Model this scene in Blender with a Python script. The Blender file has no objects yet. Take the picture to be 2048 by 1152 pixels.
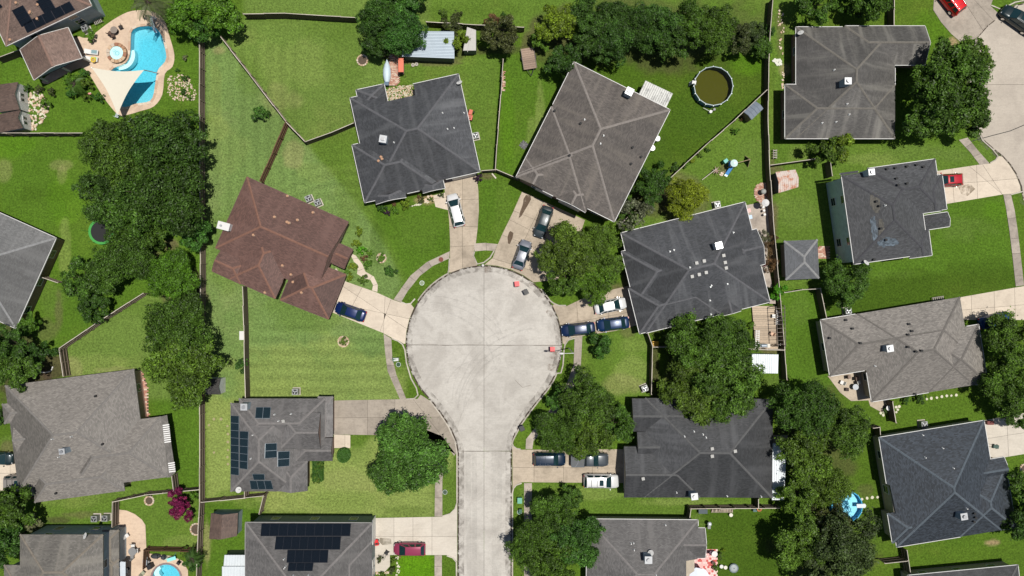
import bpy, bmesh, math, random
import numpy as np
from mathutils import Vector, Matrix
random.seed(7)
rad = math.radians
SC = bpy.context.scene
COL = SC.collection
# ------------------------------------------------------------------ camera, sky, sun
CH, PXM = 100.0, 14.0                     # drone height in metres, photo pixels per metre on the ground
cd = bpy.data.cameras.new('camera'); cam = bpy.data.objects.new('camera', cd); COL.objects.link(cam)
cam.location = (0, 0, CH); cd.sensor_width = 36; cd.lens = 36 * CH * PXM / 2048
cd.clip_start = 1; cd.clip_end = 2500
SC.camera = cam
SUNV = Vector((0.972, 0.235, 0)).normalized() * 0.21
SUNV = Vector((SUNV.x, SUNV.y, 1)).normalized()          # towards the sun
w = bpy.data.worlds.new('World'); SC.world = w; w.use_nodes = True
wn = w.node_tree; bg = wn.nodes['Background']
sk = wn.nodes.new('ShaderNodeTexSky'); sk.sky_type = 'NISHITA'; sk.sun_disc = False
sk.sun_elevation = math.asin(SUNV.z); sk.sun_rotation = math.atan2(SUNV.x, SUNV.y)
wn.links.new(sk.outputs[0], bg.inputs[0]); bg.inputs[1].default_value = 0.052
sd = bpy.data.lights.new('sun', 'SUN'); sun = bpy.data.objects.new('sun', sd); COL.objects.link(sun)
sd.energy = 4.4; sd.angle = rad(0.53); sd.color = (1, 0.965, 0.90)
sun.rotation_euler = (-SUNV).to_track_quat('-Z', 'Y').to_euler(); sun.location = SUNV * 150
SC.view_settings.view_transform = 'Standard'; SC.view_settings.look = 'None'
SC.view_settings.exposure = 0.08; SC.view_settings.gamma = 1
SC.render.resolution_x = 1024; SC.render.resolution_y = 576


def P(px, py, h=0.0):
    """world point at height h seen at photo pixel (px, py)"""
    k = (1 - h / CH) / PXM
    return Vector(((px - 1024) * k, (576 - py) * k, h))


def PL(pts, h=0.0):
    return [P(x, y, h) for x, y in pts]

# ------------------------------------------------------------------ materials
MATS = {}


def nmat(name):
    m = bpy.data.materials.new(name); m.use_nodes = True
    nt = m.node_tree; b = nt.nodes['Principled BSDF']
    return m, nt, b


def node(nt, typ, **kw):
    n = nt.nodes.new(typ)
    for k, v in kw.items():
        if k.startswith('i_'):
            n.inputs[k[2:].replace('_', ' ')].default_value = v
        else:
            setattr(n, k, v)
    return n


def mixc(nt, fac, a, b, blend='MIX'):
    n = nt.nodes.new('ShaderNodeMix'); n.data_type = 'RGBA'; n.blend_type = blend
    for sock, v in ((0, fac), (6, a), (7, b)):
        if isinstance(v, bpy.types.NodeSocket): nt.links.new(v, n.inputs[sock])
        elif sock == 0: n.inputs[0].default_value = v
        else: n.inputs[sock].default_value = (*v, 1) if len(v) == 3 else v
    return n.outputs[2]


def mth(nt, op, a, b=0.0, clamp=False):
    n = nt.nodes.new('ShaderNodeMath'); n.operation = op; n.use_clamp = clamp
    for i, v in enumerate((a, b)):
        if isinstance(v, bpy.types.NodeSocket): nt.links.new(v, n.inputs[i])
        else: n.inputs[i].default_value = v
    return n.outputs[0]


def noise(nt, vec, scale, detail=4, rough=0.6, dist=0.0):
    n = node(nt, 'ShaderNodeTexNoise'); n.inputs['Scale'].default_value = scale
    n.inputs['Detail'].default_value = detail; n.inputs['Roughness'].default_value = rough
    n.inputs['Distortion'].default_value = dist
    if vec: nt.links.new(vec, n.inputs['Vector'])
    return n.outputs[0]


def ramp(nt, fac, lo, hi):
    n = node(nt, 'ShaderNodeMapRange'); n.interpolation_type = 'SMOOTHSTEP'
    nt.links.new(fac, n.inputs[0]); n.inputs[1].default_value = lo; n.inputs[2].default_value = hi
    return n.outputs[0]


def geo(nt):
    return node(nt, 'ShaderNodeNewGeometry').outputs['Position']


def scaled(nt, vec, s):
    n = node(nt, 'ShaderNodeMapping'); nt.links.new(vec, n.inputs[0]); n.inputs['Scale'].default_value = s
    return n.outputs[0]


def vmul(c, f): return tuple(x * f for x in c)


def bump(nt, b, h, strength, dist):
    n = node(nt, 'ShaderNodeBump'); n.inputs['Strength'].default_value = strength
    n.inputs['Distance'].default_value = dist
    nt.links.new(h, n.inputs['Height']); nt.links.new(n.outputs[0], b.inputs['Normal'])


def plain(name, c, rough=0.6, metal=0.0, var=0.15, spec=0.4, coat=0.0, sc=3.0):
    if name in MATS: return MATS[name]
    m, nt, b = nmat(name)
    p = geo(nt); n1 = noise(nt, p, sc); n2 = noise(nt, p, sc * 7)
    s = mth(nt, 'MULTIPLY_ADD', n1, var * 2); s.node.inputs[2].default_value = 1 - var
    s2 = mth(nt, 'MULTIPLY_ADD', n2, var); s2.node.inputs[2].default_value = 1 - var / 2
    s = mth(nt, 'MULTIPLY', s, s2)
    nt.links.new(mixc(nt, 1.0, c, s, 'MULTIPLY'), b.inputs['Base Color'])
    b.inputs['Roughness'].default_value = rough; b.inputs['Metallic'].default_value = metal
    b.inputs['Specular IOR Level'].default_value = spec; b.inputs['Coat Weight'].default_value = coat
    b.inputs['Coat Roughness'].default_value = 0.06
    MATS[name] = m; return m


def paint(name, c):
    return plain(name, c, 0.3, 0.15, 0.03, 0.4, 0.5)


def concrete(name, c, dark, stain=0.5, sc=0.22, fleck=0.5, rnd=0.2, bias=0.0):
    if name in MATS: return MATS[name]
    m, nt, b = nmat(name)
    p = geo(nt)
    oi = node(nt, 'ShaderNodeObjectInfo')
    big = ramp(nt, noise(nt, p, sc, 5, 0.62, 0.6), 0.42 - bias, 0.70 - bias)
    mid = ramp(nt, noise(nt, p, sc * 6, 6, 0.7), 0.45, 0.75)
    fine = noise(nt, p, 4.0, 5, 0.75)
    scr = noise(nt, scaled(nt, p, (0.9, 7.0, 1)), 0.6, 4, 0.7, 1.5)
    col = mixc(nt, mth(nt, 'MULTIPLY', big, stain), c, dark)
    col = mixc(nt, mth(nt, 'MULTIPLY', mid, stain * 0.7), col, dark)
    f = mth(nt, 'MULTIPLY_ADD', fine, fleck); f.node.inputs[2].default_value = 1 - fleck * 0.5
    col = mixc(nt, 1.0, col, f, 'MULTIPLY')
    f3 = mth(nt, 'MULTIPLY_ADD', scr, 0.3); f3.node.inputs[2].default_value = 0.85
    col = mixc(nt, 1.0, col, f3, 'MULTIPLY')
    r = mth(nt, 'MULTIPLY_ADD', oi.outputs['Random'], rnd); r.node.inputs[2].default_value = 1 - rnd * 0.5
    col = mixc(nt, 1.0, col, r, 'MULTIPLY')
    nt.links.new(col, b.inputs['Base Color']); b.inputs['Roughness'].default_value = 0.9
    b.inputs['Specular IOR Level'].default_value = 0.2
    bump(nt, b, fine, 0.4, 0.02)
    MATS[name] = m; return m


def shingle(name, c, hi=None, contrast=0.45, streak=0.35, blot=0.35):
    """asphalt shingles: courses and tabs from uv in metres, streaks down the slope, weathered blotches"""
    if name in MATS: return MATS[name]
    m, nt, b = nmat(name)
    uv = node(nt, 'ShaderNodeUVMap').outputs[0]
    p = geo(nt)
    br = node(nt, 'ShaderNodeTexBrick'); nt.links.new(uv, br.inputs['Vector'])
    br.inputs['Scale'].default_value = 1.0; br.inputs['Brick Width'].default_value = 0.33
    br.inputs['Row Height'].default_value = 0.15; br.inputs['Mortar Size'].default_value = 0.012
    br.inputs['Mortar Smooth'].default_value = 0.5; br.inputs['Bias'].default_value = 0.0
    br.inputs['Color1'].default_value = (*vmul(c, 1 - contrast * .6), 1)
    br.inputs['Color2'].default_value = (*vmul(c, 1 + contrast * .6), 1)
    br.inputs['Mortar'].default_value = (*vmul(c, 0.55), 1)
    st = noise(nt, scaled(nt, uv, (0.7, 0.08, 1)), 1.0, 5, 0.62, 0.3)
    bl = noise(nt, p, 0.28, 5, 0.6, 0.4)
    fine = noise(nt, p, 6.0, 4, 0.8)
    f = mth(nt, 'MULTIPLY_ADD', st, streak * 2); f.node.inputs[2].default_value = 1 - streak
    g = mth(nt, 'MULTIPLY_ADD', bl, blot * 2); g.node.inputs[2].default_value = 1 - blot
    k = mth(nt, 'MULTIPLY_ADD', fine, 0.36); k.node.inputs[2].default_value = 0.82
    f = mth(nt, 'MULTIPLY', mth(nt, 'MULTIPLY', f, g), k)
    col = mixc(nt, 1.0, br.outputs[0], f, 'MULTIPLY')
    if hi: col = mixc(nt, mth(nt, 'MULTIPLY', ramp(nt, st, 0.48, 0.72), 0.75), col, hi)
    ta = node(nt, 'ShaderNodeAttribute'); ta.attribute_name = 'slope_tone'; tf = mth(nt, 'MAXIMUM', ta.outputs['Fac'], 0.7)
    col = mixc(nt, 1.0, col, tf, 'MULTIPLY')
    nt.links.new(col, b.inputs['Base Color'])
    b.inputs['Roughness'].default_value = 0.62; b.inputs['Specular IOR Level'].default_value = 0.45
    bump(nt, b, br.outputs[1], 0.6, -0.03)
    MATS[name] = m; return m


def brick(name, c1, c2, mortar, bw=0.22, bh=0.075, ms=0.01):
    if name in MATS: return MATS[name]
    m, nt, b = nmat(name)
    uv = node(nt, 'ShaderNodeUVMap').outputs[0]
    br = node(nt, 'ShaderNodeTexBrick'); nt.links.new(uv, br.inputs['Vector'])
    br.inputs['Scale'].default_value = 1.0; br.inputs['Brick Width'].default_value = bw
    br.inputs['Row Height'].default_value = bh; br.inputs['Mortar Size'].default_value = ms
    br.inputs['Color1'].default_value = (*c1, 1); br.inputs['Color2'].default_value = (*c2, 1)
    br.inputs['Mortar'].default_value = (*mortar, 1)
    n = mth(nt, 'MULTIPLY_ADD', noise(nt, geo(nt), 1.5), 0.6); n.node.inputs[2].default_value = 0.7
    nt.links.new(mixc(nt, 1.0, br.outputs[0], n, 'MULTIPLY'), b.inputs['Base Color'])
    b.inputs['Roughness'].default_value = 0.85
    MATS[name] = m; return m


def leafmat():
    m, nt, b = nmat('foliage')
    oi = node(nt, 'ShaderNodeObjectInfo')
    at = node(nt, 'ShaderNodeAttribute'); at.attribute_name = 'tone'
    hu = node(nt, 'ShaderNodeAttribute'); hu.attribute_name = 'warm'
    col = mixc(nt, 1.0, oi.outputs['Color'], at.outputs['Fac'], 'MULTIPLY')
    warm = mixc(nt, 1.0, col, (1.15, 1.15, 0.8), 'MULTIPLY')
    col = mixc(nt, hu.outputs['Fac'], col, warm)
    nt.links.new(col, b.inputs['Base Color'])
    b.inputs['Roughness'].default_value = 0.5; b.inputs['Specular IOR Level'].default_value = 0.28
    tr = node(nt, 'ShaderNodeBsdfTranslucent')
    nt.links.new(mixc(nt, 1.0, col, (1.2, 1.5, 0.5), 'MULTIPLY'), tr.inputs[0])
    mx = node(nt, 'ShaderNodeMixShader'); mx.inputs[0].default_value = 0.3
    nt.links.new(b.outputs[0], mx.inputs[1]); nt.links.new(tr.outputs[0], mx.inputs[2])
    nt.links.new(mx.outputs[0], nt.nodes['Material Output'].inputs[0])
    return m


LEAF = leafmat()
BARK = plain('bark', (0.07, 0.05, 0.038), 0.9)
WHITE = plain('white_paint', (0.60, 0.59, 0.57), 0.5, 0, 0.08)
CREAM = plain('cream_trim', (0.62, 0.58, 0.5), 0.6, 0, 0.1)
DARK = plain('dark_plastic', (0.015, 0.015, 0.017), 0.5)
BLACK = plain('black_rubber', (0.012, 0.012, 0.012), 0.7)
STEEL = plain('galvanised_steel', (0.42, 0.44, 0.45), 0.4, 0.6, 0.1)
GREY = plain('grey_plastic', (0.2, 0.2, 0.2), 0.5)
GLASS = plain('window_glass', (0.015, 0.03, 0.032), 0.05, 0, 0.02, 0.7)
CARGLASS = plain('car_glass', (0.008, 0.028, 0.032), 0.04, 0, 0.02, 0.8)
RED = plain('red_plastic', (0.62, 0.02, 0.025), 0.4)
CHROME = plain('chrome', (0.7, 0.7, 0.7), 0.15, 1.0, 0.02)
SOLARB = None


def solar(name, c, grid, gridw):
    m, nt, b = nmat(name)
    uv = node(nt, 'ShaderNodeUVMap').outputs[0]
    br = node(nt, 'ShaderNodeTexBrick'); nt.links.new(uv, br.inputs['Vector'])
    br.offset = 0.0; br.inputs['Scale'].default_value = 1
    br.inputs['Brick Width'].default_value = 0.165; br.inputs['Row Height'].default_value = 0.165
    br.inputs['Mortar Size'].default_value = gridw
    br.inputs['Color1'].default_value = (*c, 1); br.inputs['Color2'].default_value = (*vmul(c, 1.25), 1)
    br.inputs['Mortar'].default_value = (*grid, 1)
    nt.links.new(br.outputs[0], b.inputs['Base Color'])
    b.inputs['Roughness'].default_value = 0.15; b.inputs['Specular IOR Level'].default_value = 0.12
    return m


SOLAR_GRID = solar('solar_cells_gridded', (0.004, 0.011, 0.016), (0.045, 0.07, 0.085), 0.010)
SOLAR_PLAIN = solar('solar_cells_dark', (0.006, 0.009, 0.014), (0.012, 0.016, 0.022), 0.006)


def water(name, tint, dens, ripple=0.12):
    m, nt, b = nmat(name)
    nt.nodes.remove(b)
    tr = node(nt, 'ShaderNodeBsdfTransparent'); gl = node(nt, 'ShaderNodeBsdfGlossy')
    gl.inputs['Roughness'].default_value = 0.06
    fr = node(nt, 'ShaderNodeFresnel'); fr.inputs[0].default_value = 1.33
    n = noise(nt, geo(nt), 2.2, 3, 0.6, 0.8)
    bp = node(nt, 'ShaderNodeBump'); bp.inputs['Strength'].default_value = ripple; bp.inputs['Distance'].default_value = 0.3
    nt.links.new(n, bp.inputs['Height']); nt.links.new(bp.outputs[0], gl.inputs['Normal']); nt.links.new(bp.outputs[0], fr.inputs['Normal'])
    mx = node(nt, 'ShaderNodeMixShader'); nt.links.new(fr.outputs[0], mx.inputs[0])
    nt.links.new(tr.outputs[0], mx.inputs[1]); nt.links.new(gl.outputs[0], mx.inputs[2])
    out = nt.nodes['Material Output']; nt.links.new(mx.outputs[0], out.inputs[0])
    va = node(nt, 'ShaderNodeVolumeAbsorption'); va.inputs[0].default_value = (*tint, 1); va.inputs[1].default_value = dens
    nt.links.new(va.outputs[0], out.inputs['Volume'])
    return m


POOLW = water('pool_water', (0.08, 0.84, 0.94), 0.55)
MURKW = water('murky_water', (0.60, 0.66, 0.10), 1.3, 0.05)


def plaster(name, c):
    m, nt, b = nmat(name)
    p = geo(nt)
    v = node(nt, 'ShaderNodeTexVoronoi'); v.feature = 'DISTANCE_TO_EDGE'; v.inputs['Scale'].default_value = 3.0  # web of caustic light lines painted into the plaster colour
    wv = nt.nodes.new('ShaderNodeTexNoise'); wv.inputs['Scale'].default_value = 1.5; nt.links.new(p, wv.inputs['Vector']); va = nt.nodes.new('ShaderNodeVectorMath'); va.operation = 'MULTIPLY_ADD'; nt.links.new(wv.outputs[1], va.inputs[0]); va.inputs[1].default_value = (1.1, 1.1, 1.1); nt.links.new(p, va.inputs[2]); nt.links.new(va.outputs[0], v.inputs['Vector'])
    k = mth(nt, 'SUBTRACT', 1.12, ramp(nt, v.outputs[0], 0.0, 0.25)); 
    k2 = mth(nt, 'MULTIPLY_ADD', k, 0.16); k2.node.inputs[2].default_value = 0.88
    n2 = mth(nt, 'MULTIPLY_ADD', noise(nt, p, 3.5), 0.25); n2.node.inputs[2].default_value = 0.87
    nt.links.new(mixc(nt, 1.0, mixc(nt, 1.0, c, k2, 'MULTIPLY'), n2, 'MULTIPLY'), b.inputs['Base Color'])
    b.inputs['Roughness'].default_value = 0.8
    return m


PLASTER = plaster('pool_plaster_caustics', (0.42, 0.62, 0.66))


def stainmat(name, c, alpha, sc=1.2, lo=0.35, hi=0.65):
    m, nt, b = nmat(name)
    b.inputs['Base Color'].default_value = (*c, 1); b.inputs['Roughness'].default_value = 0.9
    tr = node(nt, 'ShaderNodeBsdfTransparent'); mx = node(nt, 'ShaderNodeMixShader')
    f = mth(nt, 'MULTIPLY', ramp(nt, noise(nt, geo(nt), sc, 6, 0.7, 0.5), lo, hi), alpha)
    nt.links.new(f, mx.inputs[0]); nt.links.new(tr.outputs[0], mx.inputs[1]); nt.links.new(b.outputs[0], mx.inputs[2])
    nt.links.new(mx.outputs[0], nt.nodes['Material Output'].inputs[0])
    return m


def woodmat(name, c, rough=0.85, along=(1, 1, 1), rnd=0.35):
    if name in MATS: return MATS[name]
    m, nt, b = nmat(name)
    tc = node(nt, 'ShaderNodeTexCoord').outputs['Object']
    n = noise(nt, scaled(nt, tc, along), 3.0, 5, 0.7, 0.4)
    oi = node(nt, 'ShaderNodeObjectInfo')
    f = mth(nt, 'MULTIPLY_ADD', n, 0.8); f.node.inputs[2].default_value = 0.6
    r = mth(nt, 'MULTIPLY_ADD', oi.outputs['Random'], rnd); r.node.inputs[2].default_value = 1 - rnd / 2
    nt.links.new(mixc(nt, 1.0, mixc(nt, 1.0, c, f, 'MULTIPLY'), r, 'MULTIPLY'), b.inputs['Base Color'])
    b.inputs['Roughness'].default_value = rough
    MATS[name] = m; return m


FENCE_DARK = woodmat('weathered_fence_wood', (0.085, 0.06, 0.045))
FENCE_TOP = woodmat('bleached_sunlit_fence_top', (0.48, 0.43, 0.36))  # pale weathered wood, with the sunlit brightness of fence tops in the colour
FENCE_BROWN = woodmat('stained_brown_fence_wood', (0.13, 0.065, 0.035))
DECKW = woodmat('weathered_deck_board', (0.42, 0.33, 0.24))
# ------------------------------------------------------------------ mesh helpers


class MB:
    def __init__(s): s.v = []; s.f = []; s.m = []; s.sm = []; s.mats = []; s.uv = {}

    def mi(s, mat):
        if mat not in s.mats: s.mats.append(mat)
        return s.mats.index(mat)

    def face(s, pts, mat, smooth=False, uv=None):
        i0 = len(s.v); s.v += [tuple(p) for p in pts]; s.f.append(tuple(range(i0, i0 + len(pts))))
        s.m.append(s.mi(mat)); s.sm.append(smooth)
        if uv: s.uv[len(s.f) - 1] = uv

    def raw(s, vs, fs, mat, smooth=False):
        i0 = len(s.v); s.v += [tuple(p) for p in vs]; k = s.mi(mat)
        for f in fs: s.f.append(tuple(i + i0 for i in f)); s.m.append(k); s.sm.append(smooth)

    def box(s, c, size, mat, rz=0.0, rot=None):
        x, y, z = (d / 2 for d in size); R = rot if rot else Matrix.Rotation(rz, 3, 'Z')
        c = Vector(c)
        vs = [c + R @ Vector((a * x, b * y, d * z)) for a in (-1, 1) for b in (-1, 1) for d in (-1, 1)]
        s.raw(vs, [(0, 1, 3, 2), (4, 6, 7, 5), (0, 4, 5, 1), (2, 3, 7, 6), (0, 2, 6, 4), (1, 5, 7, 3)], mat)

    def cyl(s, c, r, h, mat, n=12, r2=None, axis='Z', rot=None, smooth=True):
        """c is the base centre, h along the axis"""
        r2 = r if r2 is None else r2; c = Vector(c); vs = []
        R = rot if rot else {'Z': Matrix.Identity(3), 'X': Matrix.Rotation(rad(90), 3, 'Y'), 'Y': Matrix.Rotation(rad(-90), 3, 'X')}[axis]
        for k in range(n):
            a = 2 * math.pi * k / n; vs.append(c + R @ Vector((r * math.cos(a), r * math.sin(a), 0)))
        for k in range(n):
            a = 2 * math.pi * k / n; vs.append(c + R @ Vector((r2 * math.cos(a), r2 * math.sin(a), h)))
        s.raw(vs, [(k, (k + 1) % n, n + (k + 1) % n, n + k) for k in range(n)], mat, smooth)
        s.raw(vs, [tuple(range(n - 1, -1, -1)), tuple(range(n, 2 * n))], mat)

    def tube(s, a, b, r, mat, n=6, r2=None):
        a, b = Vector(a), Vector(b); d = b - a
        R = d.to_track_quat('Z', 'Y').to_matrix()
        s.cyl(a, r, d.length, mat, n, r2, rot=R)

    def prism(s, pts, z0, z1, mat, side=None):
        n = len(pts)
        if sum(pts[i][0] * pts[(i + 1) % n][1] - pts[(i + 1) % n][0] * pts[i][1] for i in range(n)) < 0: pts = pts[::-1]
        s.face([(p[0], p[1], z1) for p in pts], mat)
        for i in range(n):
            a, b = pts[i], pts[(i + 1) % n]
            s.face([(a[0], a[1], z0), (b[0], b[1], z0), (b[0], b[1], z1), (a[0], a[1], z1)], side or mat)
        s.face([(p[0], p[1], z0) for p in pts[::-1]], side or mat)

    def sph(s, c, r, mat, n=8, m=5, half=False, sq=(1, 1, 1)):
        c = Vector(c); vs = []; rows = m + 1
        for j in range(rows):
            t = (math.pi / 2 if half else math.pi) * j / m
            for k in range(n):
                a = 2 * math.pi * k / n
                vs.append(c + Vector((r * math.sin(t) * math.cos(a) * sq[0], r * math.sin(t) * math.sin(a) * sq[1], r * math.cos(t) * sq[2])))
        s.raw(vs, [(j * n + k, (j + 1) * n + k, (j + 1) * n + (k + 1) % n, j * n + (k + 1) % n) for j in range(m) for k in range(n)], mat, True)

    def ring(s, c, ri, ro, z0, z1, mat, n=24, a0=0, a1=2 * math.pi):
        full = abs(a1 - a0 - 2 * math.pi) < 1e-6
        N = n if full else n + 1
        vs = []
        for k in range(N):
            a = a0 + (a1 - a0) * k / n; x, y = math.cos(a), math.sin(a)
            vs += [(c[0] + ri * x, c[1] + ri * y, z0), (c[0] + ro * x, c[1] + ro * y, z0), (c[0] + ro * x, c[1] + ro * y, z1), (c[0] + ri * x, c[1] + ri * y, z1)]
        fs = []
        for k in range(n):
            a, b = 4 * k, 4 * ((k + 1) % N)
            for q in range(4): fs.append((a + q, b + q, b + (q + 1) % 4, a + (q + 1) % 4))
        if not full: fs += [(0, 1, 2, 3), (4 * n + 3, 4 * n + 2, 4 * n + 1, 4 * n)]
        s.raw(vs, fs, mat)

    def build(s, name, parent=None, world=False, link=True, normals=True):
        me = bpy.data.meshes.new(name)
        off = parent.location if (parent and world) else Vector((0, 0, 0))
        me.from_pydata([(v[0] - off.x, v[1] - off.y, v[2] - off.z) for v in s.v], [], s.f)
        for m in s.mats: me.materials.append(m)
        me.polygons.foreach_set('material_index', s.m); me.polygons.foreach_set('use_smooth', s.sm)
        if s.uv or any(m.name.startswith(('shingle', 'brick', 'siding', 'solar', 'metal_sheet')) for m in s.mats):
            uvl = me.uv_layers.new(name='UVMap')
            for p in me.polygons:
                if p.index in s.uv:
                    for li, c in zip(p.loop_indices, s.uv[p.index]): uvl.data[li].uv = c
                else:
                    n = p.normal; hd = Vector((0, 0, 1)).cross(n)
                    hd = hd.normalized() if hd.length > 1e-3 else Vector((1, 0, 0)); vd = n.cross(hd)
                    for li in p.loop_indices:
                        co = me.vertices[me.loops[li].vertex_index].co + off
                        uvl.data[li].uv = (co.dot(hd), co.dot(vd))
        if s.mats and s.mats[0].name.startswith('foliage'): pass
        o = bpy.data.objects.new(name, me)
        if link: COL.objects.link(o)
        if parent: o.parent = parent
        return o


def tag(o, label=None, cat=None, group=None, kind=None):
    if label: o['label'] = label
    if cat: o['category'] = cat
    if group: o['group'] = group
    if kind: o['kind'] = kind
    return o


def thing(name, label, cat, loc=(0, 0, 0), rz=0.0, group=None):
    o = bpy.data.objects.new(name, None); COL.objects.link(o); o.location = loc; o.rotation_euler = (0, 0, rz)
    o.empty_display_size = 0.3
    return tag(o, label, cat, group)


def copy_tree(o, parent=None):
    c = o.copy(); COL.objects.link(c); c.parent = parent
    for ch in list(o.children): copy_tree(ch, c)
    return c


def ang(x1, y1, x2, y2):          # world heading of a photo direction
    return math.atan2(-(y2 - y1), x2 - x1)


def inpoly(x, y, poly):
    c = False; n = len(poly)
    for i in range(n):
        x1, y1 = poly[i]; x2, y2 = poly[(i + 1) % n]
        if (y1 > y) != (y2 > y) and x < (x2 - x1) * (y - y1) / (y2 - y1) + x1: c = not c
    return c


def clip_half(poly, a, nrm, keep=1):
    """clip a list of 3d points by the vertical plane through a (2d) with normal nrm"""
    out = []; n = len(poly)
    d = [keep * ((p[0] - a[0]) * nrm[0] + (p[1] - a[1]) * nrm[1]) for p in poly]
    for i in range(n):
        j = (i + 1) % n
        if d[i] >= 0: out.append(poly[i])
        if (d[i] > 0 and d[j] < 0) or (d[i] < 0 and d[j] > 0):
            t = d[i] / (d[i] - d[j]); out.append(poly[i].lerp(poly[j], t))
    return out if len(out) > 2 else []


def minus(poly, cut):
    """poly (3d) minus a convex 2d cut: list of pieces"""
    res = []; rest = poly; n = len(cut)
    cx = sum(c[0] for c in cut) / n; cy = sum(c[1] for c in cut) / n
    for i in range(n):
        a, b = cut[i], cut[(i + 1) % n]; nr = (b[1] - a[1], -(b[0] - a[0]))
        if (cx - a[0]) * nr[0] + (cy - a[1]) * nr[1] > 0: nr = (-nr[0], -nr[1])
        out = clip_half(rest, a, nr, 1)
        if out: res.append(out)
        rest = clip_half(rest, a, nr, -1)
        if not rest: break
    return res


def split_line(polys, a, b):
    nr = (b[1] - a[1], -(b[0] - a[0])); out = []
    for p in polys:
        for k in (1, -1):
            q = clip_half(p, a, nr, k)
            if q:
                ar = abs(sum(q[i].x * q[(i + 1) % len(q)].y - q[(i + 1) % len(q)].x * q[i].y for i in range(len(q)))) / 2
                if ar > 0.15: out.append(q)
    return out


def shrink(poly, d):
    n = len(poly)
    if sum(poly[i].x * poly[(i + 1) % n].y - poly[(i + 1) % n].x * poly[i].y for i in range(n)) < 0: poly = poly[::-1]
    q = []
    for i in range(n):
        if (poly[i] - poly[i - 1]).length > 0.02: q.append(poly[i])
    poly = q; n = len(poly); res = []
    for i in range(n):
        a, b, c = poly[i - 1], poly[i], poly[(i + 1) % n]
        e1 = (b - a).to_2d().normalized(); e2 = (c - b).to_2d().normalized()
        n1 = Vector((-e1.y, e1.x)); n2 = Vector((-e2.y, e2.x)); m = n1 + n2
        if m.length < 0.2: m = n1
        k = d / max(0.35, m.normalized().dot(n1)); m = m.normalized() * k
        res.append(Vector((b.x + m.x, b.y + m.y, b.z)))
    return res


def slabs(parent, poly, joints, z, mat, name='concrete_slab', gap=0.022, thick=0.12):
    """a paved area cut along joint lines; every slab is an object of its own"""
    ps = [PL(poly)]
    for x1, y1, x2, y2 in joints: ps = split_line(ps, P(x1, y1), P(x2, y2))
    for q in ps:
        q = shrink(q, gap)
        if len(q) < 3: continue
        m = MB(); zz = z + random.uniform(-0.004, 0.004); m.prism([(v.x, v.y) for v in q], zz - thick, zz, mat); m.build(name, parent)


def struct(name, label=None):
    o = bpy.data.objects.new(name, None); COL.objects.link(o); o['kind'] = 'structure'
    if label: o['label'] = label
    return o


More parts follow.
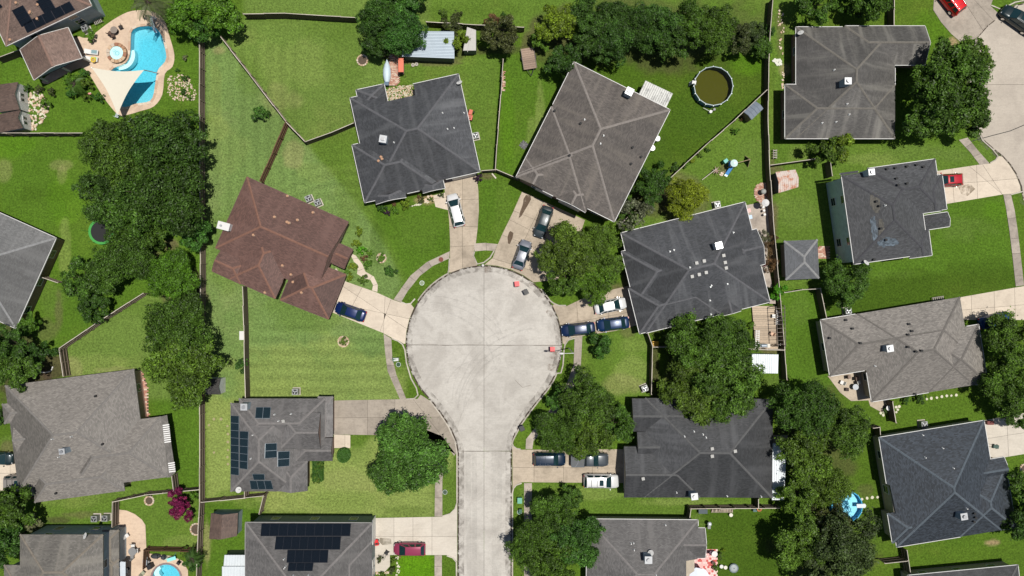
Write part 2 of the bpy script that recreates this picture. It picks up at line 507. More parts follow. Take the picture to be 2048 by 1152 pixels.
# ------------------------------------------------------------------ ground: one sheet with a colour field of lawns, worn patches and bare soil
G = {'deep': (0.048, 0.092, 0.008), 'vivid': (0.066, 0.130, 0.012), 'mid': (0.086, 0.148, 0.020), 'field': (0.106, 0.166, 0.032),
     'pale': (0.122, 0.190, 0.052), 'dry': (0.178, 0.232, 0.058), 'bright': (0.080, 0.190, 0.006), 'soil': (0.125, 0.09, 0.055), 'mulch': (0.06, 0.04, 0.028),
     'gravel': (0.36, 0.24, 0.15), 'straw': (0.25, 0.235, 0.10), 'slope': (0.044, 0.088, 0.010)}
LAWNS = [
    ('field', [(480, -90), (1545, -90), (1538, 140), (1050, 62), (855, 50), (700, 42), (490, 38)]),
    ('mid', [(860, -60), (1545, -60), (1540, 100), (1045, 60), (860, 48)]),
    ('pale', [(410, 70), (452, 84), (618, 289), (640, 318), (672, 352), (706, 392), (745, 445), (780, 505), (806, 565), (786, 600), (766, 667), (770, 704), (776, 745), (800, 802), (410, 802)]),
    ('field', [(452, 82), (490, 38), (722, 42), (770, 115), (775, 170), (705, 190), (713, 258), (618, 289)]),
    ('mid', [(618, 289), (713, 255), (760, 410), (880, 395), (898, 480), (898, 503), (850, 524), (806, 565), (780, 505), (706, 392), (640, 318)]),
    ('vivid', [(745, 405), (880, 395), (898, 480), (898, 503), (850, 524), (812, 560), (790, 505), (752, 440)]),
    ('mid', [(800, 120), (1000, 110), (992, 340), (960, 345), (918, 150), (830, 170), (800, 160)]),
    ('vivid', [(1000, 110), (1130, 130), (1035, 356), (992, 340)]),
    ('vivid', [(958, 345), (1045, 385), (992, 505), (950, 505), (957, 420)]),
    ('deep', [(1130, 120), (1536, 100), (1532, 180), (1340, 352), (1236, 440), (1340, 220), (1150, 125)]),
    ('mid', [(1536, 180), (1540, 400), (1500, 405), (1290, 470), (1240, 450), (1342, 354)]),
    ('mid', [(1540, -20), (1590, -20), (1600, 290), (1540, 330)]),
    ('mid', [(1540, 290), (1990, 285), (1985, 330), (1880, 345), (1690, 370), (1545, 330)]),
    ('mid', [(1545, 330), (1660, 330), (1695, 530), (1645, 580), (1560, 580)]),
    ('vivid', [(1560, 580), (1650, 580), (1665, 810), (1580, 800)]),
    ('vivid', [(1890, 400), (2008, 392), (2030, 560), (1650, 640), (1640, 560), (1710, 535), (1860, 510)]),
    ('deep', [(1650, 560), (2030, 540), (2040, 575), (1920, 600), (1660, 640)]),
    ('mid', [(1145, 675), (1260, 655), (1300, 665), (1300, 795), (1160, 800), (1162, 730)]),
    ('mid', [(1040, 966), (1260, 966), (1260, 994), (1540, 998), (1540, 1018), (1380, 1020), (1370, 1040), (1170, 1040), (1040, 1040)]),
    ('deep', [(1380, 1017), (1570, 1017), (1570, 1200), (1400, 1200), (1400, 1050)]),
    ('dry', [(412, 800), (497, 800), (465, 985), (497, 1003), (412, 1000)]),
    ('dry', [(500, 985), (618, 925), (668, 896), (725, 896), (740, 875), (880, 870), (905, 905), (905, 1010), (885, 1032), (750, 1034), (530, 1024)]),
    ('mid', [(868, 940), (912, 940), (910, 1018), (885, 1032), (868, 1032)]),
    ('vivid', [(412, 1005), (527, 1003), (520, 1024), (495, 1048), (490, 1160), (412, 1160)]),
    ('bright', [(795, 1110), (867, 1110), (867, 1200), (795, 1200)]),
    ('mid', [(240, 1000), (395, 985), (395, 1100), (290, 1100), (292, 1045), (250, 1018)]),
    ('mid', [(60, 985), (340, 955), (345, 985), (225, 1003), (225, 1045), (80, 1045)]),
    ('vivid', [(300, 780), (400, 810), (398, 975), (345, 985)]),
    ('field', [(125, 695), (290, 588), (410, 570), (410, 800), (300, 800), (130, 745)]),
    ('vivid', [(0, 270), (400, 270), (400, 570), (290, 588), (120, 695), (0, 700)]),
    ('vivid', [(0, 100), (150, 120), (400, -20), (400, 262), (0, 262)]),
    ('pale', [(497, 578), (690, 640), (770, 668), (800, 802), (497, 802)]),
]
# worn, dry or bare patches: x, y, rx, ry, colour, strength
BLOBS = [(640, 760, 190, 60, 'dry', .8), (560, 790, 70, 25, 'dry', .6), (450, 300, 60, 40, 'dry', .25), (430, 190, 12, 60, 'dry', .5), (437, 100, 14, 9, 'straw', .8),
         (450, 500, 40, 60, 'mid', .5), (600, 620, 60, 40, 'mid', .5), (600, 130, 90, 45, 'dry', .45), (560, 200, 45, 30, 'straw', .3), (690, 110, 40, 70, 'mid', .6), (660, 60, 50, 20, 'mid', .5),
         (585, 305, 18, 30, 'straw', .55), (640, 345, 40, 18, 'dry', .35), (500, 160, 25, 40, 'mid', .5), (430, 260, 22, 22, 'dry', .4),
         (700, 395, 25, 60, 'field', .5), (755, 470, 12, 60, 'slope', .5), (840, 470, 45, 40, 'mid', .5), (860, 420, 45, 16, 'vivid', .7), (910, 230, 28, 50, 'dry', .35),
         (1005, 420, 14, 60, 'mid', .5), (1080, 210, 8, 50, 'dry', .7), (1065, 270, 10, 30, 'dry', .5), (1015, 230, 12, 90, 'bright', .4), (1140, 150, 30, 20, 'mid', .3),
         (1290, 300, 40, 50, 'slope', .5), (1400, 240, 60, 30, 'slope', .3), (1500, 110, 40, 30, 'bright', .5), (1450, 20, 60, 18, 'bright', .4), (1220, 30, 60, 15, 'deep', .5),
         (870, 25, 40, 12, 'deep', .3), (980, 20, 60, 15, 'deep', .3), (1430, 350, 70, 30, 'mid', .5), (1440, 420, 40, 15, 'vivid', .5), (1500, 320, 30, 40, 'field', .5),
         (1590, 430, 40, 30, 'field', .6), (1560, 300, 20, 30, 'vivid', .5), (1600, 310, 25, 15, 'dry', .4), (1740, 320, 50, 12, 'dry', .6), (1830, 305, 60, 14, 'field', .6), (1900, 310, 40, 14, 'field', .7),
         (1930, 460, 60, 30, 'field', .55), (1990, 420, 30, 20, 'bright', .4), (1960, 540, 70, 25, 'deep', .7), (1820, 560, 60, 22, 'deep', .6), (1760, 600, 60, 18, 'deep', .6), (1740, 550, 70, 14, 'field', .3),
         (1610, 690, 20, 50, 'deep', .3), (1600, 620, 20, 30, 'field', .3), (1265, 745, 28, 30, 'dry', .7), (1245, 770, 40, 18, 'straw', .45), (1270, 690, 30, 14, 'dry', .4), (1195, 740, 20, 30, 'vivid', .5),
         (1340, 672, 18, 8, 'soil', .7), (1310, 655, 14, 14, 'soil', .4), (1255, 662, 14, 12, 'soil', .5), (1310, 740, 10, 60, 'mulch', .8), (1345, 760, 25, 70, 'soil', .6),
         (1200, 985, 60, 12, 'dry', .5), (1350, 1004, 80, 8, 'dry', .7), (1200, 1015, 60, 12, 'vivid', .4), (1330, 1020, 60, 8, 'mid', .5), (1480, 1080, 60, 60, 'deep', .6),
         (1395, 1045, 14, 20, 'field', .7), (640, 1010, 140, 14, 'dry', .4), (820, 1020, 60, 10, 'deep', .45), (430, 870, 22, 80, 'dry', .5), (720, 900, 30, 30, 'field', .4), (450, 990, 25, 10, 'vivid', .5),
         (700, 960, 60, 25, 'straw', .25), (450, 1040, 20, 20, 'bright', .6), (440, 1120, 20, 20, 'vivid', .3), (414, 1080, 6, 50, 'straw', .7),
         (320, 1040, 40, 25, 'mid', .3), (360, 1085, 30, 12, 'dry', .4), (140, 1000, 60, 14, 'dry', .35), (240, 985, 60, 8, 'field', .5), (180, 1030, 60, 6, 'soil', .5), (115, 1040, 25, 8, 'mulch', .7),
         (190, 730, 60, 22, 'dry', .55), (150, 745, 14, 30, 'straw', .5), (230, 740, 40, 6, 'straw', .4), (300, 620, 60, 20, 'vivid', .4), (360, 880, 20, 60, 'deep', .25),
         (120, 330, 20, 9, 'straw', .4), (123, 348, 8, 16, 'straw', .4), (10, 345, 14, 20, 'straw', .4), (70, 390, 60, 20, 'deep', .6), (30, 290, 40, 20, 'bright', .5), (120, 400, 40, 40, 'bright', .35),
         (110, 600, 25, 30, 'field', .4), (118, 620, 8, 40, 'soil', .5), (95, 660, 20, 20, 'soil', .4), (130, 500, 10, 50, 'dry', .6), (340, 490, 14, 10, 'soil', .8), (310, 515, 12, 12, 'soil', .6),
         (370, 595, 40, 14, 'soil', .9), (385, 560, 14, 20, 'soil', .7), (30, 770, 60, 40, 'mulch', .95), (110, 735, 22, 20, 'mulch', .9), (0, 700, 60, 60, 'mulch', .8),
         (60, 200, 30, 30, 'field', .2), (160, 200, 50, 30, 'vivid', .5), (60, 245, 40, 12, 'deep', .5), (360, 60, 40, 50, 'deep', .4), (370, 240, 40, 20, 'deep', .5), (100, 180, 30, 14, 'deep', .4),
         (1570, 140, 10, 12, 'straw', 1), (1560, 60, 6, 50, 'soil', .4), (1555, 338, 14, 6, 'soil', .7), (1545, 350, 5, 40, 'soil', .6),
         (1060, 90, 14, 25, 'soil', .5), (1000, 100, 40, 10, 'mulch', .6), (905, 95, 20, 20, 'mulch', .6), (815, 118, 20, 8, 'soil', .8), (870, 126, 40, 4, 'soil', .6), (780, 105, 25, 14, 'mulch', .9),
         (1320, 60, 190, 60, 'mulch', .55), (1110, 80, 50, 60, 'mulch', .5), (1300, 400, 30, 30, 'mulch', .6), (1370, 400, 40, 40, 'soil', .5),
         (975, 352, 16, 7, 'soil', .8), (1540, 500, 10, 60, 'soil', .95), (1548, 450, 8, 40, 'soil', .8), (1640, 900, 70, 120, 'mulch', .6), (1650, 1090, 90, 60, 'mulch', .6), (1730, 980, 14, 12, 'soil', .5), (1745, 960, 30, 50, 'deep', .4),
         (1540, 702, 25, 6, 'soil', .8), (1545, 760, 25, 14, 'field', .7), (1215, 585, 35, 20, 'soil', .7), (1255, 560, 10, 40, 'soil', .7), (1248, 480, 6, 30, 'soil', .6), (1230, 440, 20, 10, 'vivid', .5), (1510, 640, 12, 10, 'vivid', .4),
         (1930, 1050, 50, 14, 'vivid', .5), (1900, 1085, 60, 12, 'vivid', .5), (1985, 1085, 14, 6, 'gravel', .8), (2000, 940, 30, 20, 'vivid', .5), (1880, 820, 60, 12, 'vivid', .4), (1950, 20, 60, 20, 'vivid', .4),
         (1990, 10, 40, 12, 'vivid', .6), (1860, 60, 30, 30, 'bright', .4), (1905, 88, 10, 12, 'gravel', .8), (1885, 95, 8, 8, 'gravel', .7), (855, 400, 22, 6, 'gravel', .6), (1450, 340, 10, 14, 'soil', .7),
         (690, 1000, 60, 20, 'mid', .3), (20, 890, 22, 20, 'field', .6), (15, 895, 14, 12, 'soil', .6)]


POOL1 = [(262, 66), (267, 58), (280, 53), (297, 52), (310, 54), (318, 61), (325, 73), (329, 88), (334, 112), (331, 124), (322, 134), (316, 142), (312, 164), (309, 185), (305, 198), (298, 204), (288, 206), (272, 208), (257, 214), (243, 214), (236, 208), (233, 195), (228, 180), (222, 162), (219, 147), (226, 137), (240, 131), (252, 125), (259, 112), (261, 92)]
POOL4 = [(333 + 29 * math.cos(k * math.pi / 14), 1157 + 29 * math.sin(k * math.pi / 14)) for k in range(28)]
ground_holes = [POOL1, POOL4]


def ground():
    step = 0.28
    xs = np.arange(-78, 78 + step / 2, step); ys = np.arange(-46, 46 + step / 2, step)
    nx, ny = len(xs), len(ys)
    X, Y = np.meshgrid(xs, ys); PX = X * PXM + 1024; PY = 576 - Y * PXM
    rng = np.random.default_rng(3)

    def vnoise(scale, seed):
        r = np.random.default_rng(seed); gx = int(170 / scale) + 3; gy = int(110 / scale) + 3
        g = r.random((gy, gx)); fx = (X + 80) / scale; fy = (Y + 48) / scale
        ix = fx.astype(int); iy = fy.astype(int); tx = fx - ix; ty = fy - iy
        tx = tx * tx * (3 - 2 * tx); ty = ty * ty * (3 - 2 * ty)
        return (g[iy, ix] * (1 - tx) + g[iy, ix + 1] * tx) * (1 - ty) + (g[iy + 1, ix] * (1 - tx) + g[iy + 1, ix + 1] * tx) * ty
    wob = sum(vnoise(s, i + 5) * a for i, (s, a) in enumerate(((6, .5), (2.2, .3), (0.8, .2))))
    wob2 = sum(vnoise(s, i + 25) * a for i, (s, a) in enumerate(((9, .5), (3, .3), (1.1, .2))))
    C = np.zeros((ny, nx, 3)) + np.array((0.068, 0.124, 0.012))
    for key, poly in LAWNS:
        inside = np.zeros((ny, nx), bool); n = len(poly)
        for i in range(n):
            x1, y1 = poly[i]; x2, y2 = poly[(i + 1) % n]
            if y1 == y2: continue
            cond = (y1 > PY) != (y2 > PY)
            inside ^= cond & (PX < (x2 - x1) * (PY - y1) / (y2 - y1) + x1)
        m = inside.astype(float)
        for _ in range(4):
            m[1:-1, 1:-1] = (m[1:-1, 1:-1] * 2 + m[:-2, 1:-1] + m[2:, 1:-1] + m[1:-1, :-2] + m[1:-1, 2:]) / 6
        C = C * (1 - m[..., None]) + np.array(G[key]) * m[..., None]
    # patchy growth everywhere
    C *= (0.92 + 0.3 * wob2)[..., None]
    d = np.clip((wob - 0.50) * 3.2, 0, 1)[..., None]; C = C * (1 - d * .45) + C * np.array((1.55, 1.22, 1.6)) * d * .45
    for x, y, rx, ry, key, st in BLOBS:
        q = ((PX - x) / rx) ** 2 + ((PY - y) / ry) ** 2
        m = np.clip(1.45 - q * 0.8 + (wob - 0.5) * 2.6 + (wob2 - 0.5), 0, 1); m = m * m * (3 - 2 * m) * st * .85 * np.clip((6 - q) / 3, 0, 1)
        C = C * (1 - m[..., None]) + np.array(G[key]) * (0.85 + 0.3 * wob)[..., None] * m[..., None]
    # mowing stripes on the long lawns
    lower = ((PY > 640) & (PY < 800) & (PX > 500) & (PX < 780)).astype(float)
    C *= (1 + 0.09 * lower * np.sin(PY / 17 * 2 * math.pi / 1.5 + wob * 1.2))[..., None]
    west = ((PX > 408) & (PX < 600) & (PY > 85) & (PY < 560)).astype(float)
    C *= (1 + 0.07 * west * np.sin(PX / 13 * math.pi + wob * 0.8))[..., None]
    arc = np.sqrt((PX - 690) ** 2 + (PY - 560) ** 2); am = np.exp(-((arc - 190) / 60) ** 2) * ((PX > 560) & (PX < 790) & (PY < 560))
    C *= (1 + 0.09 * am * np.sin(arc / 11 * math.pi))[..., None]
    V = np.stack([X, Y, (wob - .5) * 0.03], -1).reshape(-1, 3)
    i = np.arange(nx * ny).reshape(ny, nx)
    F = np.stack([i[:-1, :-1], i[:-1, 1:], i[1:, 1:], i[1:, :-1]], -1).reshape(-1, 4)
    hole = np.zeros(nx * ny, bool)
    for hp in ground_holes:
        x0, x1 = min(a for a, b in hp), max(a for a, b in hp); y0, y1 = min(b for a, b in hp), max(b for a, b in hp)
        for q in np.nonzero((PX.ravel() > x0) & (PX.ravel() < x1) & (PY.ravel() > y0) & (PY.ravel() < y1))[0]:
            if inpoly(PX.ravel()[q], PY.ravel()[q], hp): hole[q] = True
    F = F[~hole[F].any(axis=1)]
    me = bpy.data.meshes.new('lawn'); me.from_pydata(V.tolist(), [], F.tolist())
    ca = me.color_attributes.new('field', 'FLOAT_COLOR', 'POINT')
    rgba = np.ones((nx * ny, 4), np.float32); rgba[:, :3] = C.reshape(-1, 3); ca.data.foreach_set('color', rgba.ravel())
    o = bpy.data.objects.new('ground', me); COL.objects.link(o)
    tag(o, 'mown green lawns with dry and worn patches around the houses', kind='structure')
    m, nt, b = nmat('lawn_grass'); p = geo(nt)
    at = node(nt, 'ShaderNodeAttribute'); at.attribute_name = 'field'
    f1 = noise(nt, p, 1.3, 6, 0.8); f2 = noise(nt, p, 3.6, 5, 0.85)
    k1 = mth(nt, 'MULTIPLY_ADD', f1, 1.0); k1.node.inputs[2].default_value = 0.5
    k2 = mth(nt, 'MULTIPLY_ADD', ramp(nt, f2, .3, .7), 0.9); k2.node.inputs[2].default_value = 0.55
    col = mixc(nt, 1.0, at.outputs['Color'], mth(nt, 'MULTIPLY', k1, k2), 'MULTIPLY')
    tuft = ramp(nt, noise(nt, p, 3.1, 5, 0.7), 0.55, 0.72)
    col = mixc(nt, mth(nt, 'MULTIPLY', tuft, 0.35), col, mixc(nt, 1.0, col, (1.6, 1.25, 1.4), 'MULTIPLY'))
    nt.links.new(col, b.inputs['Base Color']); b.inputs['Roughness'].default_value = 0.95; b.inputs['Specular IOR Level'].default_value = 0.1
    bump(nt, b, f2, 0.9, 0.12)
    me.materials.append(m)
    # the rest of the land, out to the horizon
    me2 = bpy.data.meshes.new('land'); a, c, R = xs[0], ys[0], 2000.0; a2, c2 = xs[-1], ys[-1]
    me2.from_pydata([(a, c, 0), (a2, c, 0), (a2, c2, 0), (a, c2, 0), (-R, -R, 0), (R, -R, 0), (R, R, 0), (-R, R, 0)], [],
                    [(4, 5, 1, 0), (5, 6, 2, 1), (6, 7, 3, 2), (7, 4, 0, 3)])
    ca = me2.color_attributes.new('field', 'FLOAT_COLOR', 'POINT')
    for q in ca.data: q.color = (0.06, 0.12, 0.012, 1)
    me2.materials.append(m); o2 = bpy.data.objects.new('terrain', me2); COL.objects.link(o2); o2['kind'] = 'structure'


ground()
# ------------------------------------------------------------------ roads, kerbs, drives and walks
ROADM = concrete('concrete_road', (0.465, 0.437, 0.395), (0.31, 0.285, 0.255), 0.6, 0.24, 0.4, 0.06, .03)
GUT = concrete('concrete_gutter', (0.36, 0.33, 0.29), (0.12, 0.10, 0.085), 0.7, 0.5, 0.5, 0.3)
KERB = concrete('concrete_kerb', (0.44, 0.40, 0.34), (0.22, 0.19, 0.16), 0.5, 0.8, 0.4, 0.3)
DRV = {'tan': concrete('concrete_drive_tan', (0.42, 0.35, 0.27), (0.20, 0.165, 0.125), 0.55, 0.35, 0.4, 0.2),
       'pale': concrete('concrete_drive_pale', (0.56, 0.48, 0.385), (0.36, 0.30, 0.24), 0.4, 0.4, 0.25, 0.14),
       'light': concrete('concrete_drive_light', (0.52, 0.47, 0.40), (0.36, 0.32, 0.265), 0.4, 0.4, 0.25, 0.1),
       'grey': concrete('concrete_drive_grey', (0.33, 0.285, 0.235), (0.17, 0.145, 0.12), 0.6, 0.3, 0.4, 0.2),
       'walk': concrete('concrete_walk', (0.36, 0.31, 0.26), (0.17, 0.145, 0.125), 0.6, 0.5, 0.4, 0.35),
       'paver': concrete('concrete_patio_tan', (0.55, 0.42, 0.31), (0.33, 0.24, 0.18), 0.5, 0.4, 0.3, 0.15)}
JOINT = plain('joint_filler', (0.05, 0.04, 0.03), 0.95)
RC = (968, 687); RR = 156.5


def arcpts(cx, cy, r, a0, a1, n):
    return [(cx + r * math.cos(rad(a0 + (a1 - a0) * i / n)), cy + r * math.sin(rad(a0 + (a1 - a0) * i / n))) for i in range(n + 1)]


# right side going round: throat, bulb (angles are clockwise in the photo), throat
THL = [(915, 2400), (915, 905), (911, 882), (898, 853), (880, 826), (860, 800)]
THR = [(1083, 795), (1062, 820), (1042, 848), (1029, 872), (1024, 905), (1024, 2400)]
a_l = math.degrees(math.atan2(800 - RC[1], 860 - RC[0])); a_r = math.degrees(math.atan2(795 - RC[1], 1083 - RC[0]))
BULB = arcpts(*RC, RR, a_l, 360 + a_r, 72)
EDGE1 = THL + BULB[1:-1] + THR
road = struct('road', 'pale concrete cul-de-sac bulb with its straight throat road')
mb = MB(); mb.prism([tuple(p.xy) for p in PL(EDGE1)], -0.2, 0.006, JOINT); mb.build('joint_bed', road)
slabs(road, EDGE1, [(968, 0, 968, 2000), (0, 690, 2000, 690.5), (0, 902, 2000, 902), (0, 1300, 2000, 1300)], 0.03, ROADM, 'concrete_slab', 0.02, 0.2)


def strip(pts, w0, w1, z0, z1, mat, name, parent, closed=False):
    """a band beside a photo polyline from offset w0 to w1 (metres, positive = left of travel seen in the photo)"""
    W = [Vector(p.xy) for p in PL(pts)]; n = len(W); m = MB(); A = []; B = []
    for i in range(n):
        a = W[i - 1] if (i or closed) else W[i]; c = W[(i + 1) % n] if (i < n - 1 or closed) else W[i]
        d = (c - a).normalized(); nn = Vector((-d.y, d.x)); A.append(W[i] + nn * w0); B.append(W[i] + nn * w1)
    rng = range(n if closed else n - 1)
    for i in rng:
        j = (i + 1) % n
        m.face([(*A[i], z1), (*A[j], z1), (*B[j], z1), (*B[i], z1)], mat)
        m.face([(*A[i], z0), (*A[j], z0), (*A[j], z1), (*A[i], z1)], mat)
        m.face([(*B[i], z0), (*B[j], z0), (*B[j], z1), (*B[i], z1)], mat)
    return m.build(name, parent)


GST = stainmat('gutter_grime', (0.16, 0.14, 0.12), 0.45, 0.8, 0.40, 0.68)
GD = stainmat('gutter_debris', (0.045, 0.03, 0.02), 1.0, 1.6, 0.40, 0.55)
strip(EDGE1, -0.02, -0.95, 0.034, 0.036, GST, 'gutter_grime', road)
strip(EDGE1, -0.02, -0.22, 0.038, 0.040, GD, 'gutter_debris', road)
TM = stainmat('tyre_rubber', (0.24, 0.23, 0.215), 0.09, 1.5, 0.30, 0.6)


def tyre(cx, cy, r, a0, a1, wpx=3):
    strip(arcpts(cx, cy, r, a0, a1, 24), -wpx / 28, wpx / 28, 0.041, 0.043, TM, 'tyre_mark', road)


for cx, cy, r, a0, a1 in ((1050, 800, 145, 180, 262), (1050, 800, 132, 180, 255), (1065, 830, 150, 182, 250), (1065, 830, 138, 182, 245), (1110, 900, 200, 190, 235), (860, 770, 165, 270, 330), (860, 770, 178, 272, 325),
                          (860, 750, 130, 285, 350), (1090, 840, 185, 195, 262), (1090, 840, 172, 195, 250), (900, 690, 105, 290, 350), (960, 790, 70, 200, 290)):
    tyre(cx, cy, r, a0, a1, random.choice((2, 3, 4)))
for x in (936, 949, 988, 1000): strip([(x, 900), (x + random.uniform(-3, 3), 1200)], -0.35, 0.35, 0.041, 0.043, stainmat('tyre_track', (0.3, 0.29, 0.27), 0.12, 0.5, .3, .7), 'tyre_mark', road)
SEDGE = [(2060, 4), (2030, 10), (2001, 30), (1975, 50), (1953, 75), (1943, 120), (1940, 190), (1950, 245), (1965, 280), (1985, 298), (2003, 312), (2018, 328), (2031, 348), (2041, 372), (2046, 400), (2100, 440), (2500, 440), (2500, 4)]
road2 = struct('road', 'tan-grey concrete cul-de-sac cut by the upper right corner')
ROADM2 = concrete('concrete_road_tan', (0.42, 0.37, 0.31), (0.30, 0.26, 0.22), 0.5, 0.2, 0.34, 0.05)
mb = MB(); mb.prism([tuple(p.xy) for p in PL(SEDGE)], -0.2, 0.006, JOINT); mb.build('joint_bed', road2)
slabs(road2, SEDGE, [(1500, 172, 2600, 166)], 0.03, ROADM2, 'concrete_slab', 0.02, 0.2)
strip(SEDGE[:16], 0.02, -0.6, 0.034, 0.036, GST, 'gutter_grime', road2)
strip(SEDGE[:16], 0.02, 0.18, 0.0, 0.034, GD, 'gutter_debris', road2)
strip([(2140, 215), (2053, 248), (2020, 262), (1985, 271), (1930, 286)], -0.05, 0.05, 0.04, 0.042, plain('crack_sealant', (0.02, 0.02, 0.02), 0.8), 'sealed_crack', road2)
# kerbs
kerb = struct('kerb', 'low concrete kerb around the cul-de-sac')
KSEG = [[(915, 2400), (915, 1500), (914, 1124), (906, 1114), (894, 1110)], [(885, 1033), (901, 1028), (911, 1018), (915, 1005), (915, 905), (911, 882), (898, 853), (880, 826), (860, 800)],
        [(813, 799), (829, 798), (837, 790), (834, 776), (823, 756)], [(823, 756), (814, 725), (811, 700), (806, 688), (797, 681), (784, 676)], [(802, 605), (812, 609), (822, 608), (831, 598)]]
KSEG += [arcpts(*RC, RR, 213, 243, 12) + [(899, 538), (900, 517)], [(948, 503), (946, 512), (954, 529), (968, 526), (981, 516), (989, 502)], arcpts(*RC, RR, 316, 327, 6) + [(1106, 607), (1117, 612), (1132, 612)],
         [(1150, 675), (1136, 679), (1129, 689), (1127, 700), (1125, 730), (1121, 745)] + arcpts(*RC, RR, 22, 43, 8) + THR[1:4] + [(1023, 885), (1026, 893), (1033, 898), (1041, 899)], [(1043, 965), (1032, 969), (1026, 976), (1024, 985), (1024, 1500), (1024, 2400)]]
for k, sg in enumerate(KSEG): strip(sg, -0.02, 0.16, -0.1, 0.115 + 0.003 * (k % 3), KERB, 'kerb_stone', kerb)
kerb2 = struct('kerb', 'kerb along the upper right road')
for k, sg in enumerate(([(1980, 327), (1991, 321), (1996, 312), (1985, 298), (1965, 280), (1950, 245), (1940, 190), (1943, 120), (1953, 78)], [(2048, 380), (2041, 383), (2021, 388)], [(1981, 12), (2001, 20), (2030, 6), (2060, 0)])):
    strip(sg, 0.0, 0.16, -0.1, 0.115, KERB, 'kerb_stone', kerb2)


def drive(label, poly, mat, joints=(), z=0.05, name='driveway'):
    d = struct(name, label)
    m = MB(); m.prism([tuple(p.xy) for p in shrink(PL(poly), 0.03)], -0.1, z - 0.03, JOINT); m.build('joint_bed', d)
    slabs(d, poly, joints, z, DRV[mat], 'concrete_slab', 0.016, 0.1)
    return d


def onbulb(a, dr=0.0): return (RC[0] + (RR + dr) * math.cos(rad(a)), RC[1] + (RR + dr) * math.sin(rad(a)))


drive('tan concrete driveway with the white car', [(884, 350), (952, 340), (957, 381), (958, 421), (955.5, 456), (952, 486), (948, 503), (947, 513), (954, 529), onbulb(265), onbulb(255), onbulb(245), (896, 545), (900, 517), (900, 481), (898, 440), (896, 421)], 'tan',
      [(860, 400, 990, 398), (860, 452, 990, 454), (860, 496, 990, 489), (925, 320, 925, 453.2)])
drive('stained concrete driveway under the oak', [(1044, 383), (1170, 440), (1150, 500), (1115, 560), onbulb(309, 1), onbulb(300, 1), onbulb(290, 1), onbulb(280, 1), onbulb(272, 1), (968, 530), (985, 516), (990, 502), (1003, 471), (1025, 426)], 'tan',
      [(1012, 415, 1100, 452), (990, 464, 1060, 492), (970, 512, 1060, 540), (1090, 395, 1010, 560), (1040, 450, 1120, 490)], 0.052)
drive('pale concrete driveway beside the brown roof', [(672, 535), (692, 563), (752, 584), (785, 599), (802, 605), (812, 609), (822, 608), onbulb(207, .5), onbulb(198, .5), onbulb(189, .5), onbulb(180, .5), (808, 688), (797, 681), (784, 676), (766, 666), (640, 615)], 'pale',
      [(785, 590, 768, 640), (768, 640, 766, 680), (667, 560, 775, 632), (732, 560, 690, 640), (690, 610, 840, 642)], 0.05)
drive('weathered concrete driveway behind the willow-like tree', [(655, 801), (835, 797.5), (841, 789), (860, 801), (880, 827), (898, 854), (911, 883), (914, 905), (908, 912), (895, 893), (884, 872), (701, 869.5), (655, 869.5)], 'grey',
      [(735, 780, 735, 890), (790, 780, 790, 880), (640, 836, 860, 834), (820, 790, 905, 900)])
drive('light concrete driveway with the maroon car', [(735, 1036), (885, 1033), (901, 1028), (911, 1018), (914.5, 1004), (914.5, 1124), (906, 1114), (894, 1110), (735, 1110)], 'light',
      [(788, 1000, 788, 1150), (826, 1000, 826, 1150), (864, 1000, 864, 1150), (700, 1073, 864, 1073)])
drive('tan concrete driveway with a pickup and two other vehicles', [(1024.5, 890), (1033, 898), (1041, 899), (1262, 898), (1262, 966), (1043, 964.5), (1032, 969), (1025, 978)], 'tan',
      [(1068, 880, 1068, 980), (1127, 880, 1127, 980), (1185, 880, 1185, 980), (1068, 935, 1270, 936)])
drive('concrete driveway with two blue sedans', [onbulb(331), (1108, 608), (1120, 612), (1133, 612), (1180, 590), (1262, 570), (1275, 650), (1230, 662), (1150, 674), (1136, 679), (1129, 689), onbulb(0, .8), onbulb(350, .8), onbulb(340, .5)], 'tan',
      [(1152, 590, 1160, 700), (1213, 580, 1220, 670), (1120, 650, 1270, 622)])
drive('square-cut driveway with the red hatchback', [(1860, 344), (1959, 329), (1979, 327), (1991, 321), (1997, 312), (2004, 313), (2018, 329), (2031, 349), (2040, 372), (2041, 383), (2021, 388), (2006, 389), (1875, 411)], 'pale',
      [(1903, 330, 1909, 420), (1952, 310, 1955, 405), (1860, 372, 2002, 360), (1962, 325, 2008, 395), (1953, 345, 2000, 385)])
drive('long driveway at the right with a shaded blue car', [(1905, 597), (2030, 575), (2120, 560), (2120, 640), (1915, 640)], 'pale', [(1941, 560, 1944, 660), (1987, 560, 1990, 660), (2028, 560, 2031, 660), (1900, 622, 2100, 605)])
drive('light driveway beside the slate-blue roof', [(1955, 843), (2120, 812), (2120, 896), (1965, 922)], 'light', [(2011, 800, 2018, 930), (1955, 880, 2100, 857)])
drive('mottled driveway with the red car in the upper right corner', [(1870, -40), (1866, 20), (1882, 45), (1902, 68), (1925, 88), (1953, 76), (1975, 51), (2001, 31), (1981, 12), (2000, -40)], 'grey', [(1900, -40, 1965, 60), (1930, -20, 1990, 45)])
drive('driveway of the grey house at the left edge', [(-60, 915), (60, 905), (90, 905), (90, 990), (-60, 1000)], 'pale', [(-80, 948, 100, 945), (20, 900, 22, 1000)])


def walk(label, outer, inner, joints, mat='walk'):
    return drive(label, outer + inner[::-1], mat, joints, 0.055, 'pavement')


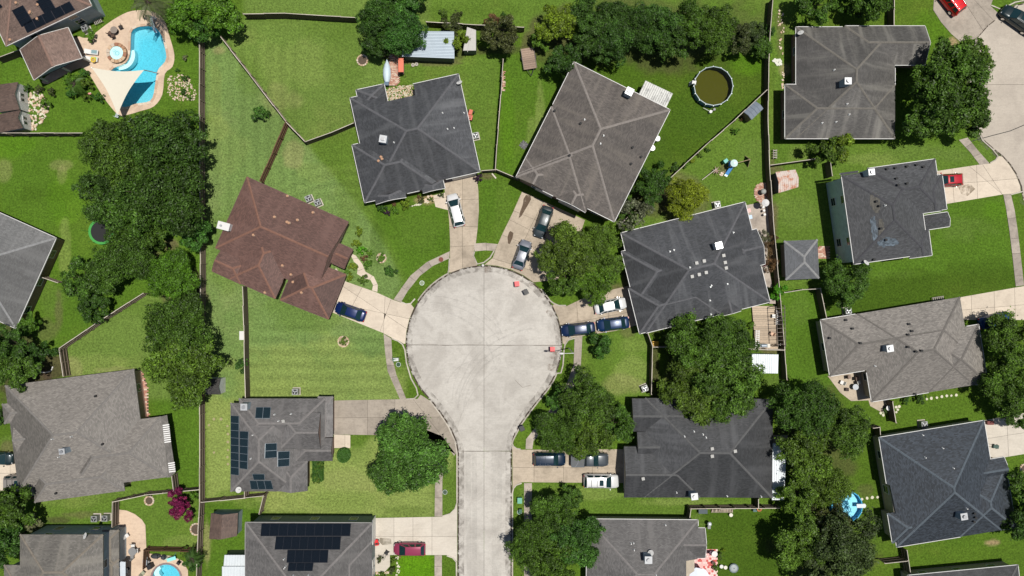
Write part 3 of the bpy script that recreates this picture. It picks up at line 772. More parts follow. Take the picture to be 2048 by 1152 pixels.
walk('curved pavement between the pale and the tan driveway', [(787, 599), (805.6, 572), (821, 551), (853.5, 524), (900, 502)], [(802, 605), (816, 582), (840, 552), (866, 532), (899, 517)],
     [(785, 565, 835, 590), (800, 540, 850, 575), (820, 520, 860, 560), (845, 505, 870, 545), (875, 500, 885, 530)])
walk('curved pavement below the pale driveway', [(767, 667), (770, 704), (775, 742), (800, 799)], [(783, 677), (785, 716), (793, 749), (813, 798)], [(750, 690, 800, 690), (750, 732, 810, 730), (760, 758, 810, 750), (770, 785, 820, 775)])
walk('pavement link between two driveways', [(948, 487), (970, 485.5), (996, 488)], [(949, 503), (970, 501), (990, 502)], [(972, 470, 973, 520)], 'walk')
walk('pavement under the bright green tree', [(876, 900), (870, 960), (869, 1033)], [(892, 905), (885, 960), (885, 1033)], [(850, 958, 900, 958), (850, 995, 900, 995)])
walk('pavement south of the light driveway', [(869, 1110), (869, 1300)], [(884, 1110), (884, 1300)], [(850, 1133, 900, 1133), (850, 1170, 900, 1170)])
walk('curved pavement behind the street light', [(1149, 674), (1147, 729), (1125, 790), (1090, 830), (1052, 878), (1051, 898)], [(1165, 671), (1162, 729), (1140, 800), (1103, 842), (1067, 882), (1065, 898)], [(1130, 729, 1180, 729), (1100, 800, 1150, 820), (1070, 835, 1100, 860)])
walk('pavement beside the green utility box', [(1048, 966), (1048, 1300)], [(1064, 966), (1064, 1300)], [(1030, 982, 1080, 982), (1030, 1020, 1080, 1020), (1030, 1060, 1080, 1060)])
walk('pavement along the right lawn', [(2006, 389), (2012, 420), (2018, 460), (2024, 510), (2031, 573)], [(2021.5, 388), (2029, 420), (2035, 460), (2041, 510), (2048, 571)], [(2000, 440, 2050, 432), (2000, 509, 2060, 505), (2000, 553, 2060, 551), (2000, 480, 2050, 475)])
walk('pavement strip above the square-cut driveway', [(1917, 280), (1940, 305), (1959, 330)], [(1935, 275), (1955, 300), (1979, 327)], [(1930, 320, 1980, 300), (1920, 300, 1960, 278)])
walk('entry path of the solar panel house', [(668, 869), (668, 896)], [(701, 870), (701, 896)], [(690, 860, 690, 900)], 'pale')
d = drive('short entry slab beside the flower bed', [(866, 391), (890, 385), (898, 421), (871, 414)], 'pale', [(860, 398, 900, 394)], 0.06, 'pavement')
walk('curved garden path to the front door', [(699, 505), (712, 511), (725, 528), (731, 543), (748, 553), (756, 570), (755, 584)], [(708, 524), (716, 530), (714, 548), (727, 556), (741, 560), (746, 570), (744, 581)], [(690, 520, 730, 515), (705, 545, 735, 535), (730, 570, 750, 545), (735, 575, 765, 565)], 'pale')
# oil stains
BRS = stainmat('brown_road_stain', (0.2, 0.14, 0.10), 0.4, 1.2, 0.35, 0.7)
OIL = stainmat('oil_stain', (0.10, 0.065, 0.04), 0.8, 1.5, 0.2, 0.5)


def stain(parent, pts, mat=None, z=0.062):
    mat = mat or OIL
    m = MB(); m.face([(p.x, p.y, z) for p in PL(pts)], mat); return m.build('oil_stain', parent)


dk = [o for o in COL.objects if o.get('label', '').startswith('stained concrete driveway')][0]
stain(dk, [(1052, 390), (1061, 391), (1062, 399), (1056, 410), (1050, 420), (1043, 432), (1037, 437), (1040, 424), (1046, 408), (1047, 398)])
stain(dk, [(1021, 462), (1027, 466), (1025, 476), (1020, 488), (1016, 487), (1015, 474), (1018, 465)])
for cx, cy, r in ((1064, 567, 8), (1108, 712, 9), (1104, 735, 10), (975, 540, 9), (1100, 626, 8)):
    stain(road, [(cx + r * random.uniform(.6, 1.2) * math.cos(k * .57), cy + r * random.uniform(.6, 1.2) * math.sin(k * .57)) for k in range(11)], BRS, .045)
CRK = plain('crack_dark', (.10, .08, .065), .95)
for q in ([(812, 690), (850, 688), (890, 691), (930, 689.5), (968, 690)], [(968, 690), (1010, 691), (1050, 690), (1090, 691.5), (1124, 691)], [(1030, 760), (1045, 775), (1062, 770)], [(916, 902), (950, 903), (990, 902), (1023, 903)]):
    strip(q, -.018, .018, .0455, .0465, CRK, 'crack', road)
dk = [o for o in COL.objects if o.get('label', '').startswith('square-cut')][0]
stain(dk, [(1915, 372), (1940, 368), (1950, 378), (1935, 392), (1922, 388)], stainmat('damp_stain', (0.22, 0.17, 0.11), 0.6, 1.2))
dk = [o for o in COL.objects if o.get('label', '').startswith('light concrete driveway with')][0]
stain(dk, [(760, 1075), (782, 1077), (783, 1088), (765, 1090), (758, 1083)], stainmat('grease_stain', (0.2, 0.17, 0.12), 0.6, 0.7))

# ------------------------------------------------------------------ houses
SH = {'dark': shingle('shingle_charcoal', (0.052, 0.054, 0.059), (0.105, 0.107, 0.112)),
      'dark2': shingle('shingle_soot', (0.052, 0.053, 0.056), (0.09, 0.091, 0.095)),
      'black': shingle('shingle_black', (0.055, 0.056, 0.059), None, 0.5, .2, .25),
      'umber': shingle('shingle_umber', (0.125, 0.108, 0.096), (0.18, 0.155, 0.13), 0.4),
      'brown': shingle('shingle_brown', (0.125, 0.068, 0.055), (0.15, 0.085, 0.07), 0.4, .18, .2),
      'brown2': shingle('shingle_cocoa', (0.15, 0.098, 0.078), (0.19, 0.13, 0.10), 0.45, .2, .25),
      'taupe': shingle('shingle_taupe', (0.082, 0.077, 0.072), (0.18, 0.17, 0.15), 0.35, .4, .45),
      'grey': shingle('shingle_grey', (0.165, 0.150, 0.134), None, 0.4, .06, .22),
      'grey2': shingle('shingle_light_grey', (0.165, 0.150, 0.134), None, 0.45, .05, .18),
      'ash': shingle('shingle_ash', (0.125, 0.124, 0.122), (0.17, 0.168, 0.165), 0.3, .3, .3),
      'mid': shingle('shingle_mid_grey', (0.125, 0.118, 0.115), (0.16, 0.15, 0.145), 0.4, .3, .3),
      'slate': shingle('shingle_slate_blue', (0.036, 0.045, 0.058), None, 0.8, .05, .15),
      'drab': shingle('shingle_drab', (0.128, 0.118, 0.104), (0.18, 0.165, 0.14), 0.4, .35, .3)}


def ridgemat(name, c):
    c = vmul(c, 1.12)
    return plain('ridge_' + name, c, 0.9, 0, 0.4, 0.2)


RIDGE = {'dark': (0.092, 0.092, 0.098), 'dark2': (0.085, 0.085, 0.085), 'black': (0.055, 0.055, 0.06), 'umber': (0.185, 0.165, 0.15), 'brown': (0.17, 0.09, 0.066), 'brown2': (0.19, 0.12, 0.095),
         'taupe': (0.13, 0.12, 0.105), 'grey': (0.15, 0.14, 0.13), 'grey2': (0.12, 0.11, 0.10), 'ash': (0.2, 0.2, 0.2), 'mid': (0.155, 0.145, 0.14), 'slate': (0.075, 0.09, 0.105), 'drab': (0.16, 0.14, 0.115)}
BRICKW = brick('brick_red_brown', (0.17, 0.07, 0.045), (0.22, 0.11, 0.075), (0.3, 0.27, 0.24))
BRICKP = brick('brick_pinkish', (0.30, 0.17, 0.12), (0.36, 0.22, 0.17), (0.4, 0.36, 0.32))


def siding(name, c): return brick('siding_' + name, c, vmul(c, .95), vmul(c, .6), 4.0, 0.17, 0.012)


SIDE = {'blue': siding('blue_grey', (0.30, 0.36, 0.40)), 'teal': siding('pale_teal', (0.50, 0.60, 0.58)), 'white': siding('white', (0.66, 0.66, 0.64)), 'green': siding('grey_green', (0.20, 0.24, 0.23)),
        'brick': BRICKW, 'pink': BRICKP, 'tan': siding('tan', (0.42, 0.36, 0.28))}
HOUSES = {}


class House: pass


def house(key, label, he, pitch, roof, wall, wings, walls=None, trim=WHITE, windows=True, name='house', cat='house', group='single-family houses around the cul-de-sac', overhang=0.42, two=False, nocap=False, gut=True):
    """wings: (ax, ay, bx, by, depth, flags, extra height, cut) in eave-level photo pixels; flags a/b = gable at the start/end of the ridge, u/v = ridge direction, n = no wall"""
    H = House(); HOUSES[key] = H; H.w = []; H.he = he
    for k, wg in enumerate(wings):
        ax, ay, bx, by, d = wg[:5]; fl = wg[5] if len(wg) > 5 else ''; e = he + (wg[6] if len(wg) > 6 else 0)
        cut = wg[7] if len(wg) > 7 else None
        if d < 0: ax, ay, bx, by, d = bx, by, ax, ay, -d
        A, B = P(ax, ay, e), P(bx, by, e); D = (B - A); W = D.length; D.normalize(); N = Vector((D.y, -D.x, 0)); dd = d * (1 - e / CH) / PXM
        axis = 'u' if 'u' in fl else 'v' if 'v' in fl else ('u' if W >= dd else 'v')
        H.w.append((A, D, N, W, dd, axis, fl, e + 0.004 * k, pitch * (0.6 if 's' in fl else 1.1), [tuple(p.xy) for p in PL(cut, e)] if cut else None))
    cen = sum((w[0] + w[1] * w[3] / 2 + w[2] * w[4] / 2 for w in H.w), Vector()) / len(H.w)
    base = Vector((cen.x, cen.y, 0)); root = thing(name, label, cat, base, 0, group); H.root = root

    def zf(x, y):
        best = None
        for A, D, N, W, dd, axis, fl, e, p, cut in H.w:
            q = Vector((x - A.x, y - A.y, 0)); u, v = q.dot(D), q.dot(N)
            if u < -.01 or v < -.01 or u > W + .01 or v > dd + .01: continue
            if cut and inpoly(x, y, cut): continue
            if axis == 'u': h = min(v, dd - v, 1e9 if 'a' in fl else u, 1e9 if 'b' in fl else W - u)
            else: h = min(u, W - u, 1e9 if 'a' in fl else v, 1e9 if 'b' in fl else dd - v)
            z = e + h * p
            if best is None or z > best: best = z
        return he if best is None else best
    H.z = zf
    bm = bmesh.new(); caps = MB(); gable = MB(); wallm = MB(); gutter = MB(); capm = ridgemat(roof, RIDGE[roof])

    for k, (A, D, N, W, dd, axis, fl, e, p, cut) in enumerate(H.w):
        Z = Vector((0, 0, 1))

        def L(u, v, h): return Vector((A.x, A.y, e)) + D * u + N * v + Z * (h * p)
        c = [L(0, 0, 0), L(W, 0, 0), L(W, dd, 0), L(0, dd, 0)]
        if axis == 'u':
            hf = dd / 2; r0 = 0 if 'a' in fl else min(hf, W / 2); r1 = W if 'b' in fl else max(W - hf, W / 2)
            h = hf if ('a' in fl or 'b' in fl or W >= dd) else W / 2
            R0, R1 = L(r0, dd / 2, h), L(r1, dd / 2, h)
            faces = [[c[0], c[1], R1, R0], [c[2], c[3], R0, R1]]; ends = [([c[3], c[0], R0], 'a' in fl), ([c[1], c[2], R1], 'b' in fl)]
            hips = [(R0, R1)] + ([] if 'a' in fl else [(c[0], R0), (c[3], R0)]) + ([] if 'b' in fl else [(c[1], R1), (c[2], R1)])
        else:
            hf = W / 2; r0 = 0 if 'a' in fl else min(hf, dd / 2); r1 = dd if 'b' in fl else max(dd - hf, dd / 2)
            h = hf if ('a' in fl or 'b' in fl or dd >= W) else dd / 2
            R0, R1 = L(W / 2, r0, h), L(W / 2, r1, h)
            faces = [[c[3], c[0], R0, R1], [c[1], c[2], R1, R0]]; ends = [([c[0], c[1], R0], 'a' in fl), ([c[2], c[3], R1], 'b' in fl)]
            hips = [(R0, R1)] + ([] if 'a' in fl else [(c[0], R0), (c[1], R0)]) + ([] if 'b' in fl else [(c[2], R1), (c[3], R1)])
        for f, g in ends:
            if g: gb = MB(); gb.face(f, SIDE[wall]); gb.build('gable_wall', root, True)
            else: faces.append(f)
        if (R0 - R1).length < 0.02: faces = [[q for i, q in enumerate(f) if not any((q - f[j]).length < 0.02 for j in range(i))] for f in faces]
        pieces = []
        for f in faces: pieces += minus(f, cut) if cut else [f]
        loc = bmesh.new()
        for f in pieces:
            if len(f) >= 3: loc.faces.new([loc.verts.new(q) for q in f])
        bmesh.ops.remove_doubles(loc, verts=loc.verts, dist=0.004)
        zb = e - 0.17
        for ed in [x for x in loc.edges if x.is_boundary]:
            a, b = ed.verts[0].co, ed.verts[1].co
            if abs(a.z - e) > 0.5 and abs(b.z - e) > 0.5 and not cut: zb2 = min(a.z, b.z) - .17
            gv = [loc.verts.new(a), loc.verts.new(b), loc.verts.new((b.x, b.y, (zb if not ('a' in fl or 'b' in fl) or abs(b.z - e) < .02 else b.z - .17))), loc.verts.new((a.x, a.y, (zb if not ('a' in fl or 'b' in fl) or abs(a.z - e) < .02 else a.z - .17)))]
            loc.faces.new(gv)
        for f in (minus([Vector((q.x, q.y, zb)) for q in c], cut) if cut else [[Vector((q.x, q.y, zb)) for q in c]]):
            loc.faces.new([loc.verts.new(q) for q in f])
        tmp = bpy.data.meshes.new('t'); loc.to_mesh(tmp); bm.from_mesh(tmp); bpy.data.meshes.remove(tmp); loc.free()
        if not nocap:
            for a, b in hips:
                n = max(2, int((b - a).length / 0.5)); d = (b - a)
                if d.length < 0.3: continue
                sd_ = Vector((-d.y, d.x, 0)).normalized() * 0.15; dz = Vector((0, 0, 0.045)); lo = Vector((0, 0, -0.15 * p * 0.7 + 0.028))
                for i in range(n):
                    q0, q1 = a + d * (i / n), a + d * ((i + 1) / n); qm = (q0 + q1) / 2
                    if cut and inpoly(qm.x, qm.y, cut): continue
                    if H.z(qm.x, qm.y) > qm.z + 0.12: continue
                    up = Vector((0, 0, 0.014)); 
                    caps.face([q0 + dz + up, q1 + dz, q1 - sd_ + lo, q0 - sd_ + lo + up], capm); caps.face([q0 + dz + up, q0 + sd_ + lo + up, q1 + sd_ + lo, q1 + dz], capm)
        # gutters and trim along the eaves
        if gut:
            for i in range(4):
                a, b = c[i], c[(i + 1) % 4]
                g = ends[0][1] if (axis == 'u' and i == 3) or (axis == 'v' and i == 0) else ends[1][1] if (axis == 'u' and i == 1) or (axis == 'v' and i == 2) else False
                mid = (a + b) / 2; out = (mid - (c[0] + c[2]) / 2); out.z = 0
                ax_ = (b - a).normalized(); o2 = Vector((ax_.y, -ax_.x, 0)); o2 = o2 if o2.dot(out) > 0 else -o2
                m_ = max(1, int((b - a).length / 0.8))
                for q in range(m_):
                    s0, s1 = a + (b - a) * (q / m_), a + (b - a) * ((q + 1) / m_); pm = (s0 + s1) / 2 + o2 * 0.08
                    covered = False
                    for k2, (A2, D2, N2, W2, d2, *_r) in enumerate(H.w):
                        if k2 == k: continue
                        qq = Vector((pm.x - A2.x, pm.y - A2.y, 0))
                        if -.12 < qq.dot(D2) < W2 + .12 and -.12 < qq.dot(N2) < d2 + .12: covered = True
                    if cut and inpoly(*((s0 + s1) / 2 - o2 * .1).xy, cut): covered = True
                    if covered: continue
                    if g:
                        pr = (R0 if i in (3, 0) else R1)
                        hh = lambda s_: e + p * max(0, h - (s_ - Vector((pr.x, pr.y, s_.z))).length)
                        z0_, z1_ = hh(s0), hh(s1)
                    else: z0_ = z1_ = e
                    wd = 0.055 if not g else 0.045
                    gutter.raw([s0 + o2 * 0.004 + Z * (z0_ - e - .13), s1 + o2 * 0.004 + Z * (z1_ - e - .13), s1 + o2 * (wd + .02) + Z * (z1_ - e - .13), s0 + o2 * (wd + .02) + Z * (z0_ - e - .13),
                                s0 + o2 * 0.004 + Z * (z0_ - e + .012), s1 + o2 * 0.004 + Z * (z1_ - e + .012), s1 + o2 * (wd + .02) + Z * (z1_ - e + .012), s0 + o2 * (wd + .02) + Z * (z0_ - e + .012)],
                               [(0, 1, 2, 3), (7, 6, 5, 4), (0, 4, 5, 1), (2, 6, 7, 3), (1, 5, 6, 2), (0, 3, 7, 4)], trim)
        if 'n' not in fl and walls is None:
            ov = overhang + 0.004 * k; q = [A + D * u + N * v for u, v in ((ov, ov), (W - ov, ov), (W - ov, dd - ov), (ov, dd - ov))]
            wallm.prism([tuple(x.xy) for x in q], 0.0, e - 0.06, SIDE[wall])
            if windows:
                for i in range(4):
                    a, b = q[i], q[(i + 1) % 4]; ln = (b - a).length; mid0 = (q[0] + q[2]) / 2
                    if ln < 3.2: continue
                    t = (b - a).normalized(); o2 = Vector((t.y, -t.x, 0)); o2 = o2 if o2.dot((a + b) / 2 - mid0) > 0 else -o2
                    nw = int(ln / 4.2)
                    for jj in range(nw):
                        c0 = a + (b - a) * ((jj + .5) / nw); pt = c0 + o2 * 0.35
                        if any(0 < (Vector((pt.x, pt.y, 0)) - Vector((w2[0].x, w2[0].y, 0))).dot(w2[1]) - .3 < w2[3] - .6 and 0 < (Vector((pt.x, pt.y, 0)) - Vector((w2[0].x, w2[0].y, 0))).dot(w2[2]) - .3 < w2[4] - .6 for k2, w2 in enumerate(H.w) if k2 != k): continue
                        for zc in ((1.45, e - 1.0) if (two and e > 4) else (1.45,)):
                            m = MB(); c1 = Vector((c0.x, c0.y, zc)) + o2 * 0.02; rz = math.atan2(t.y, t.x)
                            for sx in (-.55, .55): m.box(c1 + t * sx, (.09, .09, 1.3), WHITE, rz)
                            for sz in (-.65, .65): m.box(c1 + Z * sz, (1.19, .091, .09), WHITE, rz)
                            m.box(c1, (1.02, .05, .05), WHITE, rz)
                            wo = m.build('window', root, True)
                            m = MB(); m.box(c1 - base, (1.02, .03, 1.22), GLASS, rz); m.build('pane', wo)
    if walls: 
        for k, wp in enumerate(walls): wallm.prism([tuple(p.xy) for p in shrink(PL(wp, he), overhang + .004 * k)], 0, he - .06, SIDE[wall])
    me = bpy.data.meshes.new('roof'); 
    bmesh.ops.recalc_face_normals(bm, faces=bm.faces)
    uvl = bm.loops.layers.uv.new('UVMap')
    for f in bm.faces:
        if f.normal.z < 0 and f.calc_center_median().z > he: f.normal_flip()
        f.normal_update(); n = f.normal; hd = Vector((0, 0, 1)).cross(n); hd = hd.normalized() if hd.length > 1e-3 else Vector((1, 0, 0)); vd = n.cross(hd)
        for l in f.loops: l[uvl].uv = (l.vert.co.dot(hd), l.vert.co.dot(vd))
    tl = bm.faces.layers.float.new('slope_tone'); rs_ = random.Random(len(key) * 7 + ord(key[0])); tones = {}  # random tone per slope direction puts extra light-and-dark slope contrast into the colour
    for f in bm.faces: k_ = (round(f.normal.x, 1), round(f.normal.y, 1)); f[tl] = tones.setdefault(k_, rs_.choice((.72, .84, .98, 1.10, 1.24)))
    for v in bm.verts: v.co -= base
    bm.to_mesh(me); bm.free(); me.materials.append(SH[roof])
    ro = bpy.data.objects.new('roof', me); COL.objects.link(ro); ro.parent = root; H.roof = ro
    if caps.f: H.cap = caps.build('ridge_cap', ro); H.cap['kind'] = 'stuff'; [setattr(v, 'co', v.co - base) for v in H.cap.data.vertices]
    if gutter.f: gutter.build('gutter', root, True)['kind'] = 'stuff'
    if wallm.f: wallm.build('wall', root, True)
    return H


def rp(H, px, py, up=0.0):
    h = H.he
    for _ in range(8):
        p = P(px, py, h); h = H.z(p.x, p.y) + up
    return P(px, py, h)


def chimney(key, px, py, size=13, rot=0.0, hgt=1.3, mat='blue', tocap=True):
    H = HOUSES[key]; t = rp(H, px, py, hgt); z0 = H.z(t.x, t.y) - 0.9; s = size / PXM
    m = MB(); m.box((t.x, t.y, (t.z + z0) / 2), (s * .92, s * .92, t.z - z0), SIDE[mat], rot); ch = m.build('chimney', H.root, True)
    m = MB(); b = H.root.location
    m.box((t.x - b.x, t.y - b.y, t.z + .03), (s, s, .09), plain('chimney_cap_metal', (0.45, 0.46, 0.47), 0.35, 0.3), rot)
    m.cyl((t.x - b.x, t.y - b.y, t.z + .07), s * .17, .16, STEEL, 12); m.cyl((t.x - b.x, t.y - b.y, t.z + .25), s * .27, .07, plain('cowl_metal', (0.5, 0.5, 0.5), 0.3, 0.7), 14)
    m.build('chimney_cap', ch)


def vents(key, pts, kind='pipe'):
    H = HOUSES[key]
    for px, py in pts:
        q = rp(H, px, py, 0.1); z = H.z(q.x, q.y)
        m = MB()
        if kind == 'pipe':
            m.cyl((q.x, q.y, z - .1), .06, .42, WHITE, 8); m.cyl((q.x, q.y, z + .32), .075, .06, WHITE, 8); m.cyl((q.x, q.y, z - .02), .13, .08, STEEL, 8, .1); m.build('vent_pipe', H.root, True)
        elif kind == 'black':
            m.cyl((q.x, q.y, z - .1), .11, .4, BLACK, 8); m.cyl((q.x, q.y, z + .3), .17, .07, BLACK, 10); m.build('vent_pipe', H.root, True)
        elif kind == 'rust':
            m.cyl((q.x, q.y, z - .1), .09, .38, CREAM, 8); m.cyl((q.x, q.y, z + .26), .19, .1, plain('rusty_cowl', (0.45, 0.26, 0.16), .8), 8, .1); m.cyl((q.x, q.y, z), .2, .03, plain('rusty_flashing', (0.4, 0.3, 0.22), .8), 8); m.build('vent_pipe', H.root, True)
        else:
            m.box((q.x, q.y, z + .08), (.36, .36, .28), plain('vent_box_metal', (0.40, 0.39, 0.37), .5, .2), random.uniform(-.3, .3)); m.box((q.x, q.y, z + .24), (.42, .42, .05), plain('vent_top', (.33, .32, .30), .5), 0.2); m.build('roof_vent', H.root, True)


def dish(key, px, py, rz=0.0, face=(-.5, .6)):
    H = HOUSES[key]; q = rp(H, px, py, .5); z = H.z(q.x, q.y); m = MB()
    m.tube((q.x, q.y, z - .05), (q.x, q.y, z + .5), .03, STEEL)
    d = Vector((math.cos(rz), math.sin(rz), 1.0)).normalized(); R = d.to_track_quat('Z', 'Y').to_matrix()
    m.cyl((q.x, q.y, z + .45), .12, .1, STEEL, 12, .42, rot=R); m.cyl(Vector((q.x, q.y, z + .45)) + d * .1, .42, .02, WHITE, 16, rot=R)
    m.tube(Vector((q.x, q.y, z + .5)), Vector((q.x, q.y, z + .5)) + d * .5 + Vector((0, 0, -.15)), .02, STEEL); m.build('satellite_dish', H.root, True)


def panels(key, quad, nu, nv, mat, frame=(0.35, 0.38, 0.4), skip=(), gap=.02):
    """quad: photo pixels of the array corners on the roof (along the row, then down)"""
    H = HOUSES[key]; c = [rp(H, x, y, .1) for x, y in quad]; fm = plain('panel_frame_%d' % (frame[0] * 100), frame, .4, .5)
    n = (c[1] - c[0]).cross(c[3] - c[0]).normalized(); n = n if n.z > 0 else -n
    for i in range(nu):
        for j in range(nv):
            if (i, j) in skip: continue
            def bl(u, v): return c[0].lerp(c[1], u).lerp(c[3].lerp(c[2], u), v)
            q = [bl(i / nu, j / nv), bl((i + 1) / nu, j / nv), bl((i + 1) / nu, (j + 1) / nv), bl(i / nu, (j + 1) / nv)]
            cen = sum(q, Vector()) / 4; q = [cen + (p - cen) * (1 - gap) for p in q]
            inn = [cen + (p - cen) * (1 - gap - .025) + n * .006 for p in q]; low = [p - n * .05 for p in q]
            m = MB(); wu, wv = (q[1] - q[0]).length, (q[3] - q[0]).length
            m.face(inn, mat, False, [(0, 0), (wu, 0), (wu, wv), (0, wv)])
            for k in range(4):
                l = (k + 1) % 4
                m.face([q[k], q[l], inn[l], inn[k]], fm, False, [(0, 0)] * 4); m.face([low[k], low[l], q[l], q[k]], fm, False, [(0, 0)] * 4)
            m.build('solar_panel', H.root, True)


def garage(key, x1, y1, x2, y2, mat=WHITE, hgt=2.15, inset=.36):
    """sectional door on the wall under the eave line x1,y1 - x2,y2"""
    H = HOUSES[key]; a, b = P(x1, y1, H.he), P(x2, y2, H.he); a.z = b.z = 0; t = (b - a).normalized(); n = Vector((t.y, -t.x, 0))
    c = H.root.location; n = n if n.dot((a + b) / 2 - c) > 0 else -n
    mid = (a + b) / 2 - n * inset; L = (b - a).length; rz = math.atan2(t.y, t.x)
    m = MB(); m.box(mid + Vector((0, 0, hgt + .06)), (L + .2, .1, .12), WHITE, rz)
    for s in (-1, 1): m.box(mid + t * s * (L / 2 + .05) + Vector((0, 0, hgt / 2)), (.1, .1, hgt), WHITE, rz)
    g = m.build('garage_door', H.root, True)
    for k in range(4):
        m = MB(); m.box(mid - H.root.location + Vector((0, 0, hgt * (k + .5) / 4)), (L - .02, .06, hgt / 4 - .02), mat, rz); m.build('door_panel', g)


# --- upper left: brown two-storey house with black solar panels and a patio roof
house('A', 'brown-roofed blue-sided house with black solar panels above the free-form pool', 4.3, .42, 'brown2', 'blue',
      [(-60, 127, 12, 92, 0.01, 'n')] and [(12, 92, 183, 11, -190, '')], two=True)
panels('A', [(23, 21), (46, 10), (66, 42), (43, 54)], 1, 3, SOLAR_PLAIN, (.02, .02, .03))
panels('A', [(45, 47), (139, 2), (150, 19), (54, 66)], 5, 1, SOLAR_PLAIN, (.02, .02, .03))
panels('A', [(71, 2), (97, -8), (112, 17), (88, 27)], 1, 3, SOLAR_PLAIN, (.02, .02, .03))
panels('A', [(-12, -2), (0, 8), (5, 14), (-8, 20)], 1, 1, SOLAR_PLAIN, (.02, .02, .03))
vents('A', [(33, 6), (76, 10), (61, 24), (60, 26), (75, 38), (21, 80)], 'rust')
house('Apatio', 'brown shingled patio roof reaching from the house towards the pool', 2.7, .28, 'brown2', 'blue', [(40, 99, 136, 55, 67, 'vabn')], windows=False, name='patio_cover', cat='patio cover', group=None)
H = HOUSES['Apatio']
for x, y in ((72, 152), (160, 112), (118, 132)):
    q = P(x, y, 2.6); m = MB(); m.box((q.x, q.y, 1.27), (.2, .2, 2.54), WHITE, .4); m.build('post', H.root, True)
# --- left edge grey roof
house('B', 'pale grey roofed brick house cut by the left edge', 2.7, .38, 'ash', 'brick', [(-60, 399, 112, 476, 198, ''), (-80, 425, 20, 470, 190, '', .3)])
# --- big grey roof lower left
house('C', 'large mottled grey roof with lean-to strip and brick side, lower left', 2.6, .30, 'grey', 'pink',
      [(10, 771, 268, 738, 213, ''), (130, 857, 322, 833, 122, ''), (60, 934, 240, 910, 72, ''), (28, 846, 150, 830, 66, 'ab'), (4, 808, 70, 800, 40, '')], gut=False)
chimney('C', 124, 903, 11, .1); vents('C', [(105, 878), (143, 873), (118, 914)], 'pipe'); vents('C', [(206, 888), (113, 986), (192, 792)], 'black')
# --- bottom left two-storey
house('D', 'two-storey house with brown-grey roof and blue-grey siding, bottom left', 5.0, .38, 'drab', 'blue',
      [(40, 1069, 206, 1069, 130, ''), (8, 1130, 160, 1130, 70, ''), ], two=True, gut=False)
house('D2', 'low grey-brown porch roof wrapping the bottom left two-storey house', 2.7, .25, 'drab', 'blue', [(205, 1060, 238, 1060, 76, 'vs'), (212, 1118, 238, 1118, 60, 'n')], windows=False, gut=False, name='porch_roof', cat='porch', group=None)
dish('D', 171, 1072, 2.6)
# --- brown centre-left house
house('E', 'reddish brown hip roof of the brick house left of the cul-de-sac', 2.75, .40, 'brown', 'brick',
      [(494, 354, 697, 444, 155, 'b'), (470, 525, 546, 597, -1, 'n')] and
      [(494, 354, 697, 444, 155, 'b'), (459, 557, 550, 597, -125, ''), (443, 500, 500, 526, 46, 'a'), (596, 511, 692, 549, 96, ''), (655, 476, 706, 499, 42, 'b')], trim=plain('brown_gutter', (0.1, 0.055, 0.045), .6))
vents('E', [(575, 392), (626, 425), (549, 434), (574, 444), (578, 446), (595, 440), (507, 470), (565, 531), (582, 549), (586, 564), (603, 585), (530, 585)], 'rust')
m = MB(); q = P(447, 452, 4.2); m.box((q.x, q.y, 2.1), (1.6, .95, 4.2), SIDE['white'], rad(-15)); m.box((q.x, q.y, 4.22), (1.7, 1.05, .08), WHITE, rad(-15)); m.cyl((q.x - .3, q.y + .05, 4.2), .16, .25, STEEL, 10)
m.build('chimney', HOUSES['E'].root, True)
# --- dark roof, top centre
ct = [(773, 206.5), (768, 160), (823, 148), (832, 193.5)]
house('F', 'charcoal hip roof with notched courtyard, north of the white car', 2.6, .42, 'dark', 'brick',
      [(700, 196, 917, 148, 200, '', 0, ct), (704, 290, 850, 258, 118, ''), (748, 392, 809, 378, 17, 'vb'), (842, 370, 886, 360, 17, 'vb')],
      walls=[[(702, 197), (768, 182), (775, 207), (832, 194), (826, 168), (917, 149), (959, 344), (888, 361), (890, 372), (748, 406)]])
chimney('F', 766, 278, 14, rad(-10), 1.2); vents('F', [(885, 226), (908, 256), (788, 285), (928, 226), (895, 258)], 'pipe'); dish('F', 919, 166, 2.0); vents('F', [(764, 318), (757, 322), (762, 314)], 'rust')
house('F2', 'small dark corner roof beside the courtyard', 2.6, .42, 'dark', 'brick', [(712, 180, 768, 168, 40, 'vn')], windows=False, name='side_roof', cat='roof', group=None)
# --- taupe roof, top centre right
house('G', 'grey-brown hip roof of the tilted two-storey house above the oil-stained driveway', 5.1, .36, 'umber', 'brick',
      [(1148, 124, 1340, 219.6, 250, ''), (1103, 213, 1242, 283, 158, ''), (1034, 355, 1097, 386, -42, 'va', .02), (1113, 396, 1171, 425, -42, 'va', .02)], two=True)
chimney('G', 1259, 183, 14, rad(-27), 1.6); vents('G', [(1169, 239), (1207, 271), (1201, 287)], 'pipe'); vents('G', [(1161, 247), (1139, 311), (1265, 295), (1282, 314), (1262, 328), (1109, 222)], 'black')
# --- dark roof, upper right
house('H', 'dark streaked roof half hidden by the big oak, upper right', 2.7, .42, 'taupe', 'brick',
      [(1592, 54, 1790, 54, 222, ''), (1690, 52, 1850, 52, 78, 'b'), (1570, 169, 1790, 169, 108, ''), (1700, 150, 1788, 150, 90, '')])
chimney('H', 1696, 162, 13, 0, 1.4); vents('H', [(1668, 140), (1694, 208), (1698, 229), (1644, 246), (1672, 244)], 'pipe'); dish('H', 1602, 66, 2.3)
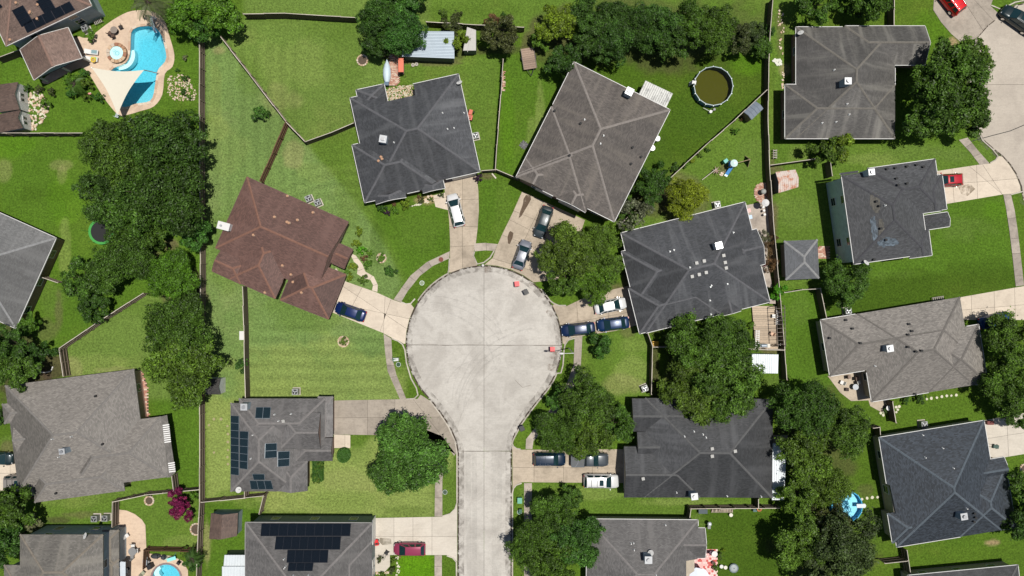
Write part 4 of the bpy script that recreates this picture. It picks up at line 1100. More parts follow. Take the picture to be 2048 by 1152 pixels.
# --- two-storey teal sided
house('I', 'two-storey pale teal sided house with charcoal roof and patched shingles', 5.4, .40, 'black', 'teal',
      [(1683, 351, 1832, 330, 179, ''), (1735, 337, 1870, 318, 104, ''), (1826, 357, 1884, 349, 70, 'b', -.3), (1812, 465, 1857, 459, 52, 'b', -.2), (1680, 348, 1716, 343, 0.5, 'n')], two=True, overhang=.28)
house('I2', 'low charcoal entry roof of the teal sided house', 3.2, .3, 'black', 'teal', [(1836, 433, 1895, 424, 29, 'b')], windows=False, name='porch_roof', cat='porch', group=None)
chimney('I', 1743, 344, 12, .1, 1.5, 'teal'); vents('I', [(1773, 338), (1790, 336), (1813, 333), (1832, 330), (1846, 334), (1792, 357), (1795, 370), (1747, 519), (1758, 412)], 'black'); vents('I', [(1770, 411)], 'pipe'); dish('I', 1732, 526, 1.0)
vents('I', [(1813, 367), (1752, 403), (1761, 457), (1771, 480)], 'black')


def patch(key, pts, mat):
    q = []
    for (x0, y0), (x1, y1) in zip(pts, pts[1:] + pts[:1]):
        n = max(1, int(math.hypot(x1 - x0, y1 - y0) / 3))
        for i in range(n): q += [(round((x0 + (x1 - x0) * i / n) / 2.5) * 2.5, round((y0 + (y1 - y0) * i / n) / 3) * 3)]
    st = []
    for a, b in zip(q, q[1:] + q[:1]):
        if a != b: st.append(a); 
        if a[0] != b[0] and a[1] != b[1]: st.append((a[0], b[1]))
    H = HOUSES[key]; c = [rp(H, x, y, .03) for x, y in st]; m = MB(); m.face(c, mat); m.build('shingle_patch', H.root, True)


PB = shingle('shingle_patch_tan', (0.13, 0.12, 0.10), None, .5, .2, .3); PC = shingle('shingle_patch_blue', (0.13, 0.165, 0.20), None, .9, .2, .3)
patch('I', [(1739, 395), (1747, 384), (1758, 391), (1761, 410), (1757, 425), (1749, 425), (1741, 410)], PB)
patch('I', [(1740, 440), (1749, 432), (1755, 455), (1756, 475), (1747, 487)], PC); patch('I', [(1757, 436), (1765, 438), (1770, 458), (1757, 470)], PB)
patch('I', [(1757, 484), (1776, 474), (1793, 478), (1800, 486), (1784, 492), (1764, 494), (1755, 489)], PC)
# --- grey roof right
house('J', 'mottled grey roof with covered patio corner, right of the gravel-green lawn', 2.7, .36, 'grey2', 'tan',
      [(1641, 640, 1920, 594, 114, ''), (1714, 628, 1920, 594, 178, ''), (1838, 668, 1957, 649, 118, '')])
chimney('J', 1780, 697, 13, rad(9), 1.2); vents('J', [(1817, 648), (1704, 657), (1815, 669), (1815, 694), (1842, 701), (1720, 686), (1691, 640), (1659, 676), (1823, 662), (1831, 703), (1829, 788)], 'black'); vents('J', [(1750, 732)], 'pipe')
# --- slate roof lower right
house('K', 'slate-blue shingled roof with stepped corners, lower right', 2.7, .38, 'slate', 'tan',
      [(1758, 875, 1968, 841, 222, '', 0, [(1779, 970), (1790, 1026), (1770, 1030), (1765, 965)]), (1775, 1027, 1890, 1008, 60, ''), (1930, 927, 2008, 914, 44, 'b'), (1900, 950, 2012, 932, 125, '')])
chimney('K', 1928, 1033, 13, rad(9), 1.2); vents('K', [(1845, 870), (1850, 915), (1885, 896), (1906, 936), (1933, 1017)], 'pipe'); vents('K', [(1948, 1027), (1950, 1035), (1947, 1043)], 'black')
# --- dark roof right of the bulb
house('L', 'wide charcoal roof with square vents, right of the cul-de-sac', 2.6, .40, 'dark', 'brick',
      [(1242, 466, 1490, 404, 206, ''), (1243, 503, 1400, 464, 110, ''), (1257, 577, 1420, 537, 93, ''), (1440, 476, 1513, 458, 72, 'ub'), (1428, 585, 1470, 574, 49, 'vb')], walls=None)
chimney('L', 1438, 491, 13, rad(14), 1.4, 'white'); vents('L', [(1447, 511), (1450, 525), (1452, 536), (1393, 526), (1408, 522), (1384, 553), (1398, 549), (1412, 545)], 'box'); vents('L', [(1348, 500), (1340, 503), (1380, 535), (1421, 574), (1423, 571), (1455, 568), (1420, 601), (1422, 629), (1467, 465)], 'pipe')
# --- dark roof lower right of the throat
house('M', 'charcoal roof beside the driveway with the pickup', 2.6, .40, 'dark2', 'tan',
      [(1290, 796, 1546, 798, 198, ''), (1264, 797, 1400, 798, 66, 'a'), (1274, 864, 1390, 864, 56, 'a'), (1248, 893, 1400, 893, 102, 'a')], gut=False)
chimney('M', 1389, 993, 13, .1, 1.6); vents('M', [(1391, 824), (1388, 863), (1406, 869), (1412, 875), (1353, 985), (1369, 873)], 'pipe'); vents('M', [(1424, 897), (1424, 912), (1286, 957), (1470, 902)], 'box'); vents('M', [(1454, 992), (1522, 993)], 'pipe')
# --- bottom centre right
house('N', 'grey roof with notched corners above the pink tiled patio, bottom', 2.6, .36, 'mid', 'tan',
      [(1174, 1038, 1396, 1040, 190, '', 0, [(1370, 1118), (1400, 1118), (1420, 1260), (1370, 1260)]), (1330, 1056, 1410, 1056, 60, 'b')])
chimney('N', 1297, 1120, 14, 0, 1.5); vents('N', [(1262, 1087), (1267, 1086), (1268, 1100), (1331, 1050), (1312, 1150)], 'pipe'); dish('N', 1302, 1107, 2.2)
# --- bottom centre left with black panels
house('O', 'taupe-grey roof with four rows of black solar panels, bottom', 4.4, .36, 'mid', 'green', [(491, 1045, 745, 1046, 230, ''), (640, 1080, 745, 1080, 100, 'vb')] and [(491, 1045, 744, 1046, 230, ''), (660, 1082, 744, 1082, 120, '')], trim=plain('grey_gutter', (.3, .29, .28), .6))
for row, n in (([(523, 1047), (702, 1047), (700, 1072.3), (521, 1072.3)], 10), ([(552, 1073), (682, 1073), (680, 1099.3), (549, 1099.3)], 8), ([(575, 1100), (657, 1100), (655, 1125.5), (573, 1125.5)], 5), ([(577, 1126), (627, 1126), (625, 1142), (575, 1142)], 3)):
    panels('O', row, n, 1, SOLAR_PLAIN, (.015, .017, .025), gap=.006)
vents('O', [(568, 1118), (571, 1133), (569, 1136), (586, 1151), (616, 1151)], 'pipe')
# --- house with blue gridded panels
house('Q', 'grey roof with blue gridded solar panels left of the weathered driveway', 2.7, .42, 'mid', 'brick',
      [(461, 806, 596, 806, 177, ''), (478, 797, 650, 797, 92, ''), (560, 826, 641, 826, 72, 'b', .8), (590, 876, 665, 876, 46, 'b'), (556, 922, 615, 922, 60, 'b')], gut=False)
house('Q2', 'low blue-grey garage roof at the end of the weathered driveway', 2.5, .26, 'mid', 'brick', [(636, 793, 666, 793, 81, 'vbs')], windows=False, gut=False, name='garage_roof', cat='roof', group=None)
chimney('Q', 488, 814, 13, 0, 1.3); vents('Q', [(506, 870), (549, 829), (502, 917), (582, 828), (557, 842)], 'pipe'); dish('Q', 476, 980, 0.3); vents('Q', [(567, 842)], 'box')
G_ = (.26, .30, .33)
panels('Q', [(512, 814), (542, 814), (540, 837), (510, 837)], 2, 1, SOLAR_GRID, G_)
panels('Q', [(461, 831), (478, 832), (478, 951), (461, 949)], 1, 8, SOLAR_GRID, G_)
panels('Q', [(479, 862), (497, 863), (495, 939), (479, 937)], 1, 5, SOLAR_GRID, G_)
panels('Q', [(530, 887), (554, 886), (554, 915), (529, 917)], 1, 2, SOLAR_GRID, G_)
panels('Q', [(555, 903), (580, 902), (579, 932), (555, 934)], 1, 2, SOLAR_GRID, G_)
panels('Q', [(504, 948), (529, 948), (530, 960), (507, 960)], 1, 1, SOLAR_GRID, G_)
panels('Q', [(499, 961), (542, 961), (547, 979), (502, 979)], 3, 1, SOLAR_GRID, G_)
# --- strip at the bottom right edge
house('R', 'dark roof edge cut by the bottom right corner', 2.6, .38, 'dark2', 'tan', [(1815, 1151, 2036, 1130, 150, '')])
garage('F', 905, 360, 950, 350); garage('G', 1072, 374, 1104, 391); garage('G', 1120, 400, 1160, 420); garage('E', 683, 566, 660, 622, CREAM); garage('Q', 640, 800, 640, 870)
garage('O', 744, 1052, 744, 1100); garage('M', 1248, 905, 1248, 985); garage('L', 1261, 590, 1272, 640); garage('K', 1970, 850, 1978, 905); garage('I', 1872, 350, 1882, 400); garage('J', 1923, 600, 1934, 655)

RAILW = woodmat('fence_rail_wood', (0.22, 0.17, 0.13))
# ------------------------------------------------------------------ fences: posts, rails, cap board, pickets
def picket_mesh(name, mat, h, seed):
    r = random.Random(seed); m = MB(); x = -1.2
    while x < 1.19:
        hh = h + r.uniform(-.015, .015); m.box((x + .069, r.uniform(-.004, .004), hh / 2), (.134, .018, hh), mat); x += .141
    return m.build('pickets', link=False).data


def rails_mesh(mat):
    m = MB()
    for z in (.35, 1.0, 1.6): m.box((0, .035, z), (2.4, .04, .09), mat)
    return m.build('rails', link=False).data


def cap_mesh(mat):
    m = MB(); m.box((0, .012, 1.842), (2.42, .085, .035), mat); return m.build('cap', link=False).data  # pale board carries the sun-bright line of the picket tops


def post_mesh(mat):
    m = MB(); m.box((0, .1, .93), (.1, .1, 1.86), mat); return m.build('post', link=False).data


FM = {}
for key, fm, tm in (('dark', FENCE_DARK, FENCE_TOP), ('brown', FENCE_BROWN, FENCE_BROWN), ('pale', FENCE_TOP, FENCE_TOP)):
    FM[key] = ([picket_mesh('p', fm, 1.8, k) for k in range(3)], rails_mesh(RAILW if key == 'dark' else fm), cap_mesh(tm), post_mesh(RAILW if key == 'dark' else fm))


def fence(label, pts, key='dark', h=1.8, side=1, cap=True):
    """pts: photo pixels of the top line"""
    W = [P(x, y, h) for x, y in pts]; mid = W[len(W) // 2]
    root = thing('wooden_fence', label, 'fence', (mid.x, mid.y, 0), 0, 'board fences between the back yards'); ms = FM[key]; sc = h / 1.8
    first = True
    for a, b in zip(W, W[1:]):
        a, b = Vector(a.xy), Vector(b.xy); L = (b - a).length; n = max(1, round(L / 2.4)); d = (b - a) / n; rz = math.atan2(d.y, d.x)
        for i in range(n):
            c = a + d * (i + .5); tz = random.uniform(-.02, .02); lean = random.uniform(-.018, .018)
            for nm, me in (('fence_panel', random.choice(ms[0])), ('rail', ms[1])) + ((('cap_board', ms[2]),) if cap else ()):
                o = bpy.data.objects.new(nm, me); COL.objects.link(o); o.parent = root; o.location = (c.x - mid.x, c.y - mid.y, tz if nm != 'cap_board' else tz)
                o.rotation_euler = (lean, 0, rz); o.scale = (d.length / 2.4, side, sc); o['kind'] = 'stuff' if nm != 'cap_board' else ''
                if nm == 'cap_board': del o['kind']
        for i in range(n + 1):
            if i == 0 and not first: continue
            c = a + d * i; o = bpy.data.objects.new('post', ms[3]); COL.objects.link(o); o.parent = root; o.location = (c.x - mid.x, c.y - mid.y, 0); o.rotation_euler = (0, 0, rz); o.scale = (1, side, sc * random.uniform(.98, 1.03))
        first = False
    return root


fence('long north-south fence left of the pale striped lawn', [(399, 70), (399, 264), (400, 430), (401, 560), (399, 760), (399, 1004)])
fence('fence continuing beside the crepe myrtle down to the bottom edge', [(399, 1004), (396, 1065), (392, 1170)])
fence('fence along the top of the dry green field, left half', [(486, 28), (570, 27), (650, 32), (712, 35)])
fence('fence behind the metal shed along the top lawn', [(852, 44), (960, 50), (1048, 55)])
fence('diagonal fence down the left side of the dry green field', [(441, 74), (500, 150), (571, 243), (610, 284)])
fence('fence from the diagonal corner to the charcoal notched roof', [(610, 284), (660, 266), (707, 246)])
fence('brown stained fence from the diagonal fence to the reddish roof', [(571, 243), (545, 304), (519, 362)], 'brown')
fence('short fence at the top of the left lawn below the two sheds', [(-20, 266), (80, 266), (166, 266)], side=-1)
fence('fence from the reddish roof down to the solar panel house', [(485, 573), (488, 650), (489, 720), (491, 797)], 'dark', side=-1)
fence('slatted fence along the north of the brown shed', [(402, 1005), (440, 1001), (488, 996), (527, 992)], 'dark')
fence('short return fence beside the bottom solar roof', [(527, 992), (518, 1028)], 'dark'); fence('gate fence under the satellite dish of the panelled house', [(489, 978), (489, 997)], 'dark')
fence('diagonal fence left of the round dark green tree', [(118, 697), (200, 641), (287, 586)], side=-1); fence('short fence from the diagonal corner to the mottled grey roof', [(118, 697), (122, 725), (126, 753)])
fence('fence north of the cream curved patio', [(225, 1004), (290, 990), (398, 980)]); fence('fence west of the cream curved patio', [(225, 1004), (224, 1054)])
fence('low gate fence at the corner of the mottled grey roof', [(343, 952), (347, 984)])
fence('brown fence south of the small crepe myrtle lawn', [(287, 1102), (395, 1104)], 'brown', cap=False); fence('brown screen beside the grills', [(287, 1102), (285, 1138)], 'brown', cap=False)
fence('fence between the notched roof yard and the shaded side yard', [(1007, 118), (1002, 190), (994, 290), (991, 339)], side=-1)
fence('short gate fence east of the notched charcoal roof', [(991, 339), (963, 341)]); fence('gate fence touching the tilted grey-brown roof', [(991, 339), (1036, 358)])
fence('long fence between the round pool yard and the right houses', [(1546, -5), (1540, 62), (1537, 125), (1536, 240), (1539, 330), (1543, 393)], side=1)
fence('fence behind the rusty shrubs beside the grey gazebo', [(1543, 393), (1549, 470), (1557, 557), (1561, 603)], side=1); fence('fence beside the wooden deck', [(1561, 603), (1569, 699), (1573, 760)])
fence('diagonal fence below the round murky pool', [(1534, 179), (1470, 240), (1423, 280), (1341, 355)]); fence('fence behind the wide charcoal roof under the trees', [(1304, 391), (1270, 420), (1240, 449)])
fence('fence north of the rusty white shed', [(1540, 331), (1590, 324), (1640, 317)]); fence('pale fence in the lawn east of the bright bush', [(1569, 586), (1605, 580), (1641, 578)], 'pale'); fence('short fence down to the mottled light roof', [(1641, 578), (1653, 636)])
fence('short fence north of the teal sided house', [(1660, 322), (1664, 352)]); fence('fence beside the shaded yard of the fallen play table', [(1296, 666), (1305, 691), (1302, 789)]); fence('short fence behind the yellow play table', [(1305, 694), (1345, 694)])
fence('fence south of the wooden deck', [(1498, 699), (1569, 700)], 'pale'); fence('corner fence south of the covered patio', [(1785, 803), (1792, 846)]); fence('small corner fence at the slate-blue roof', [(1746, 857), (1760, 855), (1761, 874)])
fence('short fence below the slate-blue roof', [(1814, 1100), (1821, 1147)], side=-1); fence('side fence near the bottom right corner', [(1769, 1127), (1815, 1122)])
fence('fence along the top of the deep green yard', [(1382, 1018), (1470, 1017), (1560, 1017)]); fence('short fence between two grey roofs at the bottom', [(1382, 1018), (1379, 1040)], side=-1); fence('short gate below the charcoal roof', [(1517, 998), (1517, 1016)])
fence('dark fence left of the brown patio roof', [(-10, 118), (38, 100)]); fence('fence at the top edge beside the dark streaked roof', [(1788, -10), (1788, 50)]); fence('fence joining the left edge house to the oak', [(81, 554), (116, 566)])
# ------------------------------------------------------------------ trees and shrubs
def crown_mesh(name, R, flat, nleaf, leaf, nlobe, seed, spiky=0.0, droop=0.0):
    r = np.random.default_rng(seed)
    d = r.normal(size=(nlobe * 3, 3)); d /= np.linalg.norm(d, axis=1)[:, None]; d = d[d[:, 2] > -0.35][:nlobe]; n = len(d)
    rr = R * (0.48 + 0.42 * r.random(n) ** .7); rr[: n // 5] *= 0.45
    az = np.arctan2(d[:, 1], d[:, 0]); edge = 1 + 0.14 * np.sin(az * 3 + seed) + 0.10 * np.sin(az * 5 + seed * 2.1)
    c = d * rr[:, None] * edge[:, None]; c[:, 2] = c[:, 2] * flat + R * flat * .12; lr = R * (0.13 + 0.14 * r.random(n)) * (1.25 if R < 3 else 1)
    lt = 0.66 + 0.6 * r.random(n); lw = r.random(n) ** 2
    nsub = 16; sd = r.normal(size=(n, nsub, 3)); sd /= np.linalg.norm(sd, axis=2)[..., None]; sd[..., 2] = np.abs(sd[..., 2]) * .9 - .25 * r.random((n, nsub)); st = 0.80 + 0.4 * r.random((n, nsub)); sr = .7 + .45 * r.random((n, nsub))
    li = r.choice(n, nleaf, p=lr ** 2 / (lr ** 2).sum()); si = r.integers(0, nsub, nleaf)
    dd = sd[li, si] + r.normal(size=(nleaf, 3)) * .27; dd /= np.linalg.norm(dd, axis=1)[:, None]
    depth = .55 + .5 * r.random(nleaf) ** .6; k = r.random(nleaf) < spiky; depth[k] += .6 * r.random(k.sum()) ** 2
    p = c[li] + dd * (lr[li] * sr[li, si] * depth)[:, None] * np.array([1, 1, .8]); p[:, 2] -= droop * (p[:, 0] ** 2 + p[:, 1] ** 2) / R
    nm = dd * .55 + r.normal(size=(nleaf, 3)) * .42 + np.array([0, 0, .45]); nm /= np.linalg.norm(nm, axis=1)[:, None]
    t = np.cross(nm, r.normal(size=(nleaf, 3))); t /= np.linalg.norm(t, axis=1)[:, None]; b = np.cross(nm, t)
    s = (leaf * (.6 + .75 * r.random(nleaf)))[:, None]
    V = np.stack([p - t * s, p + b * s * .42 + nm * s * .12, p + t * s, p - b * s * .42 + nm * s * .12], 1).reshape(-1, 3)
    F = np.arange(nleaf * 4).reshape(-1, 4)
    me = bpy.data.meshes.new(name); me.vertices.add(nleaf * 4); me.loops.add(nleaf * 4); me.polygons.add(nleaf)
    me.vertices.foreach_set('co', V.astype(np.float32).ravel()); me.loops.foreach_set('vertex_index', F.ravel().astype(np.int32))
    me.polygons.foreach_set('loop_start', np.arange(0, nleaf * 4, 4, dtype=np.int32))
    me.update(); me.validate()
    a = me.attributes.new('tone', 'FLOAT', 'FACE'); a.data.foreach_set('value', (lt[li] * st[li, si] * (.42 + 1.25 * r.random(nleaf) ** 1.5)).astype(np.float32))
    a = me.attributes.new('warm', 'FLOAT', 'FACE'); a.data.foreach_set('value', (lw[li] * .7 * r.random(nleaf)).astype(np.float32))
    me.materials.append(LEAF); return me, c


def trunk_mesh(name, R, H, lobes, r0, seed):
    r = random.Random(seed); m = MB(); fork = H * .38
    m.tube((0, 0, -.05), (r.uniform(-.1, .1), r.uniform(-.1, .1), fork), r0, BARK, 9, r0 * .7)
    pts = [Vector(p) for p in lobes]; r.shuffle(pts)
    for p in pts[:max(5, len(pts) // 3)]:
        q = Vector((p.x, p.y, p.z + H * .62)); j = Vector((q.x * .4, q.y * .4, fork + (q.z - fork) * .45))
        m.tube((0, 0, fork * .96), j, r0 * .45, BARK, 6, r0 * .25); m.tube(j, q, r0 * .25, BARK, 5, r0 * .08)
    return m.build(name, link=False).data


TV = {}
for key, specs in {'L': [(6, .62, 26000, .21, 74, 11, .16), (6, .58, 26000, .21, 84, 12, .18), (6, .66, 25000, .22, 66, 13, .14)],
                   'D': [(6, .60, 30000, .19, 90, 41, .08), (6, .56, 30000, .19, 100, 42, .08)],
                   'W': [(6, .55, 26000, .27, 60, 21, .5)], 'M': [(3.6, .7, 11000, .19, 40, 31, .16), (3.6, .66, 11000, .19, 44, 32, .18), (3.6, .75, 10000, .2, 36, 33, .2)],
                   'S': [(1.9, .8, 3600, .14, 18, 51, .2), (1.9, .8, 3600, .14, 16, 52, .25)], 'B': [(.8, .75, 1300, .085, 12, 61, .05), (.8, .8, 1300, .085, 12, 62, .08)],
                   'X': [(1.9, .8, 1500, .13, 16, 71, .5)]}.items():
    for k, (R, fl, nl, lf, lo, sd_, sp) in enumerate(specs):
        me, lobes = crown_mesh('crown_leaves', R, fl, nl, lf, lo, sd_, sp, .04 if key == 'W' else 0)
        Hh = {6: 9.0, 3.6: 6.0, 1.9: 3.2, .8: 1.1}[R]
        TV.setdefault(key, []).append((me, trunk_mesh('trunk_wood', R, Hh, lobes, {6: .32, 3.6: .17, 1.9: .08, .8: .04}[R], sd_), R, Hh))
TC = {'oak': (0.074, 0.146, 0.017), 'deep': (0.052, 0.114, 0.016), 'olive': (0.098, 0.166, 0.020), 'fresh': (0.100, 0.205, 0.018), 'lime': (0.165, 0.24, 0.018), 'gold': (0.215, 0.27, 0.018), 'willow': (0.092, 0.200, 0.034),
      'bronze': (0.072, 0.088, 0.026), 'dusk': (0.064, 0.096, 0.026), 'grey': (0.17, 0.185, 0.10), 'magenta': (0.24, 0.016, 0.085), 'rust': (0.17, 0.10, 0.045), 'emerald': (0.060, 0.150, 0.022), 'brightbush': (0.10, 0.30, 0.015), 'purple': (0.05, 0.02, 0.05)}
rt = random.Random(5)


def tree(px, py, rpx, style, col, label, hf=1.0, name=None, cat=None, group=None, sq=1.0):
    vs = TV[style]; me, tm, R, Hm = rt.choice(vs)
    ht = Hm * (rpx / PXM) / R * hf; hc = ht * .66
    rpx = rpx * (1 if style in 'SBX' else .93); c = P(px, py, hc); rw = rpx / PXM * (1 - hc / CH); k = rw / R; small = style in 'SBX'
    nm = name or ('shrub' if small else 'tree')
    rz = rt.uniform(0, 6.28)
    root = thing(nm, label, cat or ('shrub' if small else 'tree'), (c.x, c.y, 0), rz, group or ('shrubs and bushes in the yards' if small else 'shade trees around the houses'))
    cr = bpy.data.objects.new('crown', me); COL.objects.link(cr); cr.parent = root; cr.location = (0, 0, hc - R * .1 * k); cr.scale = (k, k * sq, k * hf)
    v = rt.uniform(.9, 1.1); base = TC[col] if isinstance(col, str) else col; cr.color = (base[0] * v * rt.uniform(.93, 1.07), base[1] * v, base[2] * v * rt.uniform(.9, 1.1), 1)
    tr = bpy.data.objects.new('trunk', tm); COL.objects.link(tr); tr.parent = root; tr.scale = (k, k * sq, hc / (Hm * .66))
    return root


TREES = [
    (292, 462, 46, 'M', 'oak', 'crown joining the big oak group to the small dark tree by the long fence'), (300, 345, 60, 'L', 'oak', 'middle crown of the big oak group'), (212, 548, 46, 'M', 'oak', 'crown filling the gap left of the fine leaved round tree'),
    (372, 32, 46, 'M', 'fresh', 'bright green tree at the top edge beside the palm and pool'), (438, 26, 50, 'M', 'fresh', 'bright green tree at the top end of the long north-south fence'), (405, 58, 32, 'M', 'emerald', 'smaller green tree crown just above the long north-south fence'),
    (232, 305, 78, 'D', 'oak', 'upper left crown of the big oak group below the shade sail'), (335, 298, 84, 'L', 'deep', 'upper right crown of the big oak group beside the long fence'), (222, 392, 70, 'L', 'deep', 'left crown of the big oak group above the trampoline'),
    (325, 388, 88, 'D', 'deep', 'widest crown of the big oak group reaching over the long fence'), (270, 430, 62, 'M', 'oak', 'lowest crown of the big oak group over the trampoline'),
    (250, 510, 60, 'D', 'oak', 'fine leaved round tree just below the green trampoline'), (168, 562, 48, 'M', 'oak', 'dark tree between the trampoline and the left edge house'), (188, 612, 34, 'M', 'deep', 'small dark crown just north of the diagonal left fence'),
    (343, 556, 56, 'D', 'fresh', 'compact bright green tree against the long fence'), (392, 468, 38, 'M', 'emerald', 'small dark green tree leaning over the long fence below the oaks'),
    (355, 660, 74, 'D', 'oak', 'upper crown of the tall double tree beside the long fence'), (372, 738, 78, 'L', 'olive', 'lower crown of the tall double tree beside the long fence'),
    (58, 648, 26, 'M', 'fresh', 'small bright tree at the corner of the left edge house'), (20, 690, 46, 'M', 'deep', 'dark tree at the left edge south of the grey roof'), (32, 742, 46, 'M', 'oak', 'green tree crown on the left edge above the mottled roof'), (82, 705, 26, 'S', 'deep', 'narrow dark tree beside the white garden edging'),
    (28, 1012, 52, 'M', 'oak', 'tree at the left edge below the half hidden SUV'), (10, 1085, 52, 'M', 'deep', 'dark tree in the bottom left corner'), (2, 835, 22, 'S', 'deep', 'dark tree crown behind the left tip of the mottled roof'),
    (762, 38, 52, 'D', 'deep', 'left half of the dense dark tree at the top above the covered boat'), (808, 66, 50, 'D', 'emerald', 'right half of the dense dark tree overhanging the metal shed'), (818, 4, 46, 'M', 'emerald', 'upper crown of the dense dark tree at the top edge'), (752, 88, 34, 'M', 'deep', 'lower left crown of the dense dark tree above the covered boat'),
    (1000, 72, 42, 'M', 'bronze', 'bronze green tree between the metal shed and the wooden trailer'), (1115, 46, 46, 'M', 'lime', 'yellow-green tree at the left end of the tree row'), (1085, 78, 26, 'M', 'fresh', 'small fresh green crown behind the wooden trailer'),
    (1128, 128, 42, 'M', 'deep', 'dark tree behind the top corner of the tilted grey-brown roof'), (1182, 38, 52, 'L', 'deep', 'first dark tree of the long row right of the yellow-green tree'), (1225, 78, 50, 'L', 'deep', 'low front tree of the long row above the tilted roof'), (1262, 48, 50, 'D', 'deep', 'second dark tree of the long row'),
    (1312, 55, 52, 'L', 'deep', 'third dark tree in the middle of the long row'), (1345, 85, 42, 'M', 'deep', 'front crown of the long row above the pool lawn'), (1372, 50, 48, 'L', 'oak', 'fourth tree of the long row'), (1428, 58, 54, 'D', 'oak', 'tall rounded tree of the row just above the round murky pool'),
    (1478, 78, 34, 'M', 'bronze', 'bronze tinted tree near the right end of the row'), (1505, 68, 28, 'M', 'dusk', 'dusky tree next to the last one of the row'), (1522, 95, 26, 'M', 'oak', 'last small tree of the row against the long fence'), (1180, 95, 40, 'M', 'deep', 'shaded crown between the row and the tilted roof corner'),
    (1632, 2, 46, 'M', 'oak', 'tree at the top edge above the dark streaked roof'), (1738, -4, 52, 'M', 'oak', 'tree at the top edge right of the short fence'), (1700, 18, 24, 'S', 'oak', 'small crown between the two top edge trees'),
    (1900, 165, 84, 'L', 'oak', 'great oak spreading from the dark streaked roof to the road'), (1868, 228, 62, 'M', 'oak', 'lower left crown of the great oak at the upper right'), (1930, 232, 54, 'M', 'oak', 'lower right crown of the great oak at the upper right'), (1935, 118, 50, 'M', 'olive', 'upper right crown of the great oak over the kerb'),
    (1650, 302, 32, 'S', 'olive', 'sparse olive tree north of the teal sided house'), (1682, 292, 30, 'S', 'lime', 'yellow-green tree beside the sparse olive tree'),
    (1134, 506, 62, 'L', 'olive', 'upper left crown of the oak over the parked grey cars'), (1190, 498, 52, 'D', 'olive', 'upper right crown of the oak near the tilted roof corner'), (1134, 560, 44, 'M', 'oak', 'lower left crown of the oak above the bulb kerb'), (1190, 562, 48, 'L', 'fresh', 'bright lower crown of the oak over the white sedan'), (1215, 535, 38, 'M', 'olive', 'right crown of the oak beside the wide charcoal roof'),
    (1372, 395, 46, 'D', 'gold', 'golden green tree beside the diagonal fence'), (1300, 372, 40, 'M', 'deep', 'dark tree between the tilted roof and the golden tree'), (1322, 350, 22, 'S', 'deep', 'small dark crown behind the golden green tree'), (1270, 430, 38, 'X', 'grey', 'half bare grey tree north of the wide charcoal roof'), (1255, 418, 26, 'S', 'oak', 'low green tree at the corner of the tilted roof'),
    (1385, 690, 62, 'L', 'oak', 'upper crown of the huge tree below the wide charcoal roof'), (1455, 690, 62, 'D', 'oak', 'upper right crown of the huge tree beside the deck'), (1378, 770, 60, 'L', 'olive', 'left crown of the huge tree over the fence'), (1455, 772, 74, 'L', 'oak', 'lower right crown of the huge tree beside the white shed'), (1410, 815, 48, 'M', 'olive', 'lowest crown of the huge tree over the charcoal roof'),
    (1170, 800, 62, 'L', 'oak', 'upper crown of the broad tree over the street side pavement'), (1120, 862, 50, 'D', 'oak', 'left crown of the broad tree above the dark SUV'), (1178, 870, 54, 'L', 'olive', 'middle crown of the broad tree above the pickup'), (1228, 850, 46, 'M', 'oak', 'right crown of the broad tree touching the charcoal roof'), (1125, 798, 32, 'M', 'emerald', 'upper left crown of the broad tree over the road edge'),
    (1612, 815, 66, 'D', 'deep', 'upper crown of the tree mass between the two right hand yards'), (1690, 862, 58, 'D', 'oak', 'right crown of the tree mass over the stepping stones'), (1610, 905, 62, 'L', 'olive', 'left crown of the tree mass over the blue roofed lean-to'), (1656, 972, 50, 'D', 'olive', 'crown of the tree mass over the small blue pool'), (1600, 990, 46, 'M', 'olive', 'lower left crown of the tree mass'),
    (1600, 1085, 62, 'L', 'olive', 'dusky olive tree at the bottom, left crown'), (1690, 1085, 74, 'L', 'dusk', 'dusky olive tree at the bottom, broad right crown'), (1650, 1140, 60, 'M', 'dusk', 'dusky olive tree at the bottom edge, front crown'), (1660, 1040, 46, 'M', 'bronze', 'dusky crown just below the small blue pool'),
    (805, 880, 62, 'W', 'willow', 'upper crown of the bright willow-like tree beside the road'), (842, 918, 66, 'W', 'willow', 'right crown of the bright willow-like tree over the pavement'), (785, 945, 52, 'W', 'willow', 'lower left crown of the bright willow-like tree on the dry lawn'), 
    (1105, 1030, 50, 'L', 'oak', 'upper crown of the dark tree beside the bottom street'), (1065, 1085, 52, 'D', 'oak', 'left crown of the dark tree leaning over the bottom street'), (1155, 1080, 56, 'L', 'emerald', 'right crown of the dark tree over the grey roof'), (1100, 1130, 60, 'L', 'oak', 'lowest crown of the dark tree at the bottom edge'), (1140, 995, 28, 'M', 'oak', 'topmost small crown of the dark tree beside the bottom street'),
    (1692, 566, 50, 'L', 'oak', 'round tree south of the teal sided house'), (2022, 685, 62, 'L', 'oak', 'upper crown of the tree over the shaded blue car at the right edge'), (2018, 770, 58, 'L', 'oak', 'lower crown of the tree at the right edge'), (2030, 826, 34, 'M', 'oak', 'small tree at the right edge above the light driveway'),
    (2062, 985, 50, 'M', 'oak', 'tree at the right edge casting shade on the slate-blue roof'), (2055, 1045, 48, 'M', 'deep', 'lower tree at the right edge beside the slate-blue roof')]
for t in TREES:
    tree(*t)
